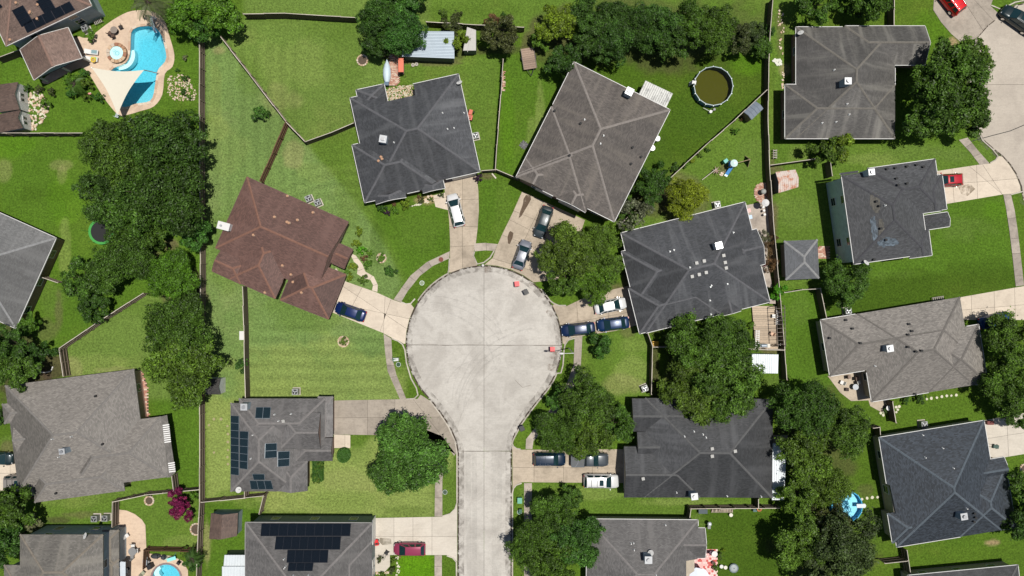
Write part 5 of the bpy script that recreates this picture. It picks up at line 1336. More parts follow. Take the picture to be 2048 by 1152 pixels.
SHRUBS = [
    (521, 226, 18, 'B', 'emerald', 'lone round shrub on the striped lawn west of the diagonal fence'), (687, 683, 9, 'B', 'olive', 'small shrub in a pale ring on the big lower lawn'), (781, 543, 14, 'B', 'emerald', 'rounded dark shrub on the lawn beside the curved pavement'),
    (763, 516, 10, 'B', 'fresh', 'spiky light shrub in a small ring near the front garden'), (719, 463, 10, 'B', 'lime', 'ball shrub beside the brick front windows'), (713, 486, 10, 'B', 'lime', 'ball shrub just below the front windows'), (721, 499, 11, 'B', 'brightbush', 'bright green shrub in the front garden bed'),
    (740, 507, 8, 'B', 'fresh', 'small shrub at the outer end of the front garden bed'), (736, 528, 10, 'B', 'fresh', 'leafy clump beside the curved garden path'), (728, 517, 8, 'B', 'rust', 'reddish clump in the middle of the front garden bed'), (706, 532, 10, 'B', 'lime', 'olive-yellow hedge ball nearest the front door'), (700, 555, 9, 'B', 'lime', 'olive-yellow hedge ball at the driveway corner'), (726, 560, 11, 'B', 'olive', 'dark open shrub inside the bend of the garden path'), (694, 543, 6, 'B', 'fresh', 'low plants between two hedge balls'),
    (484, 731, 15, 'S', 'emerald', 'small palm-like tree leaning over the brown-topped fence'), (1200, 690, 26, 'S', 'emerald', 'young spiky tree on the lawn below the blue sedans'), (903, 52, 22, 'S', 'bronze', 'bronze shrub behind the metal shed'), (912, 84, 24, 'S', 'lime', 'bright lime tree squeezed between the metal shed and the pale lean-to'), (888, 26, 10, 'B', 'olive', 'pale flowering shrub on the top lawn'), (915, 30, 10, 'B', 'bronze', 'bronze shrub on the top lawn'), (1007, 30, 7, 'B', 'deep', 'small dark shrub at the top lawn fence'), (985, 42, 16, 'S', 'rust', 'pinkish shrub at the fence beside the bronze tree'),
    (1555, 583, 17, 'S', 'brightbush', 'bright green bush beside the deck corner'), (1533, 500, 16, 'X', 'rust', 'rusty open shrub by the concrete walk, north one'), (1542, 530, 17, 'X', 'rust', 'rusty open shrub by the concrete walk, south one'), (1528, 475, 14, 'X', 'grey', 'grey flowering shrub at the north end of the concrete walk'), (1546, 480, 12, 'X', 'rust', 'rusty shrub against the fence by the walk'), (1530, 528, 5, 'B', 'magenta', 'small magenta flowers by the concrete walk'),
    (355, 1002, 24, 'S', 'magenta', 'magenta flowering crepe myrtle, upper crown'), (366, 1020, 24, 'S', 'magenta', 'magenta flowering crepe myrtle, lower crown'), (388, 991, 11, 'B', 'fresh', 'green bush beside the crepe myrtle'), (385, 1122, 18, 'S', 'emerald', 'tropical bush beside the bottom left pool'), (372, 1105, 11, 'B', 'olive', 'leafy plant in the bed above the bottom left pool'),
    (68, 1046, 18, 'S', 'grey', 'pale green shrub left of the two-storey house'), (300, 990, 4, 'B', 'bronze', 'tiny plant in the ringed bed near the crepe myrtle'),
    (183, 72, 13, 'B', 'fresh', 'flowering shrub beside the air conditioner near the pool'), (167, 146, 11, 'B', 'emerald', 'dark shrub at the sail corner of the pool garden'), (150, 165, 16, 'S', 'fresh', 'tropical plant in the bed below the patio roof'), (172, 168, 14, 'B', 'olive', 'round shrub in the bed below the shade sail'), (135, 158, 12, 'B', 'fresh', 'banana-like plant nearest the patio roof'), (145, 185, 14, 'B', 'emerald', 'dark plant at the bottom of the tropical bed'), (198, 195, 11, 'B', 'emerald', 'bushy plant beside the pool deck edge'), (172, 195, 9, 'B', 'olive', 'small plant at the bed border'), (90, 206, 12, 'B', 'fresh', 'shrub on the stony bed below the sheds'), (78, 178, 9, 'B', 'bronze', 'dim shrub on the stony path bed'), (103, 184, 9, 'B', 'bronze', 'dull shrub right of the stony path bed'), (55, 176, 9, 'B', 'deep', 'dark shrub at the shed corner'),
    (370, 156, 8, 'B', 'deep', 'upper dark plant on the stony bed by the fence'), (367, 184, 7, 'B', 'deep', 'middle plant on the stony bed by the fence'), (379, 194, 6, 'B', 'fresh', 'lower plant on the stony bed by the fence'), (355, 140, 5, 'B', 'emerald', 'little plant by the pool deck edge'), (370, 115, 6, 'B', 'grey', 'pale little plant on the lawn east of the pool'),
    (763, 416, 11, 'B', 'deep', 'dark green bush at the charcoal roof corner'), (775, 425, 7, 'B', 'purple', 'purple bush in front of the dark green one'), (791, 420, 9, 'B', 'fresh', 'low green bush in the long front bed'), (811, 408, 12, 'B', 'lime', 'lime cycad in the long front bed'), (788, 408, 6, 'B', 'rust', 'red flowering plant in the long front bed'), (843, 402, 7, 'B', 'bronze', 'bronze plant in the stony end of the front bed'), (862, 398, 6, 'B', 'olive', 'small plant by the entry slab'), (883, 390, 6, 'B', 'dusk', 'potted shrub beside the garage corner'), (956, 357, 9, 'B', 'purple', 'dark purple bush right of the tan driveway'), (838, 394, 5, 'B', 'rust', 'pinkish plant in the front bed'),
    (640, 925, 11, 'B', 'olive', 'upper clump of the hedge by the brick bay window'), (636, 940, 10, 'B', 'olive', 'middle clump of the hedge by the brick bay window'), (633, 957, 11, 'B', 'olive', 'lower clump of the hedge by the brick bay window'), (1372, 328, 8, 'B', 'fresh', 'yellow flowered plant along the diagonal fence'), (1385, 322, 6, 'B', 'gold', 'golden plant along the diagonal fence'), (1350, 335, 10, 'B', 'deep', 'dark plant at the lower end of the diagonal fence'),
    (1400, 310, 6, 'B', 'olive', 'small plant halfway along the diagonal fence'), (1415, 300, 6, 'B', 'deep', 'small dark plant along the diagonal fence'), (1470, 262, 8, 'B', 'fresh', 'leafy plant south of the diagonal fence'), (1484, 238, 5, 'B', 'rust', 'orange flowering plant by the little metal shed'),
    (1540, 62, 12, 'S', 'emerald', 'bush growing through the long fence'), (1602, 52, 9, 'B', 'fresh', 'bush at the corner of the dark streaked roof'), (1770, 820, 6, 'B', 'deep', 'plant near the round stones'), (1840, 796, 12, 'B', 'deep', 'dark low hedge below the mottled light roof'), (1812, 800, 9, 'B', 'deep', 'dark low bush beside the round stones'),
    (1440, 1112, 8, 'B', 'olive', 'plant beside the pink tiled patio'), (1432, 1135, 8, 'B', 'fresh', 'plant below the pink tiled patio'), (1448, 1100, 5, 'B', 'lime', 'small lime plant near the pink patio'), (787, 1120, 7, 'B', 'olive', 'plant in the stone edged bed near the maroon car'), (784, 1140, 8, 'B', 'bronze', 'dull plant at the bottom of the stone edged bed'), (760, 1118, 7, 'B', 'bronze', 'square planter shrub beside the bottom front door'), (765, 1150, 7, 'B', 'olive', 'plant at the bottom edge near the front door'),
    (1503, 650, 8, 'B', 'fresh', 'bush at the left side of the wooden deck'), (1110, 372, 1, 'B', 'deep', 'x')][:-1]
for t in SHRUBS:
    tree(*t, hf=1.0)


def clipped(label, px, py, w_, d_, h_, rz=0, rnd=False):
    c = P(px, py, h_ * .8); root = thing('hedge', label, 'hedge', (c.x, c.y, 0), rz, 'clipped hedges'); r = np.random.default_rng(int(px)); n = int(2600 * w_ * d_ / 2.6)
    a, b, z = [r.uniform(-1, 1, n) for _ in range(3)]; z = (z + 1) / 2
    if rnd: rr = np.sqrt(r.random(n)); t = r.random(n) * 6.28; a, b = rr * np.cos(t), rr * np.sin(t)
    q = r.integers(0, 3, n); 
    a = np.where(q == 1, np.sign(a), a) if not rnd else np.where(q == 1, a / np.maximum(rr, .01), a); b = np.where(q == 2, np.sign(b), b) if not rnd else np.where(q == 1, b / np.maximum(rr, .01), b); z = np.where((q == 0) | ((q == 2) & rnd), 1.0, z)
    p = np.stack([a * w_ / 2, b * d_ / 2, z * h_], 1) + r.normal(size=(n, 3)) * .03
    nm = r.normal(size=(n, 3)) * .5 + np.array([0, 0, .8]); nm /= np.linalg.norm(nm, axis=1)[:, None]; t = np.cross(nm, r.normal(size=(n, 3))); t /= np.linalg.norm(t, axis=1)[:, None]; bb = np.cross(nm, t)
    V = np.stack([p - t * .07, p + bb * .04, p + t * .07, p - bb * .04], 1).reshape(-1, 3)
    me = bpy.data.meshes.new('hedge_leaves'); me.from_pydata(V.tolist(), [], np.arange(n * 4).reshape(-1, 4).tolist()); me.materials.append(LEAF)
    x = me.attributes.new('tone', 'FLOAT', 'FACE'); x.data.foreach_set('value', (.6 + .7 * r.random(n)).astype(np.float32))
    o = bpy.data.objects.new('crown', me); COL.objects.link(o); o.parent = root; o.color = (*TC['emerald'], 1)


clipped('round clipped hedge beside the entry path of the solar panel house', 687, 911, 1.75, 1.95, 1.0, 0, True)
clipped('rectangular clipped hedge below the brick bay window', 635, 941, 1.35, 3.0, 1.0)


def palm(px, py, h, R, label, n=16, col=(0.07, 0.10, 0.03)):
    c = P(px, py, h); root = thing('palm_tree', label, 'palm tree', (c.x, c.y, 0), 0, None); m = MB(); m.tube((0, 0, 0), (0.05, 0, h), .17, BARK, 8, .12); m.build('trunk', root)
    fr = MB()
    for k in range(22):
        t = k / 22; x = .15 + t * R; z = .5 * math.sin(t * 2.6) - t * t * 1.0; w_ = .55 * math.sin(min(1, t * 1.6 + .12) * math.pi * .55) * (1 - t * .5)
        for s in (-1, 1):
            fr.face([(x, 0, z), (x + .05, 0, z), (x + .28, s * w_, z - .16), (x + .20, s * w_, z - .17)], LEAF)
    fr.tube((0, 0, 0), (.5, 0, .3), .03, BARK, 4); o0 = fr.build('frond', link=False)
    x = o0.data.attributes.new('tone', 'FLOAT', 'FACE'); x.data.foreach_set('value', [random.uniform(.7, 1.3) for _ in o0.data.polygons])
    for k in range(n):
        o = bpy.data.objects.new('frond', o0.data); COL.objects.link(o); o.parent = root; o.location = (0, 0, h); o.rotation_euler = (0, random.uniform(-.35, .35), k * 2.4 + random.uniform(-.2, .2)); s = random.uniform(.8, 1.1); o.scale = (s, s, s); o.color = (*col, 1)


palm(296, 4, 6.0, 2.6, 'grey-green palm above the diving slide at the top edge', 22, (0.10, 0.12, 0.05))
palm(148, 168, 1.6, 1.3, 'low tropical palm below the patio roof', 12, (0.07, 0.14, 0.02)); palm(385, 1118, 2.0, 1.2, 'small palm beside the bottom left pool', 12, (0.05, 0.10, 0.02))

# ------------------------------------------------------------------ vehicles
def vehicle(label, p1, p2, kind, col, cat='car', group='vehicles parked on the driveways', W=None, name=None, sunroof=False, rack=False, split=True):
    """p1: photo pixel of the rear bumper, p2: of the front bumper"""
    hv = {'sedan': 1.45, 'hatch': 1.5, 'suv': 1.75, 'pickup': 1.8}[kind]
    a, b = P(*p1, .6), P(*p2, .6); L = (b - a).length; W = W or {'sedan': 1.82, 'hatch': 1.82, 'suv': 1.95, 'pickup': 1.95}[kind]
    c = (a + b) / 2; rz = math.atan2((b - a).y, (b - a).x); root = thing(name or {'sedan': 'parked_sedan', 'hatch': 'parked_hatchback', 'suv': 'parked_suv', 'pickup': 'parked_pickup'}[kind], label, cat, (c.x, c.y, .05), rz, group)
    pm = paint('car_paint_%d_%d_%d' % tuple(int(x * 255) for x in col), col); hw = W / 2
    tall = kind in ('suv', 'pickup'); sh = 1.02 if tall else .84
    if kind == 'sedan': st = [(0, .70, .62), (.015, .84, .84), (.06, .92, .93), (.14, .97, .96), (.25, .99, .97), (.45, 1, .95), (.6, 1, .94), (.72, .99, .92), (.85, .96, .84), (.94, .87, .74), (.985, .74, .62), (1, .62, .5)]
    elif kind == 'hatch': st = [(0, .72, .66), (.015, .86, .92), (.06, .94, 1.0), (.2, .99, 1.0), (.45, 1, .98), (.62, 1, .97), (.76, .98, .93), (.87, .94, .84), (.95, .84, .73), (.985, .72, .6), (1, .6, .5)]
    elif kind == 'suv': st = [(0, .80, .75), (.012, .90, 1.1), (.05, .96, 1.16), (.2, 1, 1.16), (.45, 1, 1.13), (.66, 1, 1.12), (.78, .99, 1.09), (.9, .95, 1.0), (.965, .87, .86), (.99, .78, .7), (1, .7, .6)]
    else: st = [(0, .88, .9), (.01, .93, 1.12), (.1, .97, 1.13), (.3, .98, 1.13), (.45, 1, 1.13), (.66, 1, 1.13), (.78, .99, 1.1), (.9, .95, 1.03), (.965, .87, .9), (.99, .78, .75), (1, .7, .6)]
    m = MB(); rows = []
    for t, w, z in st:
        x = (t - .5) * L; w *= hw; lo = .24 if 0 < t < 1 else .34
        rows.append([(x, -w * .93, lo), (x, -w, lo + .16), (x, -w * 1.0, z * .62), (x, -w * .965, z * .82), (x, -w * .86, z * .965), (x, -w * .5, z), (x, 0, z + .015), (x, w * .5, z), (x, w * .86, z * .965), (x, w * .965, z * .82), (x, w, z * .62), (x, w, lo + .16), (x, w * .93, lo)])
    if kind == 'pickup':
        pass
    vs = [p for r in rows for p in r]; n = 13
    m.raw(vs, [(i * n + j, (i + 1) * n + j, (i + 1) * n + j + 1, i * n + j + 1) for i in range(len(rows) - 1) for j in range(n - 1)], pm, True)
    m.raw(rows[0], [tuple(range(n))], pm); m.raw(rows[-1], [tuple(range(n - 1, -1, -1))], pm)
    m.raw([(-L * .48, -hw * .9, .25), (L * .48, -hw * .9, .25), (L * .48, hw * .9, .25), (-L * .48, hw * .9, .25)], [(0, 1, 2, 3)], BLACK)
    # cabin: base and roof stations (rear base, rear top, front top, front base)
    rb, rtp, ft, fb = {'sedan': (.12, .27, .60, .79), 'hatch': (.03, .13, .60, .81), 'suv': (.015, .075, .61, .77), 'pickup': (.36, .40, .58, .73)}[kind]
    zb = (st[3][2] * .95); zt = hv; bw = hw * .92; tw = hw * (.66 if not tall else .70)
    N = 8; M = 6; roofv = []
    for i in range(N + 1):
        t = i / N; x = ((rtp + (ft - rtp) * t) - .5) * L; crown = .05 * math.sin(math.pi * (t * .9 + .05)); wv = tw * (1 - .05 * abs(t - .4))
        for j in range(M + 1):
            q = j / M * 2 - 1; roofv.append((x, q * wv, zt - .05 + crown - .045 * q * q * q * q))
    m.raw(roofv, [(i * (M + 1) + j, (i + 1) * (M + 1) + j, (i + 1) * (M + 1) + j + 1, i * (M + 1) + j + 1) for i in range(N) for j in range(M)], pm, True)
    RB = [((rb - .5) * L, s * bw, zb) for s in (-1, 1)]; RT = [((rtp - .5) * L, s * tw * .98, zt - .09) for s in (-1, 1)]; FT = [((ft - .5) * L, s * tw * .97, zt - .09) for s in (-1, 1)]; FB = [((fb - .5) * L, s * bw * .96, zb - .01) for s in (-1, 1)]
    m.raw(RB + RT + FT + FB, [(0, 1, 3, 2), (4, 5, 7, 6), (0, 2, 4, 6), (1, 7, 5, 3)], pm)
    body = m.build('body', root)

    def glassq(name, q, inset, out, parent=root, mat=CARGLASS, mid=False):
        q = [Vector(p) for p in q]; cen = sum(q, Vector()) / 4; nn = (q[1] - q[0]).cross(q[3] - q[0]).normalized()
        if nn.dot(cen - Vector((0, 0, .6))) < 0: nn = -nn
        g = MB(); qq = [cen + (p - cen) * (1 - inset) + nn * out for p in q]
        tops = [qq[0].lerp(qq[3], .5), qq[1].lerp(qq[2], .5)]; mm = cen + nn * (out + .05)
        g.raw(qq + [mm], [(0, 1, 4), (1, 2, 4), (2, 3, 4), (3, 0, 4)], mat, True); g.build(name, parent)
    glassq('windshield', [FB[0], FB[1], FT[1], FT[0]], .07, .02); glassq('rear_window', [RB[0], RB[1], RT[1], RT[0]], .12, .02)
    for s, k in ((-1, 0), (1, 1)):
        a4 = [Vector(RB[k]), Vector(FB[k]), Vector(FT[k]), Vector(RT[k])]
        for u0, u1 in ((.06, .34), (.37, .64), (.67, .95)) if kind != 'pickup' else ((.08, .46), (.52, .93)):
            q = [a4[0].lerp(a4[1], u0), a4[0].lerp(a4[1], u1), a4[3].lerp(a4[2], u1), a4[3].lerp(a4[2], u0)]
            cen = sum(q, Vector()) / 4; q = [cen + (p - cen) * .84 + Vector((0, s * .015, .01)) for p in q]
            g = MB(); g.face(q, CARGLASS); g.build('side_window', root)
        g = MB(); x = (fb - .5) * L - .15; g.box((x, s * (hw + .07), zb + .02), (.13, .17, .12), pm, 0); g.build('wing_mirror', root)
        for x in (-L * .31, L * .32):
            g = MB(); r = .33 if not tall else .38; g.cyl((x, s * (hw - .2) if s > 0 else -hw - .02, r), r, .22, BLACK, 16, axis='Y'); wo = g.build('wheel', root)
            g = MB(); yy = s * (hw + .025) - (.0 if s > 0 else .02); g.cyl((x, yy - .01, r), r * .62, .03, CHROME, 10, axis='Y'); g.build('rim', wo)
        g = MB(); g.box((L / 2 - .16, s * hw * .62, sh * .74), (.16,.2,.1), plain('headlight_lens', (.35, .37, .39), .1), 0, Matrix.Rotation(-s * .45, 3, 'Z')); g.build('headlight', root)
        g = MB(); g.box((-L / 2 + .07, s * hw * .70, sh * .85), (.16, .28, .16), plain('tail_lens', (.35, .01, .01), .15), 0, Matrix.Rotation(s * .3, 3, 'Z')); g.build('tail_light', root)
    if sunroof: g = MB(); g.box(((.48 - .5) * L, 0, zt + .005), (.55, .82, .02), CARGLASS); g.build('sunroof', root)
    if rack:
        for s in (-1, 1): g = MB(); g.tube(((rtp - .46) * L, s * tw * .86, zt + .04), ((ft - .56) * L, s * tw * .86, zt + .04), .022, CHROME if rack == 1 else BLACK); g.build('roof_rail', root)
        for x in (.2, .36): g = MB(); g.tube(((x - .5) * L, -tw * .86, zt + .05), ((x - .5) * L, tw * .86, zt + .05), .02, CHROME if rack == 1 else BLACK); g.build('cross_bar', root)
    if kind == 'pickup':
        g = MB(); bx0, bx1 = -L * .475, -L * .155; cx = (bx0 + bx1) / 2; bm_ = plain('tonneau', (.09, .095, .1), .7)
        g.box((cx, 0, 1.15), (bx1 - bx0, hw * 1.66, .05), bm_); 
        for s in (-1, 1): g.box((cx, s * hw * .9, 1.165), (bx1 - bx0 + .1, hw * .14, .07), pm)
        g.box((bx0 - .06, 0, 1.16), (.1, hw * 1.7, .07), pm); g.build('truck_bed', root)
        g = MB(); g.ring((bx0 - .15, 0), 1.02, 1.07, 1.19, 1.22, CHROME, 20, -1.0, 1.0); g.build('cargo_bar', root)
    return root


vehicle('white hatchback on the tan driveway beside the entry slab', (920, 453), (903, 388), 'hatch', (.66, .66, .66))
vehicle('dark grey sedan half under the oak, nearer the house', (1097, 413), (1076, 475), 'sedan', (.035, .045, .05))
vehicle('silver sedan half under the oak, nearer the road', (1034, 538), (1054, 481), 'sedan', (.17, .18, .21))
vehicle('blue sedan on the pale driveway beside the brown roof', (731, 634), (671, 613), 'sedan', (.004, .016, .085))
vehicle('blue sedan at the mouth of the driveway, touching the road', (1190, 655), (1122, 662), 'sedan', (.006, .018, .06))
vehicle('blue sedan nearer the wide charcoal roof', (1258, 644), (1194, 652), 'sedan', (.006, .026, .085))
vehicle('white sedan partly under the tree, nose towards the wide charcoal roof', (1189, 618), (1252, 605), 'sedan', (.64, .64, .64))
vehicle('dark blue SUV with chrome roof bars under the broad tree', (1067, 918), (1131, 918), 'suv', (.006, .018, .04), rack=1)
vehicle('grey pickup truck with a covered bed', (1141, 919), (1217, 919), 'pickup', (.06, .07, .08), 'pickup truck')
vehicle('white SUV with dark roof bars and sunroof', (1167, 961), (1238, 962), 'suv', (.62, .62, .61), sunroof=True, rack=2, W=2.0)
vehicle('maroon small SUV on the light driveway at the bottom', (851, 1098), (787, 1098), 'hatch', (.26, .035, .08))
vehicle('red car cut by the top edge in the upper right', (1919, 26), (1880, -24), 'suv', (.62, .008, .012), rack=1, sunroof=True)
vehicle('black SUV on the upper right road', (2066, 62), (2004, 18), 'suv', (.010, .022, .025), sunroof=True, rack=1)
vehicle('red hatchback parked against the teal sided house', (1924, 359), (1866, 362), 'hatch', (.40, .008, .02), sunroof=True)
vehicle('silver-grey SUV half under the lower left roof edge', (13, 963), (78, 962), 'suv', (.24, .22, .20), sunroof=True, rack=2)
vehicle('dark car in tree shade at the left edge', (-36, 914), (27, 918), 'hatch', (.01, .025, .03))
vehicle('shaded blue car under the right edge tree', (1957, 648), (2020, 634), 'sedan', (.01, .04, .14))
# ------------------------------------------------------------------ small buildings
def metal_sheet(name, c, rib=0.3, rust=None):
    m, nt, b = nmat('metal_sheet_' + name); uv = node(nt, 'ShaderNodeUVMap').outputs[0]
    col = None; n = noise(nt, geo(nt), 1.1, 5, .7)
    col = mixc(nt, ramp(nt, n, .45, .62), c, rust) if rust else mixc(nt, n, vmul(c, .85), vmul(c, 1.1))
    nt.links.new(col, b.inputs['Base Color']); b.inputs['Roughness'].default_value = .55; b.inputs['Metallic'].default_value = .15
    return m


def ribbed_roof(root, c4, mat, n, ribs='u', name='roof_sheet'):
    """a mono-pitch plane of ribbed metal sheets; c4 = four 3d corners, sheets laid side by side along edge 0-1"""
    for i in range(n):
        a, b = i / n, (i + 1) / n
        q = [c4[0].lerp(c4[1], a), c4[0].lerp(c4[1], b), c4[3].lerp(c4[2], b), c4[3].lerp(c4[2], a)]; up = Vector((0, 0, .03)); t = (q[1] - q[0]); m = MB()
        e = t * .02; m.raw([q[0] + e, q[1] - e, q[2] - e, q[3] + e] + [p - Vector((0, 0, .02)) for p in q], [(0, 1, 2, 3), (4, 5, 1, 0), (5, 6, 2, 1), (6, 7, 3, 2), (7, 4, 0, 3)], mat)
        for k in (0.04, .5):
            s0, s1 = q[0] + t * k, q[3] + t * k; w_ = t.normalized() * .04
            m.raw([s0 - w_, s0 + up, s0 + w_, s1 - w_, s1 + up, s1 + w_], [(0, 1, 4, 3), (1, 2, 5, 4), (0, 2, 1), (3, 4, 5)], mat)
        m.build(name, root, True)


def shed(label, quad, h0, h1, roofm, wallm, n=4, cat='shed', legs=False, over=.1, gable=False, name='garden_shed', group='sheds and small outbuildings'):
    """quad: photo pixels of the roof corners, edge 0-1 high (h1), edge 3-2 low (h0); with gable the ridge (h1) runs midway between edges 0-1 and 3-2 (both h0)"""
    if gable: e = PL(quad, h0)
    else: e = [P(*quad[0], h1), P(*quad[1], h1), P(*quad[2], h0), P(*quad[3], h0)]
    cen = sum(e, Vector()) / 4; root = thing(name, label, cat, (cen.x, cen.y, 0), 0, group)
    ins = [cen + (p - cen) * .94 for p in e]
    m = MB()
    if legs:
        for p in ins: m = MB(); m.box((p.x, p.y, (p.z - .05) / 2), (.1, .1, p.z - .05), STEEL); m.build('post', root, True)
    else:
        for i in range(4):
            a, b = ins[i], ins[(i + 1) % 4]
            if gable and i in (1, 3):
                mm = (a + b) / 2; m.face([(a.x, a.y, 0), (b.x, b.y, 0), (b.x, b.y, b.z), (mm.x, mm.y, h1 - .04), (a.x, a.y, a.z)], wallm)
            else: m.face([(a.x, a.y, 0), (b.x, b.y, 0), (b.x, b.y, b.z - .02), (a.x, a.y, a.z - .02)], wallm)
        m.build('wall', root, True)
    if gable:
        r0, r1 = (e[0] + e[3]) / 2, (e[1] + e[2]) / 2; r0.z = r1.z = h1
        if n == 0:
            for q in ([e[0], e[1], r1, r0], [r0, r1, e[2], e[3]]):
                m = MB(); m.face(q, roofm); m.face([p - Vector((0, 0, .06)) for p in q], roofm); 
                for i in range(4): a, b = q[i], q[(i + 1) % 4]; m.face([a - Vector((0, 0, .06)), b - Vector((0, 0, .06)), b, a], roofm)
                m.build('roof', root, True)
        else:
            ribbed_roof(root, [e[0], e[1], r1, r0], roofm, n); ribbed_roof(root, [r0, r1, e[2], e[3]], roofm, n)
    else: ribbed_roof(root, e, roofm, n)
    return root, e, ins


MB1 = metal_sheet('pale_blue', (.36, .42, .47)); MW = metal_sheet('white', (.60, .64, .66)); MR = metal_sheet('rusty', (.62, .52, .46), rust=(.50, .22, .13)); MG = metal_sheet('weathered', (.42, .42, .40), rust=(.26, .26, .25)); MGR = metal_sheet('slate', (.24, .26, .29)); MBL = metal_sheet('blue_grey', (.17, .20, .24))
DGREEN = plain('grey_green_siding', (.11, .12, .12), .7)
shed('pale blue metal roofed shed under the dense dark tree', [(806, 62), (908, 63), (909, 117), (804, 112)], 2.3, 2.7, MB1, DGREEN, 1, gable=False)[0]
root = [o for o in COL.objects if o.get('label', '').startswith('pale blue metal roofed')][0]
for ch in list(root.children):
    if ch.name.startswith('roof_sheet'): bpy.data.objects.remove(ch)
ribbed_roof(root, [P(806, 62, 2.7), P(804, 113, 2.3), P(909, 117, 2.3), P(908, 63, 2.7)], MB1, 9)
shed('flat pale grey lean-to at the back fence beside the lime tree', [(934, 54), (952, 60), (952, 101), (926, 101)], 2.0, 2.1, plain('pale_roof_board', (.45, .43, .40), .8), DGREEN, 1)
shed('corrugated weathered patio cover on the back of the tilted roof', [(1291, 161), (1346, 187), (1329, 222), (1274, 196)], 2.3, 2.5, MG, WHITE, 7, legs=True, cat='patio cover', name='patio_cover', group=None)
shed('rusty white barrel roofed metal shed west of the teal sided house', [(1551, 344), (1591, 339), (1597, 374), (1557, 386)], 1.9, 2.5, MR, plain('shed_dark_wall', (.10, .12, .13), .7), 5, gable=True)
shed('white metal roofed shed under the huge tree', [(1504, 708), (1557, 709), (1556, 747), (1504, 746)], 2.1, 2.3, MW, plain('shed_green_wall', (.2, .28, .25), .7), 6)
shed('blue-white lean-to roof between the charcoal roof and the tree mass', [(1544, 887), (1574, 887), (1568, 1000), (1544, 1000)], 2.2, 2.4, MW, STEEL, 3, legs=True, name='lean_to', cat='lean-to', group=None)
shed('low white metal shed roof at the bottom edge, upper piece', [(449, 1110), (492, 1110), (492, 1133), (447, 1133)], 2.0, 2.1, MW, DGREEN, 4)
shed('low white metal shed roof at the bottom edge, lower piece', [(444, 1133), (492, 1133), (492, 1175), (444, 1175)], 2.1, 2.25, MW, DGREEN, 4)
shed('tiny blue-grey metal shed squeezed in the fence corner', [(1487, 224), (1511, 202), (1527, 217), (1503, 240)], 1.9, 2.2, MBL, plain('shed_brown_wall', (.2, .13, .09), .7), 2, gable=True)
shed('brown shingled shed with a pale gable, upper of the two at the left edge', [(-6, 168), (35, 164), (38, 219), (-4, 224)], 2.1, 2.9, SH['brown2'], SIDE['white'], 0, gable=True) if False else None


def gshed(label, ridge_axis_quad, h0, h1, roof, wall, doors=True):
    r, e, ins = shed(label, ridge_axis_quad, h0, h1, SH[roof], SIDE[wall], 0, gable=True); return r, e, ins


for lab, q in (('brown shingled shed with white gable, upper of the two at the left edge', [(-10, 170), (36, 164), (39, 219), (-8, 225)]), ('brown shingled shed with white gable, lower of the two at the left edge', [(-10, 230), (41, 220), (46, 256), (-4, 266)])):
    r, e, ins = gshed(lab, q, 2.1, 2.9, 'brown2', 'white')
    a, b = ins[1], ins[2]; mid = (a + b) / 2; t = (b - a).normalized(); o2 = Vector((-t.y, t.x, 0)); o2 = o2 if o2.x > 0 else -o2; rz = math.atan2(t.y, t.x)
    for s in (-.33, .33):
        m = MB(); m.box((mid.x + t.x * s + o2.x * .03, mid.y + t.y * s + o2.y * .03, .95), (.62, .05, 1.7), WHITE, rz); d = m.build('door', r, True)
        m = MB(); m.box((mid.x + t.x * s + o2.x * .06 - r.location.x, mid.y + t.y * s + o2.y * .06 - r.location.y, 1.3), (.4, .03, .6), GLASS, rz); m.build('pane', d)
r, e, ins = gshed('reddish brown shingled shed beside the slatted fence', [(476, 1026), (474, 1072), (418, 1078), (422, 1026)], 2.0, 2.8, 'brown2', 'blue')
r, e, ins = gshed('small dark grey shed with a pale front, beside the tall double tree', [(411, 757), (441, 757), (441, 789), (411, 789)], 1.9, 2.5, 'taupe', 'white')
house('gz', 'grey hip roofed square garden pavilion', 2.5, .36, 'ash', 'tan', [(1568, 482, 1635, 479, 78, '')], windows=False, name='pavilion', cat='pavilion', group=None, gut=False)
SH['pav'] = shingle('shingle_pavilion', (.13, .135, .145), None, .3, .15, .1); HOUSES['gz'].roof.data.materials[0] = SH['pav']
# lean-to strip with polycarbonate slats on the mottled grey roof
H = HOUSES['C']; root = thing('pergola_roof', 'narrow lean-to strip with white slatted skylights beside the mottled grey roof', 'lean-to', P(337, 890, 0)); H0 = 2.45
def pstrip(a, b, c_, d_, mat, nm, z=0):
    m = MB(); q = [P(*a, H0 + .2 + z), P(*b, H0 + z), P(*c_, H0 + z), P(*d_, H0 + .2 + z)]; m.face(q, mat); m.face([p - Vector((0, 0, .06)) for p in q], mat)
    for i in range(4): a_, b_ = q[i], q[(i + 1) % 4]; m.face([a_ - Vector((0, 0, .06)), b_ - Vector((0, 0, .06)), b_, a_], mat)
    m.build(nm, root, True)
pstrip((322, 833), (334, 830), (351, 945), (338, 956), SH['grey2'], 'roof')
for y0, x0, n in ((850, 325, 9), (926, 336, 5)):
    for k in range(n): pstrip((x0 + k * .45, y0 + k * 4.2), (x0 + 13 + k * .45, y0 - 2 + k * 4.2), (x0 + 13.3 + k * .45, y0 + .4 + k * 4.2), (x0 + .3 + k * .45, y0 + 2.4 + k * 4.2), WHITE, 'slat', .05)
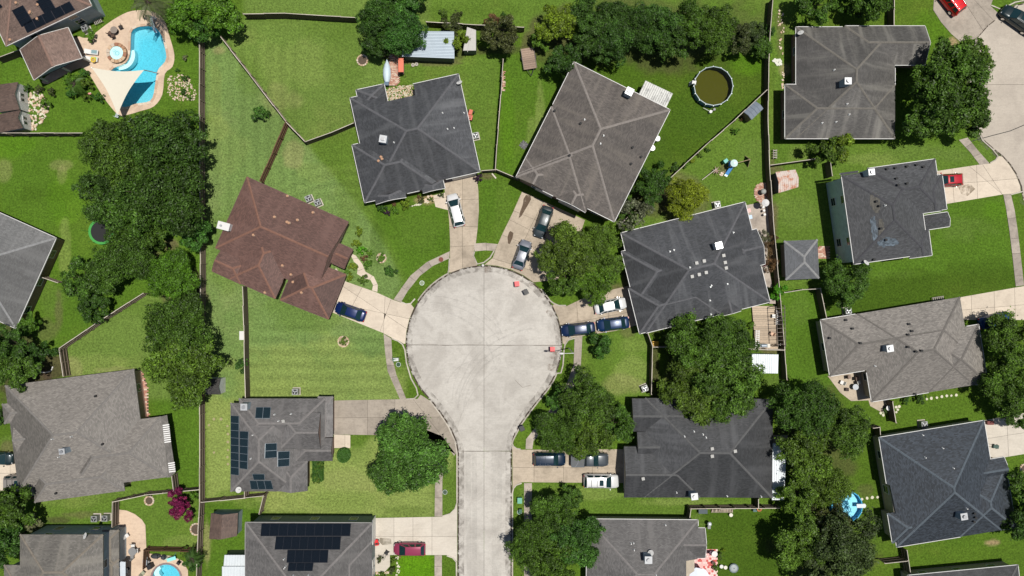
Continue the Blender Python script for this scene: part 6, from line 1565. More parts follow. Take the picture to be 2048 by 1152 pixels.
# ------------------------------------------------------------------ yard equipment
def ac(px, py, rz=0.0, label='', s=.85, h=.85):
    c = P(px, py, h); root = thing('air_conditioner', label, 'air conditioner', (c.x, c.y, 0), rz, 'outdoor air conditioner units'); m = MB()
    m.box((0, 0, .04), (s + .25, s + .25, .08), KERB); m.build('pad', root)
    m = MB(); m.box((0, 0, h / 2 + .06), (s, s, h), plain('ac_casing', (.26, .27, .26), .5, .2)); m.build('casing', root)
    m = MB(); m.cyl((0, 0, h + .065), s * .42, .012, DARK, 20); m.ring((0, 0), s * .40, s * .44, h + .08, h + .1, GREY, 20)
    m.cyl((0, 0, h + .09), .1, .03, GREY, 10)
    for k in range(3): m.box((.17 * math.cos(k * 2.09 + .4), .17 * math.sin(k * 2.09 + .4), h + .09), (.26, .12, .012), STEEL, k * 2.09 + .4)
    m.build('fan', root)


for a in ((616.5, 397, .42, 'left one of two grey air conditioners north of the reddish roof'), (634.5, 405, .42, 'right one of two grey air conditioners north of the reddish roof'), (590, 784, 0, 'air conditioner on the lawn edge above the panelled grey roof'), (951, 271, .2, 'air conditioner right of the notched charcoal roof'),
          (188, 1038, 0, 'left one of two air conditioners above the two-storey grey house'), (209, 1037, 0, 'right one of two air conditioners above the two-storey grey house'), (1435, 409, .2, 'air conditioner above the wide charcoal roof'), (1697, 622, .1, 'air conditioner above the light mottled roof'),
          (1849, 849, .1, 'air conditioner above the slate-blue roof'), (169, 56, .4, 'air conditioner between the blue-sided house and the pool'), (1290, 777, .4, 'small air conditioner on the lawn above the lower charcoal roof'), (952, 1180, 0, '')):
    if a[3]: ac(a[0], a[1], a[2], a[3])
for x, y, l in ((1315, 277, 'upper metal ring cowl on the right wall of the tilted roof'), (1305, 296, 'lower metal ring cowl on the right wall of the tilted roof')):
    c = P(x, y, 1.0); t = thing('water_barrel', l.replace('metal ring cowl', 'round pale rimmed barrel'), 'barrel', (c.x, c.y, 0), 0, 'barrels at the tilted house'); m = MB(); m.cyl((0, 0, 0), .38, 1.0, STEEL, 18); m.build('drum', t); m = MB(); m.ring((0, 0), .34, .40, 1.0, 1.05, WHITE, 18); m.build('rim', t); m = MB(); m.box((0, 0, 1.02), (.7, .06, .03), WHITE); m.box((0, 0, 1.02), (.06, .7, .035), WHITE); m.build('cover_bar', t)


def bin_(label, px, py, col, rz=0):
    c = P(px, py, 1.0); t = thing('wheelie_bin', label, 'wheelie bin', (c.x, c.y, .03), rz, 'rubbish bins at the kerbs'); m = MB(); a, b = .23, .30
    m.raw([(-a, -a, .1), (a, -a, .1), (a, a, .1), (-a, a, .1), (-b, -b, .95), (b, -b, .95), (b, b, .95), (-b, b, .95)], [(0, 1, 5, 4), (1, 2, 6, 5), (2, 3, 7, 6), (3, 0, 4, 7), (3, 2, 1, 0)], col); m.build('body', t)
    m = MB(); m.box((0, .02, .98), (.66, .70, .06), col); m.box((0, .02, 1.02), (.5, .5, .03), col); m.build('lid', t)
    m = MB(); m.tube((-.28, -.38, .95), (.28, -.38, .95), .025, DARK); m.build('handle', t)
    for s in (-1, 1): m = MB(); m.cyl((s * .27 - .03, -.24, .12), .12, .06, BLACK, 12, axis='X'); m.build('wheel', t)


bin_('red lidded bin standing in the road near the oak', 1034, 568, RED, .1); bin_('black bin standing in the road beside the red one', 1052, 584, DARK, .5)
bin_('red bin in the road under the street light', 1105, 699, RED, 0.0); bin_('black bin on the verge left of the broad tree', 1044, 857, DARK, .4)
bin_('black bin near the left edge of the light driveway', 1999, 893, plain('green_bin', (.03, .07, .055), .5), .3) if False else None


def lamp(px, py, tx, ty, hx, hy, label):
    a = P(px, py, 0); h = 8.0; k = (1 - h / CH) / PXM; t = thing('street_lamp', label, 'street lamp', (a.x, a.y, 0), 0, None); m = MB()
    pole = plain('lamp_pole', (.32, .34, .33), .5, .3)
    m.tube((0, 0, 0), (0, 0, h), .09, pole, 10, .05); m.build('pole', t); m = MB(); d = Vector((hx - tx, -(hy - ty), 0)) * k; m.tube((0, 0, h - .05), (d.x, d.y, h + .1), .045, WHITE, 8, .03); m.build('arm', t)
    m = MB(); m.sph((d.x, d.y, h + .1), .3, WHITE, 10, 6, sq=(1.2, .5, .4)); m.build('lamp_head', t)


lamp(1137, 696, 1146, 707.5, 1122, 708, 'street light with a short white arm over the bulb, right kerb')
# finned sign and mailbox cluster on the lower left verge
a = P(793, 716, 0); t = thing('street_sign', 'small street name sign post on the verge left of the bulb', 'sign', (a.x, a.y, 0), 0, None); m = MB(); m.tube((0, 0, 0), (0, 0, 2.6), .04, STEEL); m.build('pole', t)
m = MB(); m.box((0, 0, 2.5), (.75, .03, .2), plain('sign_green', (.02, .2, .08), .4), .2); m.box((0, 0, 2.72), (.75, .03, .2), plain('sign_green', (.02, .2, .08), .4), 1.7); m.build('blade', t)
a = P(793, 716, 1.2); t = thing('mailbox', 'pale clustered mailbox beside the street sign', 'mailbox', (P(794, 716).x, P(794, 716).y - .1, 0), .05, None); m = MB(); m.box((0, 0, .35), (.12, .12, .7), STEEL); m.build('post', t); m = MB(); m.box((0, 0, 1.0), (.8, .42, .65), plain('mailbox_paint', (.5, .52, .5), .4)); m.build('body', t)
for px, py, l, col in ((797, 729, 'dark green round meter lid on the left verge', (.02, .06, .03)), (890, 984, 'dark round meter lid on the verge by the bottom street', (.04, .07, .04)), (1039, 1024, 'green box on the right verge', (.02, .10, .06)), (882, 519, 'rusty manhole lid in the curved pavement', (.16, .045, .03)), (844, 566, 'pale meter lid on the upper left verge', (.2, .25, .15))):
    a = P(px, py); t = thing('manhole_cover', l, 'manhole cover', (a.x, a.y, 0), 0, 'utility lids in the verges'); m = MB(); m.cyl((0, 0, .02), .3, .05, plain('lid_%d' % px, col, .7), 18); m.build('lid', t); m = MB(); m.ring((0, 0), .3, .34, .02, .075, STEEL if px != 882 else plain('lid_882', col), 18); m.build('rim', t)
for px, py, s, l in ((1039.5, 1001, .75, 'pale green utility box on the right verge, upper'), (1041, 1022, .5, 'dark green utility box on the right verge, lower')):
    a = P(px, py, .6); t = thing('utility_box', l, 'utility box', (a.x, a.y, 0), 0, 'green utility boxes on the verge'); gm = plain('utility_green_%d' % px, (.12, .35, .24) if s > .6 else (.03, .1, .06), .5); m = MB(); m.box((0, 0, .35), (s * .8, s, .7), gm); m.build('cabinet', t); m = MB(); m.box((0, 0, .72), (s * .88, s * 1.08, .06), gm); m.build('lid', t)
# storm drain by the bulb
a = P(966, 531); t = thing('drain_marker', 'small pale inlet post at the top of the bulb', 'drain', (a.x, a.y, 0), 0, None); m = MB(); m.cyl((0, 0, 0), .16, .5, STEEL, 10); m.build('post', t); m = MB(); m.sph((0, 0, .5), .2, WHITE, 10, 5, True); m.build('cap', t)

from mathutils.geometry import tessellate_polygon


def sheet_hole(outer, holes, z, mat, name, parent, thick=.1):
    O = PL(outer); Hs = [PL(h) for h in holes]; flat = O + [p for h in Hs for p in h]; tris = tessellate_polygon([O] + Hs); m = MB()
    m.raw([(p.x, p.y, z) for p in flat], tris, mat)
    for ring in [O] + Hs:
        for i in range(len(ring)): a, b = ring[i], ring[(i + 1) % len(ring)]; m.face([(a.x, a.y, z - thick), (b.x, b.y, z - thick), (b.x, b.y, z), (a.x, a.y, z)], mat)
    return m.build(name, parent)


def smooth(pts, n=3):
    out = []; N = len(pts)
    for i in range(N):
        p0, p1, p2, p3 = [Vector(pts[(i + k) % N]) for k in (-1, 0, 1, 2)]
        for j in range(n):
            t = j / n; out.append(tuple(0.5 * ((2 * p1) + (p2 - p0) * t + (2 * p0 - 5 * p1 + 4 * p2 - p3) * t * t + (3 * p1 - p0 - 3 * p2 + p3) * t ** 3)))
    return out


def coping(parent, pts, w_, mats, z=.09, step=.62, name='coping_stone', out=True):
    W = [Vector(p.xy) for p in PL(pts)]; n = len(W); ar = sum(W[i].x * W[(i + 1) % n].y - W[(i + 1) % n].x * W[i].y for i in range(n)); sg = 1 if ar > 0 else -1
    per = []; acc = 0
    for i in range(n):
        a, b = W[i], W[(i + 1) % n]; L = (b - a).length; per.append((acc, a, b, L)); acc += L
    N = int(acc / step)

    def at(s):
        s %= acc
        for q, a, b, L in per:
            if q <= s <= q + L: return a + (b - a) * ((s - q) / L), (b - a).normalized()
        return W[0], (W[1] - W[0]).normalized()
    for k in range(N):
        s0, s1 = acc * k / N + .012, acc * (k + 1) / N - .012; (p0, d0), (p1, d1) = at(s0), at(s1); n0 = Vector((d0.y, -d0.x)) * sg; n1 = Vector((d1.y, -d1.x)) * sg
        ww = w_ * random.uniform(.9, 1.08); zz = z + random.uniform(-.01, .01); m = MB(); m.prism([tuple(p0 - n0 * .04), tuple(p1 - n1 * .04), tuple(p1 + n1 * ww), tuple(p0 + n0 * ww)], zz - .12, zz, random.choice(mats)); m.build(name, parent)


def basin(parent, pts, zt, deep, centre, water_z, wm=POOLW, edge=None):
    W = PL(pts); n = len(W); c = P(*centre); m = MB(); e = edge or deep * .75
    for i in range(n):
        a, b = W[i], W[(i + 1) % n]; m.face([(a.x, a.y, zt), (b.x, b.y, zt), (b.x, b.y, -e), (a.x, a.y, -e)], PLASTER)
        a2, b2 = a.lerp(c, .45), b.lerp(c, .45); m.face([(a.x, a.y, -e), (b.x, b.y, -e), (b2.x, b2.y, -deep), (a2.x, a2.y, -deep)], PLASTER); m.face([(a2.x, a2.y, -deep), (b2.x, b2.y, -deep), (c.x, c.y, -deep - .01)], PLASTER)
    m.build('basin', parent)
    m = MB(); O = [p + (p - c).normalized() * .03 for p in W]; tris = tessellate_polygon([O])
    m.raw([(p.x, p.y, water_z) for p in O] + [(p.x, p.y, -deep - .05) for p in O], [tuple(t) for t in tris] + [tuple(k + n for k in t[::-1]) for t in tris] + [(i, (i + 1) % n, (i + 1) % n + n, i + n) for i in range(n)], wm)
    o = m.build('water', parent); bm = bmesh.new(); bm.from_mesh(o.data); bmesh.ops.recalc_face_normals(bm, faces=bm.faces); bm.to_mesh(o.data); bm.free()


ST = [plain('flagstone_%d' % k, c, .85, 0, .25) for k, c in enumerate(((.42, .27, .16), (.34, .19, .11), (.50, .36, .24), (.46, .38, .30), (.28, .13, .08)))]
COPE = [plain('coping_%d' % k, c, .85, 0, .2) for k, c in enumerate(((.50, .38, .27), (.44, .30, .21), (.56, .46, .36)))]
DECK1 = smooth([(150, 76), (176, 76), (212, 50), (238, 33), (265, 22), (302, 22), (327, 38), (340, 75), (349, 110), (345, 134), (330, 148), (325, 189), (308, 213), (282, 222), (255, 230), (238, 230), (222, 214), (203, 188), (178, 148), (160, 136), (120, 155), (95, 168), (85, 160), (120, 130)])
P1 = smooth(POOL1, 3)
pd = struct('patio', 'tan concrete deck around the free-form swimming pool'); sheet_hole(DECK1, [P1], .06, DRV['paver'], 'concrete_slab', pd)
pool = thing('swimming_pool', 'free-form turquoise swimming pool partly under the cream shade sail', 'swimming pool', P(285, 110), 0, None); pool.location = (0, 0, 0)
basin(pool, P1, .06, 1.55, (288, 110), -.06, edge=1.0); coping(pool, P1, .30, COPE)
m = MB(); c = P(237, 108); m.ring((c.x, c.y), 1.36, 2.15, -1.2, -.38, plain('pale_ledge', (.70, .82, .80), .8), 22, rad(-95), rad(20)); m.build('ledge', pool)
spa = thing('hot_tub', 'round stone ringed hot tub beside the free-form pool', 'hot tub', (c.x, c.y, 0), 0, None)
m = MB(); m.cyl((0, 0, .05), 1.40, .42, ST[1], 36); m.build('base', spa)
m = MB(); m.cyl((0, 0, .471), .93, .01, plain('spa_plaster', (.40, .68, .70), .6), 28); m.ring((0, 0), .5, .93, .482, .49, plain('spa_seat', (.48, .75, .76), .6), 28); m.ring((.1, -.05), .22, .30, .492, .50, plain('spa_jet', (.2, .42, .48), .5), 16); m.ring((-.35, .3), .15, .2, .492, .5, plain('spa_jet', (.2, .42, .48), .5), 12); m.build('seat', spa)
m = MB(); m.cyl((0, 0, .52), .95, .03, water('spa_water', (.5, .9, .92), .5), 28); m.build('water', spa)
for k in range(14):
    m = MB(); a0 = k / 14 * 6.283; m.ring((0, 0), .95, 1.44 + random.uniform(-.04, .04), .47, .575 + random.uniform(-.01, .01), random.choice(ST), 3, a0 + .03, a0 + .449 - .03); m.build('coping_stone', spa)
# shade sail
sail = thing('shade_sail', 'cream three-cornered shade sail stretched over the pool', 'shade sail', (0, 0, 0), 0, None)
cs = [P(183, 135, 3.1), P(288, 140, 3.1), P(235, 230, 2.6)]; cen = sum(cs, Vector()) / 3; N = 14; m = MB(); grid = {}
for i in range(N + 1):
    for j in range(N + 1 - i):
        a, b, g = i / N, j / N, 1 - (i + j) / N; p = cs[0] * a + cs[1] * b + cs[2] * g; k = 4 * (a * b + b * g + a * g) - 3 * 4 * a * b * g * .9
        pull = .30 * (a * b * (1 - g) ** 2 * 4 + b * g * (1 - a) ** 2 * 4 + a * g * (1 - b) ** 2 * 4) * .55
        grid[i, j] = len(m.v); p = p.lerp(cen, min(.5, pull)); m.v.append((p.x, p.y, p.z - .25 * 27 * a * b * g * .3))
SAIL = plain('sail_cloth', (.60, .56, .46), .8, 0, .06); fi = []
for i in range(N):
    for j in range(N - i):
        fi.append((grid[i, j], grid[i + 1, j], grid[i, j + 1]))
        if i + j < N - 1: fi.append((grid[i + 1, j], grid[i + 1, j + 1], grid[i, j + 1]))
for f in fi: m.f.append(f); m.m.append(m.mi(SAIL)); m.sm.append(True)
m.build('cloth', sail)
for x, y, h, px, py in ((183, 135, 3.1, 199, 141), (288, 140, 3.1, 318, 147), (235, 230, 2.6, 252, 236)):
    m = MB(); b = P(px, py); m.tube((b.x, b.y, 0), tuple(P(x, y, h)), .07, STEEL, 8); m.build('post', sail)
# diving slide
c = P(303, 47, 1.3); t = thing('pool_slide', 'pale blue-white pool slide at the deep end', 'slide', (c.x, c.y, 0), 0, None); m = MB()
for k in range(8):
    y0, y1 = .9 - k * .22, .9 - (k + 1) * .22; z0, z1 = 1.55 - .09 * k - .012 * k * k, 1.55 - .09 * (k + 1) - .012 * (k + 1) ** 2; sm = plain('slide_white', (.62, .70, .76), .3)
    m.raw([(-.22, y0, z0 + .1), (-.14, y0, z0), (.14, y0, z0), (.22, y0, z0 + .1), (-.22, y1, z1 + .1), (-.14, y1, z1), (.14, y1, z1), (.22, y1, z1 + .1)], [(0, 1, 5, 4), (1, 2, 6, 5), (2, 3, 7, 6)], sm)
m.build('chute', t)
for q in ((-.2, .9), (.2, .9)): m = MB(); m.tube((q[0], q[1], 0), (q[0], q[1], 2.0), .03, CHROME); m.build('rail', t)
for k in range(4): m = MB(); m.box((0, 1.05 - .02 * k, .3 + .32 * k), (.4, .12, .04), WHITE); m.build('step', t)


def roundpool(label, px, py, rpx, h, wm, liner, rimc, name='above_ground_pool', ladder=None, floor=(.3, .5, .55)):
    c = P(px, py, h); R = rpx / PXM * (1 - h / CH); t = thing(name, label, 'pool', (c.x, c.y, 0), 0, 'round above-ground pools'); m = MB()
    m.ring((0, 0), R - .05, R, 0, h, plain('poolwall_%d' % px, liner, .5), 20); m.build('wall', t); m = MB(); m.cyl((0, 0, .02), R - .02, .03, plain('poolfloor_%d' % px, floor, .6), 32); m.build('liner', t)
    m = MB(); m.cyl((0, 0, .03), R - .03, h - .18, wm, 32); m.build('water', t)
    for k in range(16):
        m = MB(); a0 = k / 16 * 6.283; m.ring((0, 0), R - .07, R + .04, h, h + .05, plain('poolrim_%d' % px, rimc, .4, .2), 1, a0 + .01, a0 + .3927 - .01); m.build('top_rail', t)
        m = MB(); m.box(((R + .04) * math.cos(a0), (R + .04) * math.sin(a0), h / 2), (.1, .1, h), STEEL, a0); m.build('post', t)
    if ladder is not None:
        d = Vector((math.cos(ladder), math.sin(ladder), 0)); n_ = Vector((-d.y, d.x, 0)); m = MB()
        for s in (-.25, .25): m.tube(d * (R + .5) + n_ * s, d * (R + .1) + n_ * s + Vector((0, 0, h + .5)), .03, WHITE); m.tube(d * (R + .1) + n_ * s + Vector((0, 0, h + .5)), d * (R - .35) + n_ * s + Vector((0, 0, h - .3)), .03, WHITE)
        m.box(d * (R + .05) + Vector((0, 0, h + .12)), (.55, .5, .05), WHITE, ladder)
        for k in range(4): m.box(d * (R + .45 - .08 * k) + Vector((0, 0, .25 + .3 * k)), (.12, .5, .04), WHITE, ladder)
        m.build('ladder', t)
    return t, R


t, R = roundpool('round above-ground pool with murky brown water', 1427, 172, 39, 1.2, MURKW, (.08, .2, .35), (.15, .19, .2), ladder=rad(170), floor=(.13, .11, .03))
c = t.location; m = MB(); m.cyl((-.2, -R - .7, 0), .22, .6, WHITE, 12); m.cyl((.35, -R - .35, 0), .18, .5, GREY, 10); m.build('pump', t); m = MB(); m.tube((-.2, -R - .7, .5), (-1.2, -R - .1, .3), .04, WHITE); m.tube((-.1, -R - .7, .3), (.35, -R - .35, .4), .04, WHITE); m.build('hose', t)
t, R = roundpool('small round pool with a bright blue rim under the tree mass', 1694, 1013, 31, .9, POOLW, (.02, .22, .42), (.02, .30, .50), floor=(.55, .75, .85)); m = MB(); m.box((R - .3, .1, .95), (1.1, .55, .06), plain('pool_step', (.55, .6, .62), .4)); m.cyl((R + .35, 0, 0), .32, .6, STEEL, 12); m.build('steps', t)
# bottom left pool and patio
CREAMP = [(239, 1019), (254, 1021), (270, 1028), (284, 1039), (291, 1050), (293, 1097), (291, 1106), (345, 1112), (366, 1122), (376, 1140), (380, 1230), (232, 1230), (232, 1060)]
pp = struct('patio', 'cream curved concrete patio at the bottom left'); P4 = POOL4; sheet_hole(CREAMP, [P4], .055, DRV['paver'], 'concrete_slab', pp)
t = thing('swimming_pool', 'round turquoise pool cut by the bottom edge, lower left', 'swimming pool', (0, 0, 0), 0, None); basin(t, P4, .06, 1.4, (333, 1157), -.05, edge=1.0); coping(t, P4, .22, [plain('mauve_coping', (.22, .16, .16), .8)], .1, .5)
m = MB(); a = P(318, 1147); m.ring((a.x + .4, a.y), .6, 1.3, -1.1, -.4, plain('pale_ledge', (.70, .82, .80), .8), 10, rad(120), rad(240)); m.build('ledge', t)


def paved(label, pts, mat, z=.05, tile=None, gap=.012, name='patio', piece='paving_slab', rz=0.0, keep=None):
    """paved area; with tile=(w,d) it is cut in tiles, each its own object up to the limit"""
    t = struct(name, label)
    if not tile: slabs(t, pts, [], z, mat, piece, .0, .1); return t
    m = MB(); m.prism([tuple(p.xy) for p in PL(pts)], -.1, z - .02, JOINT); m.build('joint_bed', t)
    W = PL(pts); cx = sum(p.x for p in W) / len(W); cy = sum(p.y for p in W) / len(W); R = Matrix.Rotation(rz, 3, 'Z'); me = {}
    ext = max((p - Vector((cx, cy, 0))).length for p in W); nx = int(ext / tile[0]) + 1; ny = int(ext / tile[1]) + 1; poly = [(p.x, p.y) for p in W]
    mats = mat if isinstance(mat, list) else [mat]; joined = MB() if (2 * ext) ** 2 / (tile[0] * tile[1]) > 900 else None
    for mm in mats:
        q = MB(); q.box((0, 0, z - .03), (tile[0] - gap, tile[1] - gap, .06), mm); me[mm] = q.build(piece, link=False).data
    for i in range(-nx, nx + 1):
        for j in range(-ny, ny + 1):
            v = R @ Vector((i * tile[0] + (tile[0] / 2 if j % 2 else 0), j * tile[1], 0)); x, y = cx + v.x, cy + v.y
            if not inpoly(x, y, poly): continue
            mm = random.choice(mats) if len(mats) != 2 or keep is None else mats[(i + j) % 2]
            if joined is not None: joined.box((x, y, z - .03 + random.uniform(-.004, .004)), (tile[0] - gap, tile[1] - gap, .06), mm, rz)
            else: o = bpy.data.objects.new(piece, me[mm]); COL.objects.link(o); o.parent = t; o.location = (x, y, random.uniform(-.004, .004)); o.rotation_euler = (0, 0, rz)
    if joined is not None and joined.f: o = joined.build(piece, t); o['kind'] = 'stuff'
    return t


BRK = [plain('brick_paver_%d' % k, c, .85, 0, .2) for k, c in enumerate(((.42, .22, .16), (.48, .30, .22), (.36, .17, .12), (.55, .42, .33)))]
paved('concrete walk between the wide charcoal roof and the rusty shrubs', [(1490, 411), (1525, 404), (1543, 404), (1546, 440), (1536, 480), (1534, 520), (1545, 575), (1526, 575), (1516, 500), (1500, 440)], DRV['walk'])
paved('curved brick paving at the fence near the umbrella table', [(1523, 365), (1513, 370), (1508, 380), (1508, 391), (1513, 401), (1522, 408), (1536, 408), (1537, 365)], BRK, .05, (.22, .11))
paved('tan patio in the corner of the light mottled roof', [(1655, 752), (1740, 735), (1748, 800), (1702, 802), (1680, 785)], DRV['tan'])
paved('small tan patio slab below the light mottled roof', [(1735, 795), (1772, 798), (1776, 822), (1762, 824), (1740, 812)], DRV['tan'])
paved('worn brick strip at the side of the mottled grey roof', [(278, 742), (284, 742), (294, 770), (298, 836), (270, 836)], BRK, .05, (.45, .22))
paved('brick path from the covered boat to the courtyard', [(778, 108), (798, 108), (799, 165), (792, 172), (770, 172), (770, 160), (778, 158)], BRK, .05, (.3, .15))
paved('pale concrete walk by the stone edged bed, bottom', [(745, 1110), (780, 1110), (780, 1132), (770, 1143), (745, 1143)], DRV['light'])
paved('small brick landing behind the pavilion', [(1632, 494), (1660, 492), (1658, 516), (1634, 517)], BRK, .05, (.4, .2))
paved('pink and red checkered patio at the bottom grey roof', [(1360, 1115), (1411, 1113), (1411, 1100), (1434, 1100), (1434, 1200), (1360, 1200)], [plain('pink_tile', (.75, .40, .38), .7), plain('pale_pink_tile', (.72, .52, .48), .7), plain('red_tile', (.5, .09, .08), .7)], .06, (.30, .30))
paved('pale concrete pad with shaded step under the bottom right lean-to', [(1545, 870), (1575, 870), (1575, 900), (1545, 900)], DRV['walk'])
# wooden deck with pergola frame
dk = struct('deck', 'weathered plank deck between the wide charcoal roof and the fence'); zd = .35; K = 19
A, B, C_, D_ = P(1504, 612, zd), P(1553, 612, zd), P(1556, 698, zd), P(1511, 698, zd)
for k in range(K):
    u0, u1 = (k + .03) / K, (k + .95) / K; m = MB(); m.prism([tuple(A.lerp(D_, u0).xy), tuple(B.lerp(C_, u0).xy), tuple(B.lerp(C_, u1).xy), tuple(A.lerp(D_, u1).xy)], zd - .05, zd + random.uniform(-.006, .006), DECKW); m.build('plank', dk)
m = MB(); m.prism([tuple(A.xy), tuple(B.xy), tuple(C_.xy), tuple(D_.xy)], 0, zd - .07, DARK); m.build('joist_frame', dk)
pg = thing('pergola_frame', 'bare timber pergola frame over the plank deck', 'pergola', (P(1540, 655).x, P(1540, 655).y, 0), 0, None); WDK = woodmat('pergola_timber', (.16, .13, .11))
for x, y in ((1552, 614), (1556, 692), (1569, 612), (1571, 692)):
    q = P(x, y, 2.4); m = MB(); m.box((q.x, q.y, 1.2), (.11, .11, 2.4), WDK); m.build('post', pg, True)
for (x1, y1, x2, y2) in ((1552, 614, 1556, 694), (1569, 612, 1571, 694)):
    a, b = P(x1, y1, 2.45), P(x2, y2, 2.45); m = MB(); m.box((a + b) / 2, ((b - a).length, .06, .15), WDK, math.atan2(b.y - a.y, b.x - a.x)); m.build('beam', pg, True)
for k in range(10):
    a, b = P(1551 + k * .5, 617 + k * 8, 2.56), P(1571 + k * .2, 616 + k * 8, 2.56); m = MB(); m.box((a + b) / 2, ((b - a).length, .05, .08), WDK, math.atan2(b.y - a.y, b.x - a.x)); m.build('cross_beam', pg, True)


def slatbench(label, px, py, L, w_, rz, n, mat=WHITE, h=.45, name='bench', back=False, dark=False):
    c = P(px, py, h); t = thing(name, label, 'bench', (c.x, c.y, 0), rz, 'slatted benches'); z0 = .35 if dark else 0
    for s in (-1, 1): m = MB(); m.box((0, s * w_ / 2, h + z0), (L, .06, .06), mat); m.build('seat_rail', t)
    for k in range(n): m = MB(); m.box(((k + .5) / n * L - L / 2, 0, h + z0 + .035), (L / n * .45, w_, .03), mat); m.build('slat', t)
    for x in (-1, 1):
        for s in (-1, 1): m = MB(); m.box((x * L * .46, s * w_ * .42, (h + z0) / 2), (.07, .07, h + z0), mat); m.build('leg', t)
    return t


slatbench('white slatted bench on the left side of the plank deck', 1513, 678, 2.6, .5, rad(88), 9, dark=True); slatbench('white slatted bench on the right side of the plank deck', 1554, 635, 2.1, .5, rad(88), 7, dark=True)
slatbench('grey slatted bench above the light mottled roof', 1876, 597, 1.7, .45, rad(9), 6, plain('bench_grey', (.3, .27, .24), .8)); slatbench('grey wooden bench beside the fence corner below the dark streaked roof', 1550, 308, 1.3, .5, rad(90), 4, plain('bench_grey', (.3, .27, .24), .8)); slatbench('grey plank bench behind the blue-sided house near the air conditioner', 196, 43, 1.2, .5, rad(25), 5, plain('bench_grey', (.3, .27, .24), .8))


def item(name, label, cat, px, py, h=0.0, rz=0.0, group=None, z=.05):
    c = P(px, py, h); return thing(name, label, cat, (c.x, c.y, z), rz, group)


def table(label, px, py, r, mat=GREY, h=.72, z=.05, square=False):
    t = item('patio_table', label, 'table', px, py, h, 0, 'patio tables', z); m = MB()
    if square: m.box((0, 0, h), (r * 2, r * 2, .04), mat)
    else: m.cyl((0, 0, h - .02), r, .04, mat, 24)
    m.build('tabletop', t); m = MB(); m.tube((0, 0, 0), (0, 0, h), .05, DARK); m.build('leg', t); m = MB(); m.cyl((0, 0, 0), .25, .04, DARK, 12); m.build('base', t)


def chair(label, px, py, rz, mat=GREY, z=.05, cush=None):
    t = item('patio_chair', label, 'chair', px, py, .45, rz, 'patio chairs', z); m = MB(); m.box((0, 0, .43), (.5, .5, .06), cush or mat); m.build('seat', t)
    m = MB(); m.box((-.27, 0, .68), (.06, .5, .5), mat, 0, Matrix.Rotation(-.25, 3, 'Y')); m.build('backrest', t)
    for x in (-.22, .22):
        for y in (-.22, .22): m = MB(); m.box((x, y, .2), (.04, .04, .4), DARK); m.build('leg', t)


TBM = plain('table_mosaic', (.22, .18, .15), .5); BWN = plain('wicker_brown', (.09, .055, .04), .8)
table('round brown patio table on the pool deck', 228, 60, .5, TBM); chair('brown chair left of the round pool deck table', 220, 66, 1.0, BWN); chair('brown chair right of the round pool deck table', 241, 54, 3.6, BWN, cush=plain('dark_cushion', (.035, .03, .03), .9)); chair('brown chair below the round pool deck table', 226, 72, 1.8, BWN)
table('round grey table on the cream curved patio', 265, 1103, .58, plain('grey_glass_table', (.22, .22, .22), .3)); chair('white cushioned chair above the grey patio table', 266, 1091, 4.7, GREY, cush=WHITE); chair('white cushioned chair right of the grey patio table', 275, 1101, 3.3, GREY, cush=WHITE); chair('grey chair below the grey patio table', 264, 1114, 1.5, GREY)
table('small white square table beside the awning at the bottom left', 251, 1141, .34, WHITE, square=True); chair('white folding chair by the porch roof at the bottom left', 254, 1071, .6, WHITE); chair('olive lounge chair near the round pool at the bottom left', 286, 1146, .9, plain('olive_cloth', (.28, .29, .2), .8)); chair('grey chair above the round pool at the bottom left', 357, 1126, 4.0, plain('dark_cushion', (.035, .03, .03), .9))
table('round pale table with a dark shadow on the corner patio', 1711, 774, .42, plain('pale_glass', (.45, .47, .5), .2)); table('small round white table beside the corner fence', 1777, 816, .36, WHITE); chair('brown chair at the wall of the corner patio', 1698, 754, .1, plain('brown_chair', (.22, .16, .13), .8)); chair('second brown chair at the wall of the corner patio', 1714, 757, .1, plain('brown_chair', (.22, .16, .13), .8)); chair('white chair in the shade of the corner patio', 1717, 765, .2, WHITE)
chair('small white lounger half open on the corner patio', 1684, 765, 2.7, WHITE); table('small dark square stool on the corner patio', 1694, 779, .24, plain('brown_chair_dark', (.05, .035, .03), .8), .35, square=True)
# umbrella table and stools near the brick paving
t = item('parasol', 'round white parasol beside the curved brick paving', 'parasol', 1531.5, 405.5, 2.3, 0, None); m = MB(); m.tube((0, 0, 0), (0, 0, 2.4), .03, STEEL); m.build('pole', t); m = MB(); m.cyl((0, 0, 2.2), .52, .18, WHITE, 14, .22); m.build('canopy', t); m = MB(); m.cyl((0, 0, 2.38), .26, .1, WHITE, 12, .02); m.build('vent', t)
for x, y, l in ((1526.5, 414, 'upper'), (1528, 421, 'middle'), (1529.5, 429, 'lower')):
    t = item('bar_stool', l + ' small white topped stool in the row on the concrete walk', 'stool', x, y, .7, 0, 'stools on the concrete walk'); m = MB(); m.cyl((0, 0, .66), .17, .06, WHITE, 14); m.build('seat', t)
    for k in range(3): m = MB(); m.tube((0, 0, .66), (.2 * math.cos(k * 2.1), .2 * math.sin(k * 2.1), 0), .02, DARK); m.build('leg', t)
t = item('kettle_grill', 'round grey covered grill on the curved brick paving', 'grill', 1527, 383, .9, 0, 'barbecue grills'); m = MB(); m.sph((0, 0, .85), .36, plain('grill_cover', (.3, .3, .28), .7), 14, 8, sq=(1.1, 1.1, .8)); m.build('lid', t)
for k in range(3): m = MB(); m.tube((0, 0, .7), (.3 * math.cos(k * 2.1), .3 * math.sin(k * 2.1), 0), .025, DARK); m.build('leg', t)
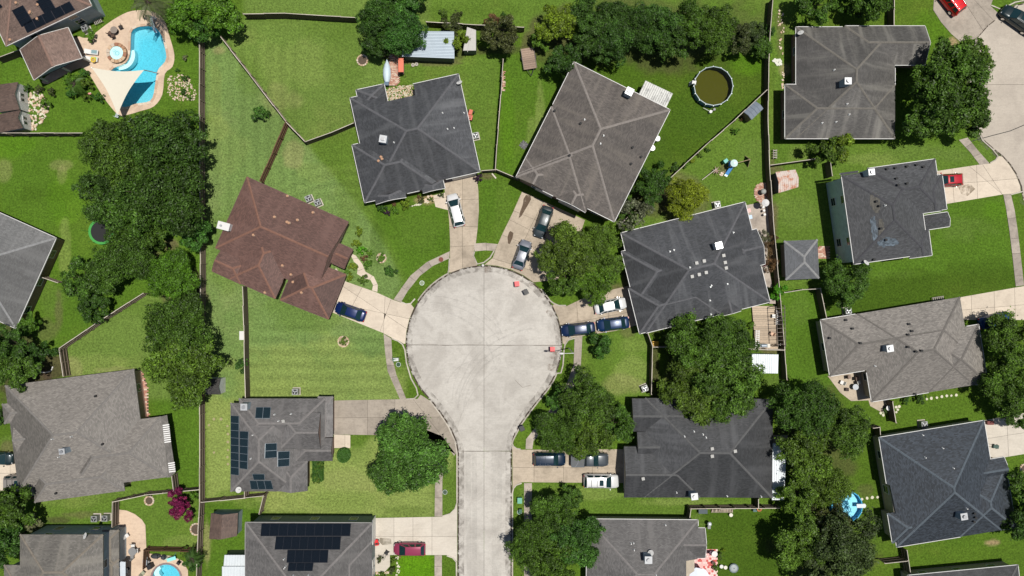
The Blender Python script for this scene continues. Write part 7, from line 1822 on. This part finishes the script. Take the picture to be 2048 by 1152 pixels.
t = item('kettle_grill', 'white topped kettle grill on the deep green lawn right of the bottom roof', 'grill', 1419, 1048, .9, 0, 'barbecue grills'); m = MB(); m.sph((0, 0, .85), .32, plain('grill_light', (.6, .62, .64), .3, .3), 14, 8, sq=(1, 1, .8)); m.build('lid', t); m = MB(); m.box((0, -.55, .7), (.42, .4, .04), GREY); m.build('side_shelf', t)
for k in range(3): m = MB(); m.tube((0, 0, .7), (.3 * math.cos(k * 2.1), .3 * math.sin(k * 2.1), 0), .025, DARK); m.build('leg', t)


def boxy(name, label, cat, px, py, size, mat, h=None, rz=0.0, lid=None, group=None, z=.0):
    t = item(name, label, cat, px, py, size[2], rz, group, z); m = MB(); m.box((0, 0, size[2] / 2), size, mat); m.build('body', t)
    m = MB(); m.box((0, 0, size[2] + .03), (size[0] * 1.04, size[1] * 1.04, .06), lid or mat); m.build('lid', t); return t


for l, x, y, rz in (('steel gas grill with dark cover beside the brown screen', 290, 1126, 0), ('dark gas grill behind the steel one, nearer the round pool', 298, 1134, .4)):
    t = boxy('gas_grill', l, 'grill', x, y, (.6, .9 if rz == 0 else .7, .95), DARK, rz=rz, lid=plain('grill_steel', (.3, .34, .38), .4, .3) if rz == 0 else DARK, group='barbecue grills'); m = MB(); m.box((0, .65, .75), (.5, .3, .04), GREY); m.build('side_shelf', t)
for l, x, y, w_, rz in (('long dark covered lounger above the round pool, left', 309, 1114, 1.35, 0), ('short dark covered chair above the round pool, right', 325, 1116, .75, 0)):
    t = item('covered_lounger', l, 'lounger', x, y, .5, rz, 'covered loungers'); m = MB(); m.sph((0, 0, 0), .5, plain('cover_cloth', (.04, .045, .05), .8), 12, 8, True, (w_ / .9, .75, 1.1)); m.build('cover', t); m = MB(); m.box((w_ * .3, 0, .45), (.1, .5, .3), plain('cover_cloth', (.04, .045, .05), .8)); m.build('backrest', t)
t = item('towel_rack', 'turquoise towel rack at the edge of the bottom left patio', 'rack', 339, 1116, .9, .3, None); TQ = plain('turquoise', (.25, .65, .62), .5)
m = MB(); m.box((0, 0, .9), (1.3, .05, .05), TQ); m.box((0, -.3, .5), (1.3, .5, .04), TQ); m.build('rack_bar', t)
for s in (-.6, .6): m = MB(); m.tube((s, .2, 0), (s, 0, .95), .03, TQ); m.build('leg', t)
t = item('awning', 'pale grey awning sheet beside the porch roof, bottom left', 'awning', 240, 1138, 2.3, 0, None, 0); q = [P(222, 1142, 2.3), P(242, 1123, 2.5), P(251, 1124, 2.5), P(251, 1175, 2.3), P(222, 1175, 2.2)]; m = MB(); AW = plain('awning_cloth', (.5, .54, .58), .5); m.face(q, AW); m.build('cloth', t, True); m = MB(); m.tube(tuple(P(251, 1124, 2.48)), (P(251, 1124, 0).x, P(251, 1124, 0).y, 0), .04, STEEL); m.build('post', t, True)
t = item('patio_canopy', 'white octagonal canopy over the pink patio at the bottom edge', 'canopy', 1397, 1160, 2.5, 0, None); CV = plain('canopy_cloth', (.62, .66, .74), .7, 0, .05)
for k in range(8):
    a0, a1 = k * math.pi / 4 + .2, (k + 1) * math.pi / 4 + .2; m = MB(); r0 = 1.75; m.face([(0, 0, 3.0), (r0 * math.cos(a0), r0 * math.sin(a0), 2.4), (r0 * math.cos(a1), r0 * math.sin(a1), 2.4)], CV); m.build('panel', t)
m = MB(); m.tube((0, 0, 0), (0, 0, 3.0), .04, STEEL); m.build('pole', t)
table('round white table at the corner of the pink patio', 1429, 1108, .42, WHITE); chair('purple-grey chair beside the white table on the pink patio', 1422, 1105, 0, plain('mauve', (.12, .07, .1), .8))
for x, y, l in ((1427, 1126, 'upper'), (1428, 1136, 'lower')):
    t = item('flower_pot', l + ' dark round pot on the pink patio', 'flower pot', x, y, .4, 0, 'flower pots'); m = MB(); m.cyl((0, 0, 0), .2, .4, plain('pot_brown', (.1, .05, .04), .7), 12, .27); m.build('pot', t); m = MB(); m.cyl((0, 0, .36), .22, .03, BARK, 12); m.build('soil', t)
for x, y, l, c_ in ((1443, 1133, 'white flower pot on the lawn by the pink patio', WHITE), (1451, 1135, 'cream flower pot on the lawn by the pink patio', CREAM), (1462, 1030, 'pale pot below the fence clutter', CREAM)):
    t = item('flower_pot', l, 'flower pot', x, y, .4, 0, 'flower pots'); m = MB(); m.cyl((0, 0, 0), .2, .4, c_, 12, .27); m.build('pot', t); m = MB(); m.cyl((0, 0, .36), .22, .03, BARK, 12); m.build('soil', t)
t = item('fire_pit', 'round grey fire pit with a lid on the deep green lawn', 'fire pit', 1468, 1137, .4, 0, None); m = MB(); m.cyl((0, 0, 0), .62, .3, plain('pit_dark', (.12, .15, .16), .7), 24, .66); m.build('bowl', t); m = MB(); m.cyl((0, 0, .31), .5, .06, plain('pit_lid', (.3, .33, .33), .5), 24, .3); m.build('lid', t); m = MB(); m.box((0, 0, .4), (.16, .05, .06), DARK); m.build('handle', t)
boxy('storage_box', 'dark storage box below the fence corner of the deep green yard', 'box', 1406, 1023, (1.2, .6, .6), plain('box_slate', (.05, .07, .08), .6)); boxy('storage_box', 'white rounded box by the fence west of the big lower lawn', 'box', 483.5, 671, (.62, 1.2, .5), WHITE); boxy('storage_box', 'dark green box at the short gate of the deep green yard', 'box', 1510, 1021, (.5, .35, .5), plain('box_teal', (.06, .12, .12), .6))
boxy('play_table', 'yellow topped play table at the small fence', 'table', 1311, 688, (.8, .75, .6), plain('yellow_plastic', (.75, .42, .02), .5)); t = item('fire_pit', 'small dark fire bowl beside the yellow play table', 'fire pit', 1336, 689, .4, 0, None); m = MB(); m.cyl((0, 0, 0), .3, .35, DARK, 14, .4); m.build('bowl', t); m = MB(); m.cyl((0, 0, .3), .25, .1, GREY, 10, .1); m.build('ash', t)
t = item('hose_coil', 'orange hose coil on the fence by the small gate', 'hose', 1519, 1018.5, .9, 0, None, .8); m = MB(); 
for k in range(3): m.ring((0, 0), .2 + .05 * k, .24 + .05 * k, .03 * k, .03 * k + .04, plain('hose_orange', (.5, .14, .06), .6), 18)
m.build('hose', t)
# clutter along the fence
t = item('firewood_stack', 'grey split firewood leaning along the fence of the deep green yard', 'firewood', 1445, 1022, .3, 0)
for k in range(9):
    for j in range(3): m = MB(); x = (k - 4) * .33; m.tube((x - .2 + .17 * j, -.25, .12), (x - .18 + .17 * j + random.uniform(-.1, .1), .25, .16 + .2 * random.random()), .07, woodmat('firewood', (.36, .3, .23)), 6); m.build('log', t)
# playground
t = item('play_set', 'garden play set with white roof, teal panel and blue slide', 'play set', 1466, 327, 1.5, 0, None, 0); TEAL = plain('teal_plastic', (.01, .30, .26), .4); BLU = plain('blue_plastic', (.10, .32, .68), .35); YW = plain('play_wood', (.35, .27, .16), .8)
m = MB(); m.box((0, 0, 1.0), (.9, .9, .06), BLU); m.build('platform', t)
for x in (-.42, .42):
    for y in (-.42, .42): m = MB(); m.box((x, y, .95), (.08, .08, 1.9), YW); m.build('post', t)
m = MB(); m.cyl((.05, -.02, 1.85), .52, .28, plain('mint_roof', (.62, .78, .74), .5), 16, .12); m.build('roof', t); m = MB(); m.box((-.85, .45, .75), (.6, .5, .7), TEAL, .6); m.build('climbing_panel', t)
m = MB(); a0 = Vector((-.05, -.45, 1.0)); a1 = Vector((-.50, -1.35, .15)); d = (a1 - a0); n_ = Vector((-d.y, d.x, 0)).normalized() * .24
m.raw([a0 - n_, a0 + n_, a1 + n_, a1 - n_, a0 - n_ + Vector((0, 0, .14)), a0 + n_ + Vector((0, 0, .14)), a1 + n_ + Vector((0, 0, .1)), a1 - n_ + Vector((0, 0, .1))], [(0, 1, 2, 3), (0, 3, 7, 4), (1, 5, 6, 2)], BLU); m.build('slide', t); m = MB(); m.box((-.56, -1.45, .12), (.45, .3, .06), plain('mint_roof', (.62, .78, .74), .5), -.45); m.build('slide_foot', t)
m = MB(); m.tube((.5, .05, 1.6), (2.35, .55, 1.6), .05, YW); m.build('swing_beam', t)
for q in ((2.2, 1.35), (2.6, -.25)): m = MB(); m.tube((2.35, .55, 1.65), (q[0], q[1], 0), .06, YW); m.build('leg', t)
m = MB(); m.face([(2.35, .55, 1.5), (2.2, 1.35, .05), (2.95, .7, .05)], plain('play_canvas', (.38, .30, .2), .8)); m.face([(2.35, .55, 1.5), (2.6, -.25, .05), (2.95, .7, .05)], plain('play_canvas', (.38, .30, .2), .8)); m.build('canvas', t)
# driftwood trunk and pole on that lawn
t = item('tree_stump', 'pale dead stump with a leaning pole on the play lawn', 'stump', 1433, 341, .5, 0, None, 0); m = MB(); SW = woodmat('dead_wood', (.30, .22, .17))
for k in range(7): m.tube((0, 0, .1), (.55 * math.cos(k * .95), .65 * math.sin(k * .95), .2 + .7 * random.random()), .13, SW, 6, .03)
m.build('stump', t); m = MB(); m.tube((-2.0, -1.3, .3), (-.1, .2, .9), .06, FENCE_TOP); m.build('pole', t)
# trampoline
c = P(203, 463, .7); t = thing('trampoline', 'round black trampoline with green edge pad under the oak group', 'trampoline', (c.x, c.y, 0), 0, None); m = MB(); m.cyl((0, 0, .7), 1.5, .02, BLACK, 28); m.build('mat', t); m = MB(); m.ring((0, 0), 1.5, 1.85, .68, .76, plain('trampoline_green', (.05, .28, .05), .5), 28); m.build('edge_pad', t)
for k in range(6): a = k * 1.047; m = MB(); m.tube((1.8 * math.cos(a), 1.8 * math.sin(a), 0), (1.8 * math.cos(a), 1.8 * math.sin(a), 2.3), .03, plain('trampoline_green', (.05, .28, .05), .5)); m.build('post', t)
# trailer, boat, canopy, planks beside the metal shed
t = item('utility_trailer', 'flat wooden deck trailer parked beside the tree row', 'trailer', 1057.5, 117, .7, rad(-81), None); 
for k in range(10): m = MB(); m.box((-1.35 + k * .3, 0, .62), (.28, 1.75, .06), woodmat('trailer_plank', (.28, .2, .15), .85)); m.build('plank', t)
for s in (-1, 1):
    m = MB(); m.box((0, s * .92, .72), (3.0, .06, .18), plain('trailer_steel', (.2, .17, .15), .7)); m.build('side_rail', t); m = MB(); m.cyl((-.2, s * 1.02 - .08, .3), .3, .16, BLACK, 14, axis='Y'); m.build('wheel', t)
m = MB(); m.tube((1.5, .5, .5), (2.4, 0, .45), .05, DARK); m.tube((1.5, -.5, .5), (2.4, 0, .45), .05, DARK); m.build('tongue', t)
t = item('covered_boat', 'small boat under a pale blue cover beside the brick path', 'boat', 773, 141, .9, rad(90), None); BT = plain('boat_cover', (.50, .60, .66), .5, 0, .12); st = [(-1.6, .28, .7), (-1.2, .42, .85), (-.5, .55, .95), (.2, .52, 1.0), (.9, .38, .85), (1.5, .12, .7), (1.75, .02, .6)]; rows = [[(x, -w_, .35), (x, -w_, z * .7), (x, -w_ * .4, z), (x, w_ * .4, z), (x, w_, z * .7), (x, w_, .35)] for x, w_, z in st]
m = MB(); m.raw([p for r in rows for p in r], [(i * 6 + j, i * 6 + 6 + j, i * 6 + 7 + j, i * 6 + 1 + j) for i in range(6) for j in range(5)], BT, True); m.raw(rows[0], [tuple(range(6))], BT); m.build('cover', t); m = MB(); m.box((0, 0, .3), (2.8, .5, .12), DARK); m.build('trailer_frame', t); m = MB(); m.box((-1.85, 0, .7), (.5, .62, .4), plain('boat_motor_cover', (.09, .14, .2), .6)); m.build('motor_cover', t)
t = item('canopy_swing', 'garden swing seat with an orange-red roof cloth', 'swing seat', 802, 132, 1.7, 0, None); m = MB(); m.box((0, .1, 1.72), (.75, 1.95, .05), plain('swing_cloth', (.62, .17, .10), .7)); m.build('canopy', t); m = MB(); m.box((0, 0, .5), (.55, 1.6, .08), BWN); m.build('seat', t)
for x in (-.5, .5):
    for y in (-1.05, 1.05): m = MB(); m.tube((x, y, 0), (x * .7, y * .9, 1.7), .035, plain('rust_frame', (.22, .12, .08), .8)); m.build('leg', t)
for x, y, l in ((833, 128.5, 'pale tyre lying below the metal shed'), (826, 130, 'smaller pale tyre beside it below the metal shed')):
    t = item('old_tyre', l, 'tyre', x, y, .2, 0, 'tyres on the soil'); m = MB(); m.ring((0, 0), .12, .26, .02, .2, plain('faded_tyre', (.4, .36, .3), .8), 16); m.build('tyre', t); m = MB(); m.cyl((0, 0, .02), .12, .06, GREY, 12); m.build('rim', t)
t = item('riding_mower', 'orange-red riding mower beside the notched charcoal roof', 'lawn mower', 940, 229, .8, rad(75), None); OR = plain('mower_red', (.5, .10, .05), .45); m = MB(); m.box((.35, 0, .65), (.7, .5, .35), OR); m.build('hood', t); m = MB(); m.box((-.35, 0, .5), (.7, .85, .2), OR); m.build('body', t); m = MB(); m.box((-.35, 0, .75), (.4, .45, .25), plain('mower_seat', (.35, .12, .08), .6)); m.build('seat', t)
for x in (-.5, .55):
    for y in (-.4, .4): m = MB(); m.cyl((x, y - .07, .22), .22, .14, BLACK, 12, axis='Y'); m.build('wheel', t)
t = item('brick_pile', 'long pile of rust-red bricks along the side yard fence', 'brick pile', 1006, 162, .2, 0)
for k in range(24): m = MB(); m.box((random.uniform(-.2, .2), -1.35 + k * .117, .06 + .07 * (k % 2)), (.42, .11, .1), random.choice(BRK), random.uniform(-.2, .2)); m.build('brick', t)
# plank off-cut beside driveway
t = item('timber_plank', 'short pale plank lying by the purple bush', 'plank', 988, 352, .1, rad(-50), None); m = MB(); m.box((0, 0, .08), (.9, .2, .08), FENCE_TOP); m.build('board', t)
# loungers by the patio roof
for l, x, y, c1, c2 in (('white pool lounger with a dark towel', 184, 104, WHITE, plain('towel_grey', (.2, .3, .32), .8)), ('white pool lounger with a green and yellow towel', 183, 118, WHITE, plain('towel_green', (.22, .5, .14), .8))):
    t = item('pool_lounger', l, 'lounger', x, y, .45, rad(-5), 'pool loungers'); m = MB(); m.box((.25, 0, .38), (1.2, .65, .07), c1); m.build('seat', t); m = MB(); m.box((-.62, 0, .55), (.7, .65, .06), c1, 0, Matrix.Rotation(.5, 3, 'Y')); m.build('backrest', t); m = MB(); m.box((.3, .05, .42), (.8, .5, .02), c2); m.build('towel', t)
    for a in (-.3, .7):
        for b in (-.28, .28): m = MB(); m.box((a, b, .17), (.05, .05, .34), WHITE); m.build('leg', t)
t = item('pool_float', 'yellow ring float lying on the green towel', 'float', 187, 120, .5, 0, None, .5); m = MB(); m.ring((0, 0), .22, .38, 0, .12, plain('float_yellow', (.6, .42, .05), .4), 18); m.build('ring', t); m = MB(); m.cyl((0, 0, .02), .2, .03, plain('float_tan', (.4, .28, .1), .5), 12); m.build('centre', t)
# iron garden seats below the sail
for x, y, l in ((234, 231, 'left white-blue iron chair below the shade sail'), (262, 241, 'right white-blue iron chair in the dark grill bed')):
    t = item('garden_chair', l, 'chair', x, y, .5, 1.2, 'iron chairs below the sail'); IR = plain('iron_white', (.5, .56, .62), .4)
    for k in range(4): m = MB(); m.box((-.21 + k * .14, 0, .45), (.08, .5, .03), IR); m.build('slat', t)
    for k in range(4): m = MB(); m.box((-.28, -.2 + k * .13, .7), (.04, .05, .5), IR); m.build('back_bar', t)
    for a in (-.22, .22):
        for b in (-.22, .22): m = MB(); m.box((a, b, .22), (.04, .04, .44), IR); m.build('leg', t)
t = item('garden_flamingo', 'pink garden bird ornament in the bed below the sail', 'ornament', 179, 187, .7, 0, None); PK = plain('bird_pink', (.7, .3, .28), .5); m = MB(); m.sph((0, 0, .6), .22, PK, 10, 6, sq=(1.3, .7, .7)); m.tube((.2, 0, .65), (.35, 0, 1.0), .04, PK); m.tube((0, 0, 0), (0, 0, .5), .02, DARK); m.build('bird', t); m = MB(); m.sph((.37, 0, 1.02), .07, WHITE, 8, 5); m.build('head', t)
# things at the maroon car
t = item('push_mower', 'black push mower standing behind the maroon car', 'lawn mower', 773, 1106, .4, 1.0, None); m = MB(); m.box((0, 0, .25), (.55, .45, .2), DARK); m.cyl((0, 0, .35), .14, .15, DARK, 10); m.build('deck', t); m = MB(); m.tube((-.25, .18, .3), (-.85, .18, .95), .02, DARK); m.tube((-.25, -.18, .3), (-.85, -.18, .95), .02, DARK); m.tube((-.85, -.18, .95), (-.85, .18, .95), .02, DARK); m.build('handle', t)
for a in (-.22, .22):
    for b in (-.26, .26): m = MB(); m.cyl((a, b - .03, .1), .1, .06, BLACK, 10, axis='Y'); m.build('wheel', t)
t = item('toy_car', 'bright red ride-on toy car by the garage of the bottom solar roof', 'toy car', 753, 1086, .5, rad(100), None); m = MB(); m.box((0, 0, .28), (.8, .5, .3), RED); m.box((.32, 0, .4), (.3, .4, .14), RED); m.build('body', t); m = MB(); m.box((-.12, 0, .46), (.25, .36, .08), DARK); m.build('seat', t)
for a in (-.27, .27):
    for b in (-.26, .26): m = MB(); m.cyl((a, b - .04, .12), .12, .08, BLACK, 10, axis='Y'); m.build('wheel', t)
t = item('push_mower', 'dark green mower lying on the light driveway beside the slate-blue roof', 'lawn mower', 1990, 893, .4, rad(-10), None); m = MB(); m.box((.2, 0, .22), (.75, .5, .25), plain('green_bin', (.03, .07, .055), .5)); m.build('deck', t); m = MB(); m.tube((-.2, .18, .3), (-.8, .25, .6), .02, DARK); m.tube((-.2, -.18, .3), (-.8, -.1, .6), .02, DARK); m.build('handle', t)
for a in (-.05, .45):
    for b in (-.28, .28): m = MB(); m.cyl((a, b - .03, .1), .1, .06, BLACK, 10, axis='Y'); m.build('wheel', t)
boxy('storage_box', 'dark red box at the corner of the slate-blue roof driveway', 'box', 1981, 846, (.9, .5, .6), plain('dark_red', (.14, .03, .025), .6))
# deck clutter
chair('pale cushioned chair on the plank deck', 1542, 667, 2.6, plain('peach', (.6, .4, .28), .8), z=.38); chair('white chair near the right bench of the plank deck', 1546, 632, 3.1, WHITE, z=.38); boxy('storage_box', 'weathered grey chest at the top corner of the plank deck', 'box', 1545, 603, (.9, .6, .6), plain('chest', (.38, .31, .27), .8))
t = item('gas_grill', 'grey gas grill at the bottom of the plank deck', 'grill', 1525, 691, .9, 0, 'barbecue grills', .36); m = MB(); m.box((0, 0, .5), (1.1, .5, 1.0), plain('grill_slate', (.12, .15, .16), .5)); m.build('body', t); m = MB(); m.cyl((-.35, 0, 1.0), .22, .7, plain('grill_steel', (.3, .34, .38), .4, .3), 10, axis='X'); m.build('lid', t)
boxy('storage_box', 'square cream crate at the bottom of the plank deck', 'box', 1534.5, 691, (.5, .5, .5), CREAM, z=.36)
t = item('bicycle', 'bicycle lying across the bottom right of the plank deck', 'bicycle', 1556, 691, .6, .1, None, .36)
for x in (-.5, .5): m = MB(); m.ring((0, 0), .27, .31, -.02, .02, BLACK, 20); o = m.build('wheel', t); o.location = (x, 0, .32); o.rotation_euler = (rad(70), 0, 0)
m = MB(); 
for a, b in (((-.5, 0, .32), (-.1, .12, .62)), ((-.1, .12, .62), (.4, .15, .65)), ((.4, .15, .65), (.5, 0, .32)), ((-.5, 0, .32), (0, 0, .3)), ((0, 0, .3), (.4, .15, .65)), ((0, 0, .3), (-.1, .12, .62))): m.tube(a, b, .02, CHROME)
m.build('frame', t); m = MB(); m.box((-.12, .18, .74), (.24, .12, .05), DARK); m.build('saddle', t); m = MB(); m.tube((.42, -.12, .85), (.42, .38, .85), .015, DARK); m.build('handlebar', t)
for x, y, c_, l in ((1498, 421, (.75, .45, .42), 'pink'), (1501, 434, (.5, .62, .75), 'pale blue')):
    t = item('door_mat', l + ' mat on the concrete walk at the wide charcoal roof', 'mat', x, y, 0, rad(14), 'mats on the walk', .052); m = MB(); m.box((0, 0, .01), (.45, .55, .015), plain('mat_' + l.replace(' ', '_'), c_, .9)); m.build('mat', t)
t = item('floor_grate', 'dark square grille on the lawn left of the tilted roof', 'grille', 1047.5, 290, 0, .1, None, .03); m = MB(); m.cyl((0, 0, 0), .72, .02, DARK, 4); m.build('mat', t)
for k in range(4): m = MB(); m.box((0, 0, .03), (1.3, .03, .02), GREY, k * math.pi / 4); m.build('bar', t)


def stonering(label, px, py, r, n=14, fill=None):
    c = P(px, py); t = thing('stone_ring', label, 'garden bed', (c.x, c.y, 0), 0, 'ringed garden beds')
    for k in range(n):
        a = k / n * 6.283; m = MB(); m.box((r * math.cos(a), r * math.sin(a), .07), (.22 + random.uniform(-.04, .05), 6.283 * r / n * .85, .14), random.choice(COPE + ST[2:4]), a); m.build('stone', t)
    m = MB(); m.cyl((0, 0, 0), r - .08, .04, fill or plain('dark_mulch', (.09, .065, .045), .95, 0, .5, sc=6), 20); m.build('mulch', t)
    return t


for a in (('stone ringed bed with a stump on the field beside the dense dark tree', 725, 121, .72), ('stone ringed bed at the north of the cream patio lawn', 299, 1001, .62), ('stone ringed bed at the fence below the crepe myrtle', 393, 1058, .8), ('stone ringed bed at the right edge', 2048, 936, .55)): stonering(*a)
stonering('thin pale ring around the shrub on the big lower lawn', 687, 683, .72, 22, plain('pale_mulch', (.26, .22, .13), .95, 0, .5, sc=6)); stonering('pale ring around the small shrub near the curved pavement', 763, 516, .62, 18, plain('pale_mulch', (.26, .22, .13), .95, 0, .5, sc=6))
m_ = MB(); 
def stones(label, pts, rr, cat='stepping stones', group=None, mats=COPE, name='stepping_stone', h=.08):
    par = struct('stone_path', label)
    for k, (x, y) in enumerate(pts):
        c = P(x, y); n = 7; m = MB(); r = rr * random.uniform(.85, 1.15); m.prism([(c.x + r * random.uniform(.85, 1.1) * math.cos(j / n * 6.28), c.y + r * random.uniform(.85, 1.1) * math.sin(j / n * 6.28)) for j in range(n)], 0, h * random.uniform(.8, 1.3), random.choice(mats)); m.build(name, par)


PS = [plain('pale_stone', (.55, .52, .40), .9, 0, .2)]
stones('round pale stepping stone in the row towards the slate-blue roof', [(1723.5, 998), (1733.6, 996), (1744, 994.6), (1754.6, 994)], .22, mats=PS); stones('pale round stone in the arc under the light mottled roof', [(1853, 798), (1862, 796.5), (1873, 795), (1883, 793), (1893, 791.5), (1902, 791), (1912, 790)], .2, mats=PS)
stones('pale round stone beside the corner fence of the light mottled roof', [(1792, 814), (1798, 813), (1795, 819), (1792, 824), (1761, 826), (1767, 824.5), (1766, 830)], .2, mats=PS)
stones('faint sunken stepping stone in the dry strip left of the panelled roof', [(428, 838), (442, 838), (455, 852), (456, 868), (456, 884), (456, 900), (455, 914), (456, 928), (428, 905), (418, 850)], .2, mats=[plain('sunk_stone', (.30, .27, .14), .95)], h=.03)
rs = random.Random(9)


def scatter(label, poly, n, r0, r1, mats, name='gravel_stones', cat='stones', flat=.5):
    xs = [p[0] for p in poly]; ys = [p[1] for p in poly]; m = MB(); c = 0
    while c < n:
        x, y = rs.uniform(min(xs), max(xs)), rs.uniform(min(ys), max(ys))
        if not inpoly(x, y, poly): continue
        c += 1; p = P(x, y); r = rs.uniform(r0, r1); k = rs.choice((5, 6)); a = rs.random() * 3; pts = [(p.x + r * rs.uniform(.7, 1.1) * math.cos(a + j / k * 6.28), p.y + r * rs.uniform(.7, 1.1) * math.sin(a + j / k * 6.28)) for j in range(k)]
        m.prism(pts, 0.0, r * flat * rs.uniform(.6, 1.2) + .03, rs.choice(mats))
    o = m.build(name); tag(o, label, cat, kind='stuff')


scatter('golden flat stones in the bed below the two sheds', [(58, 185), (75, 180), (85, 190), (100, 215), (88, 240), (72, 262), (60, 258), (62, 230), (55, 205)], 150, .1, .24, COPE + PS)
scatter('pink-tan river stones in the bed beside the pool lawn fence', [(335, 155), (358, 148), (378, 155), (392, 180), (394, 200), (375, 202), (350, 200), (335, 190)], 260, .05, .15, [ST[2], ST[3], COPE[0], COPE[2]])
scatter('pinkish gravel in the notched courtyard', [(772, 180), (780, 176), (812, 170), (829, 170), (831, 192), (775, 205)], 420, .05, .12, [COPE[0], COPE[1], ST[2], ST[3], PS[0]])
scatter('pale stones along the lower edge of the front bed', [(818, 411), (845, 405), (868, 400), (868, 403), (845, 409), (820, 415)], 22, .08, .15, PS); scatter('ochre stones in the front bed near the entry slab', [(850, 394), (866, 390), (868, 401), (850, 404)], 40, .08, .2, [ST[2], COPE[0], COPE[2]])
scatter('white edging stones of the bed near the maroon car', [(791, 1112), (797, 1112), (800, 1140), (794, 1160), (788, 1160), (795, 1140)], 26, .09, .18, PS); scatter('tan edging bricks beside the bottom walk', [(752, 1143), (772, 1145), (780, 1138), (783, 1142), (772, 1150), (752, 1147)], 26, .08, .14, COPE)
scatter('pile of pale rocks by the fence left of the dark streaked roof', [(1545, 120), (1562, 118), (1565, 130), (1550, 132)], 45, .1, .2, [plain('pale_rock', (.6, .6, .52), .9)]); scatter('loose tan stones on the side strip left of the dark streaked roof', [(1554, 20), (1568, 22), (1566, 110), (1558, 110)], 26, .08, .2, COPE); scatter('edging stones at the slab left of the dark streaked roof', [(1564, 145), (1568, 145), (1567, 178), (1563, 178)], 16, .1, .18, COPE)
scatter('garden rocks in the stony bed near the diagonal fence corner', [(1440, 335), (1455, 340), (1452, 350), (1436, 352)], 10, .08, .2, COPE)
scatter('leaf litter on the soil under the rusty shrubs', [(1530, 440), (1548, 440), (1556, 560), (1540, 570)], 300, .03, .07, [plain('litter_a', (.30, .14, .06), .9), plain('litter_b', (.18, .09, .05), .9)], 'leaf_litter', 'leaf litter', .2)
# white wavy edging at the left
t = struct('garden_edging', 'white wavy edging of the dark bed by the mottled roof'); pts = smooth([(62, 744), (75, 742), (88, 745), (102, 742), (107, 733), (119, 722)], 3)[:-5]
for (x0, y0), (x1, y1) in zip(pts, pts[1:]):
    a, b = P(x0, y0), P(x1, y1); m = MB(); m.box((a + b) / 2 + Vector((0, 0, .08)), ((b - a).length * .92, .14, .16), WHITE, math.atan2(b.y - a.y, b.x - a.x)); m.build('edging_block', t)
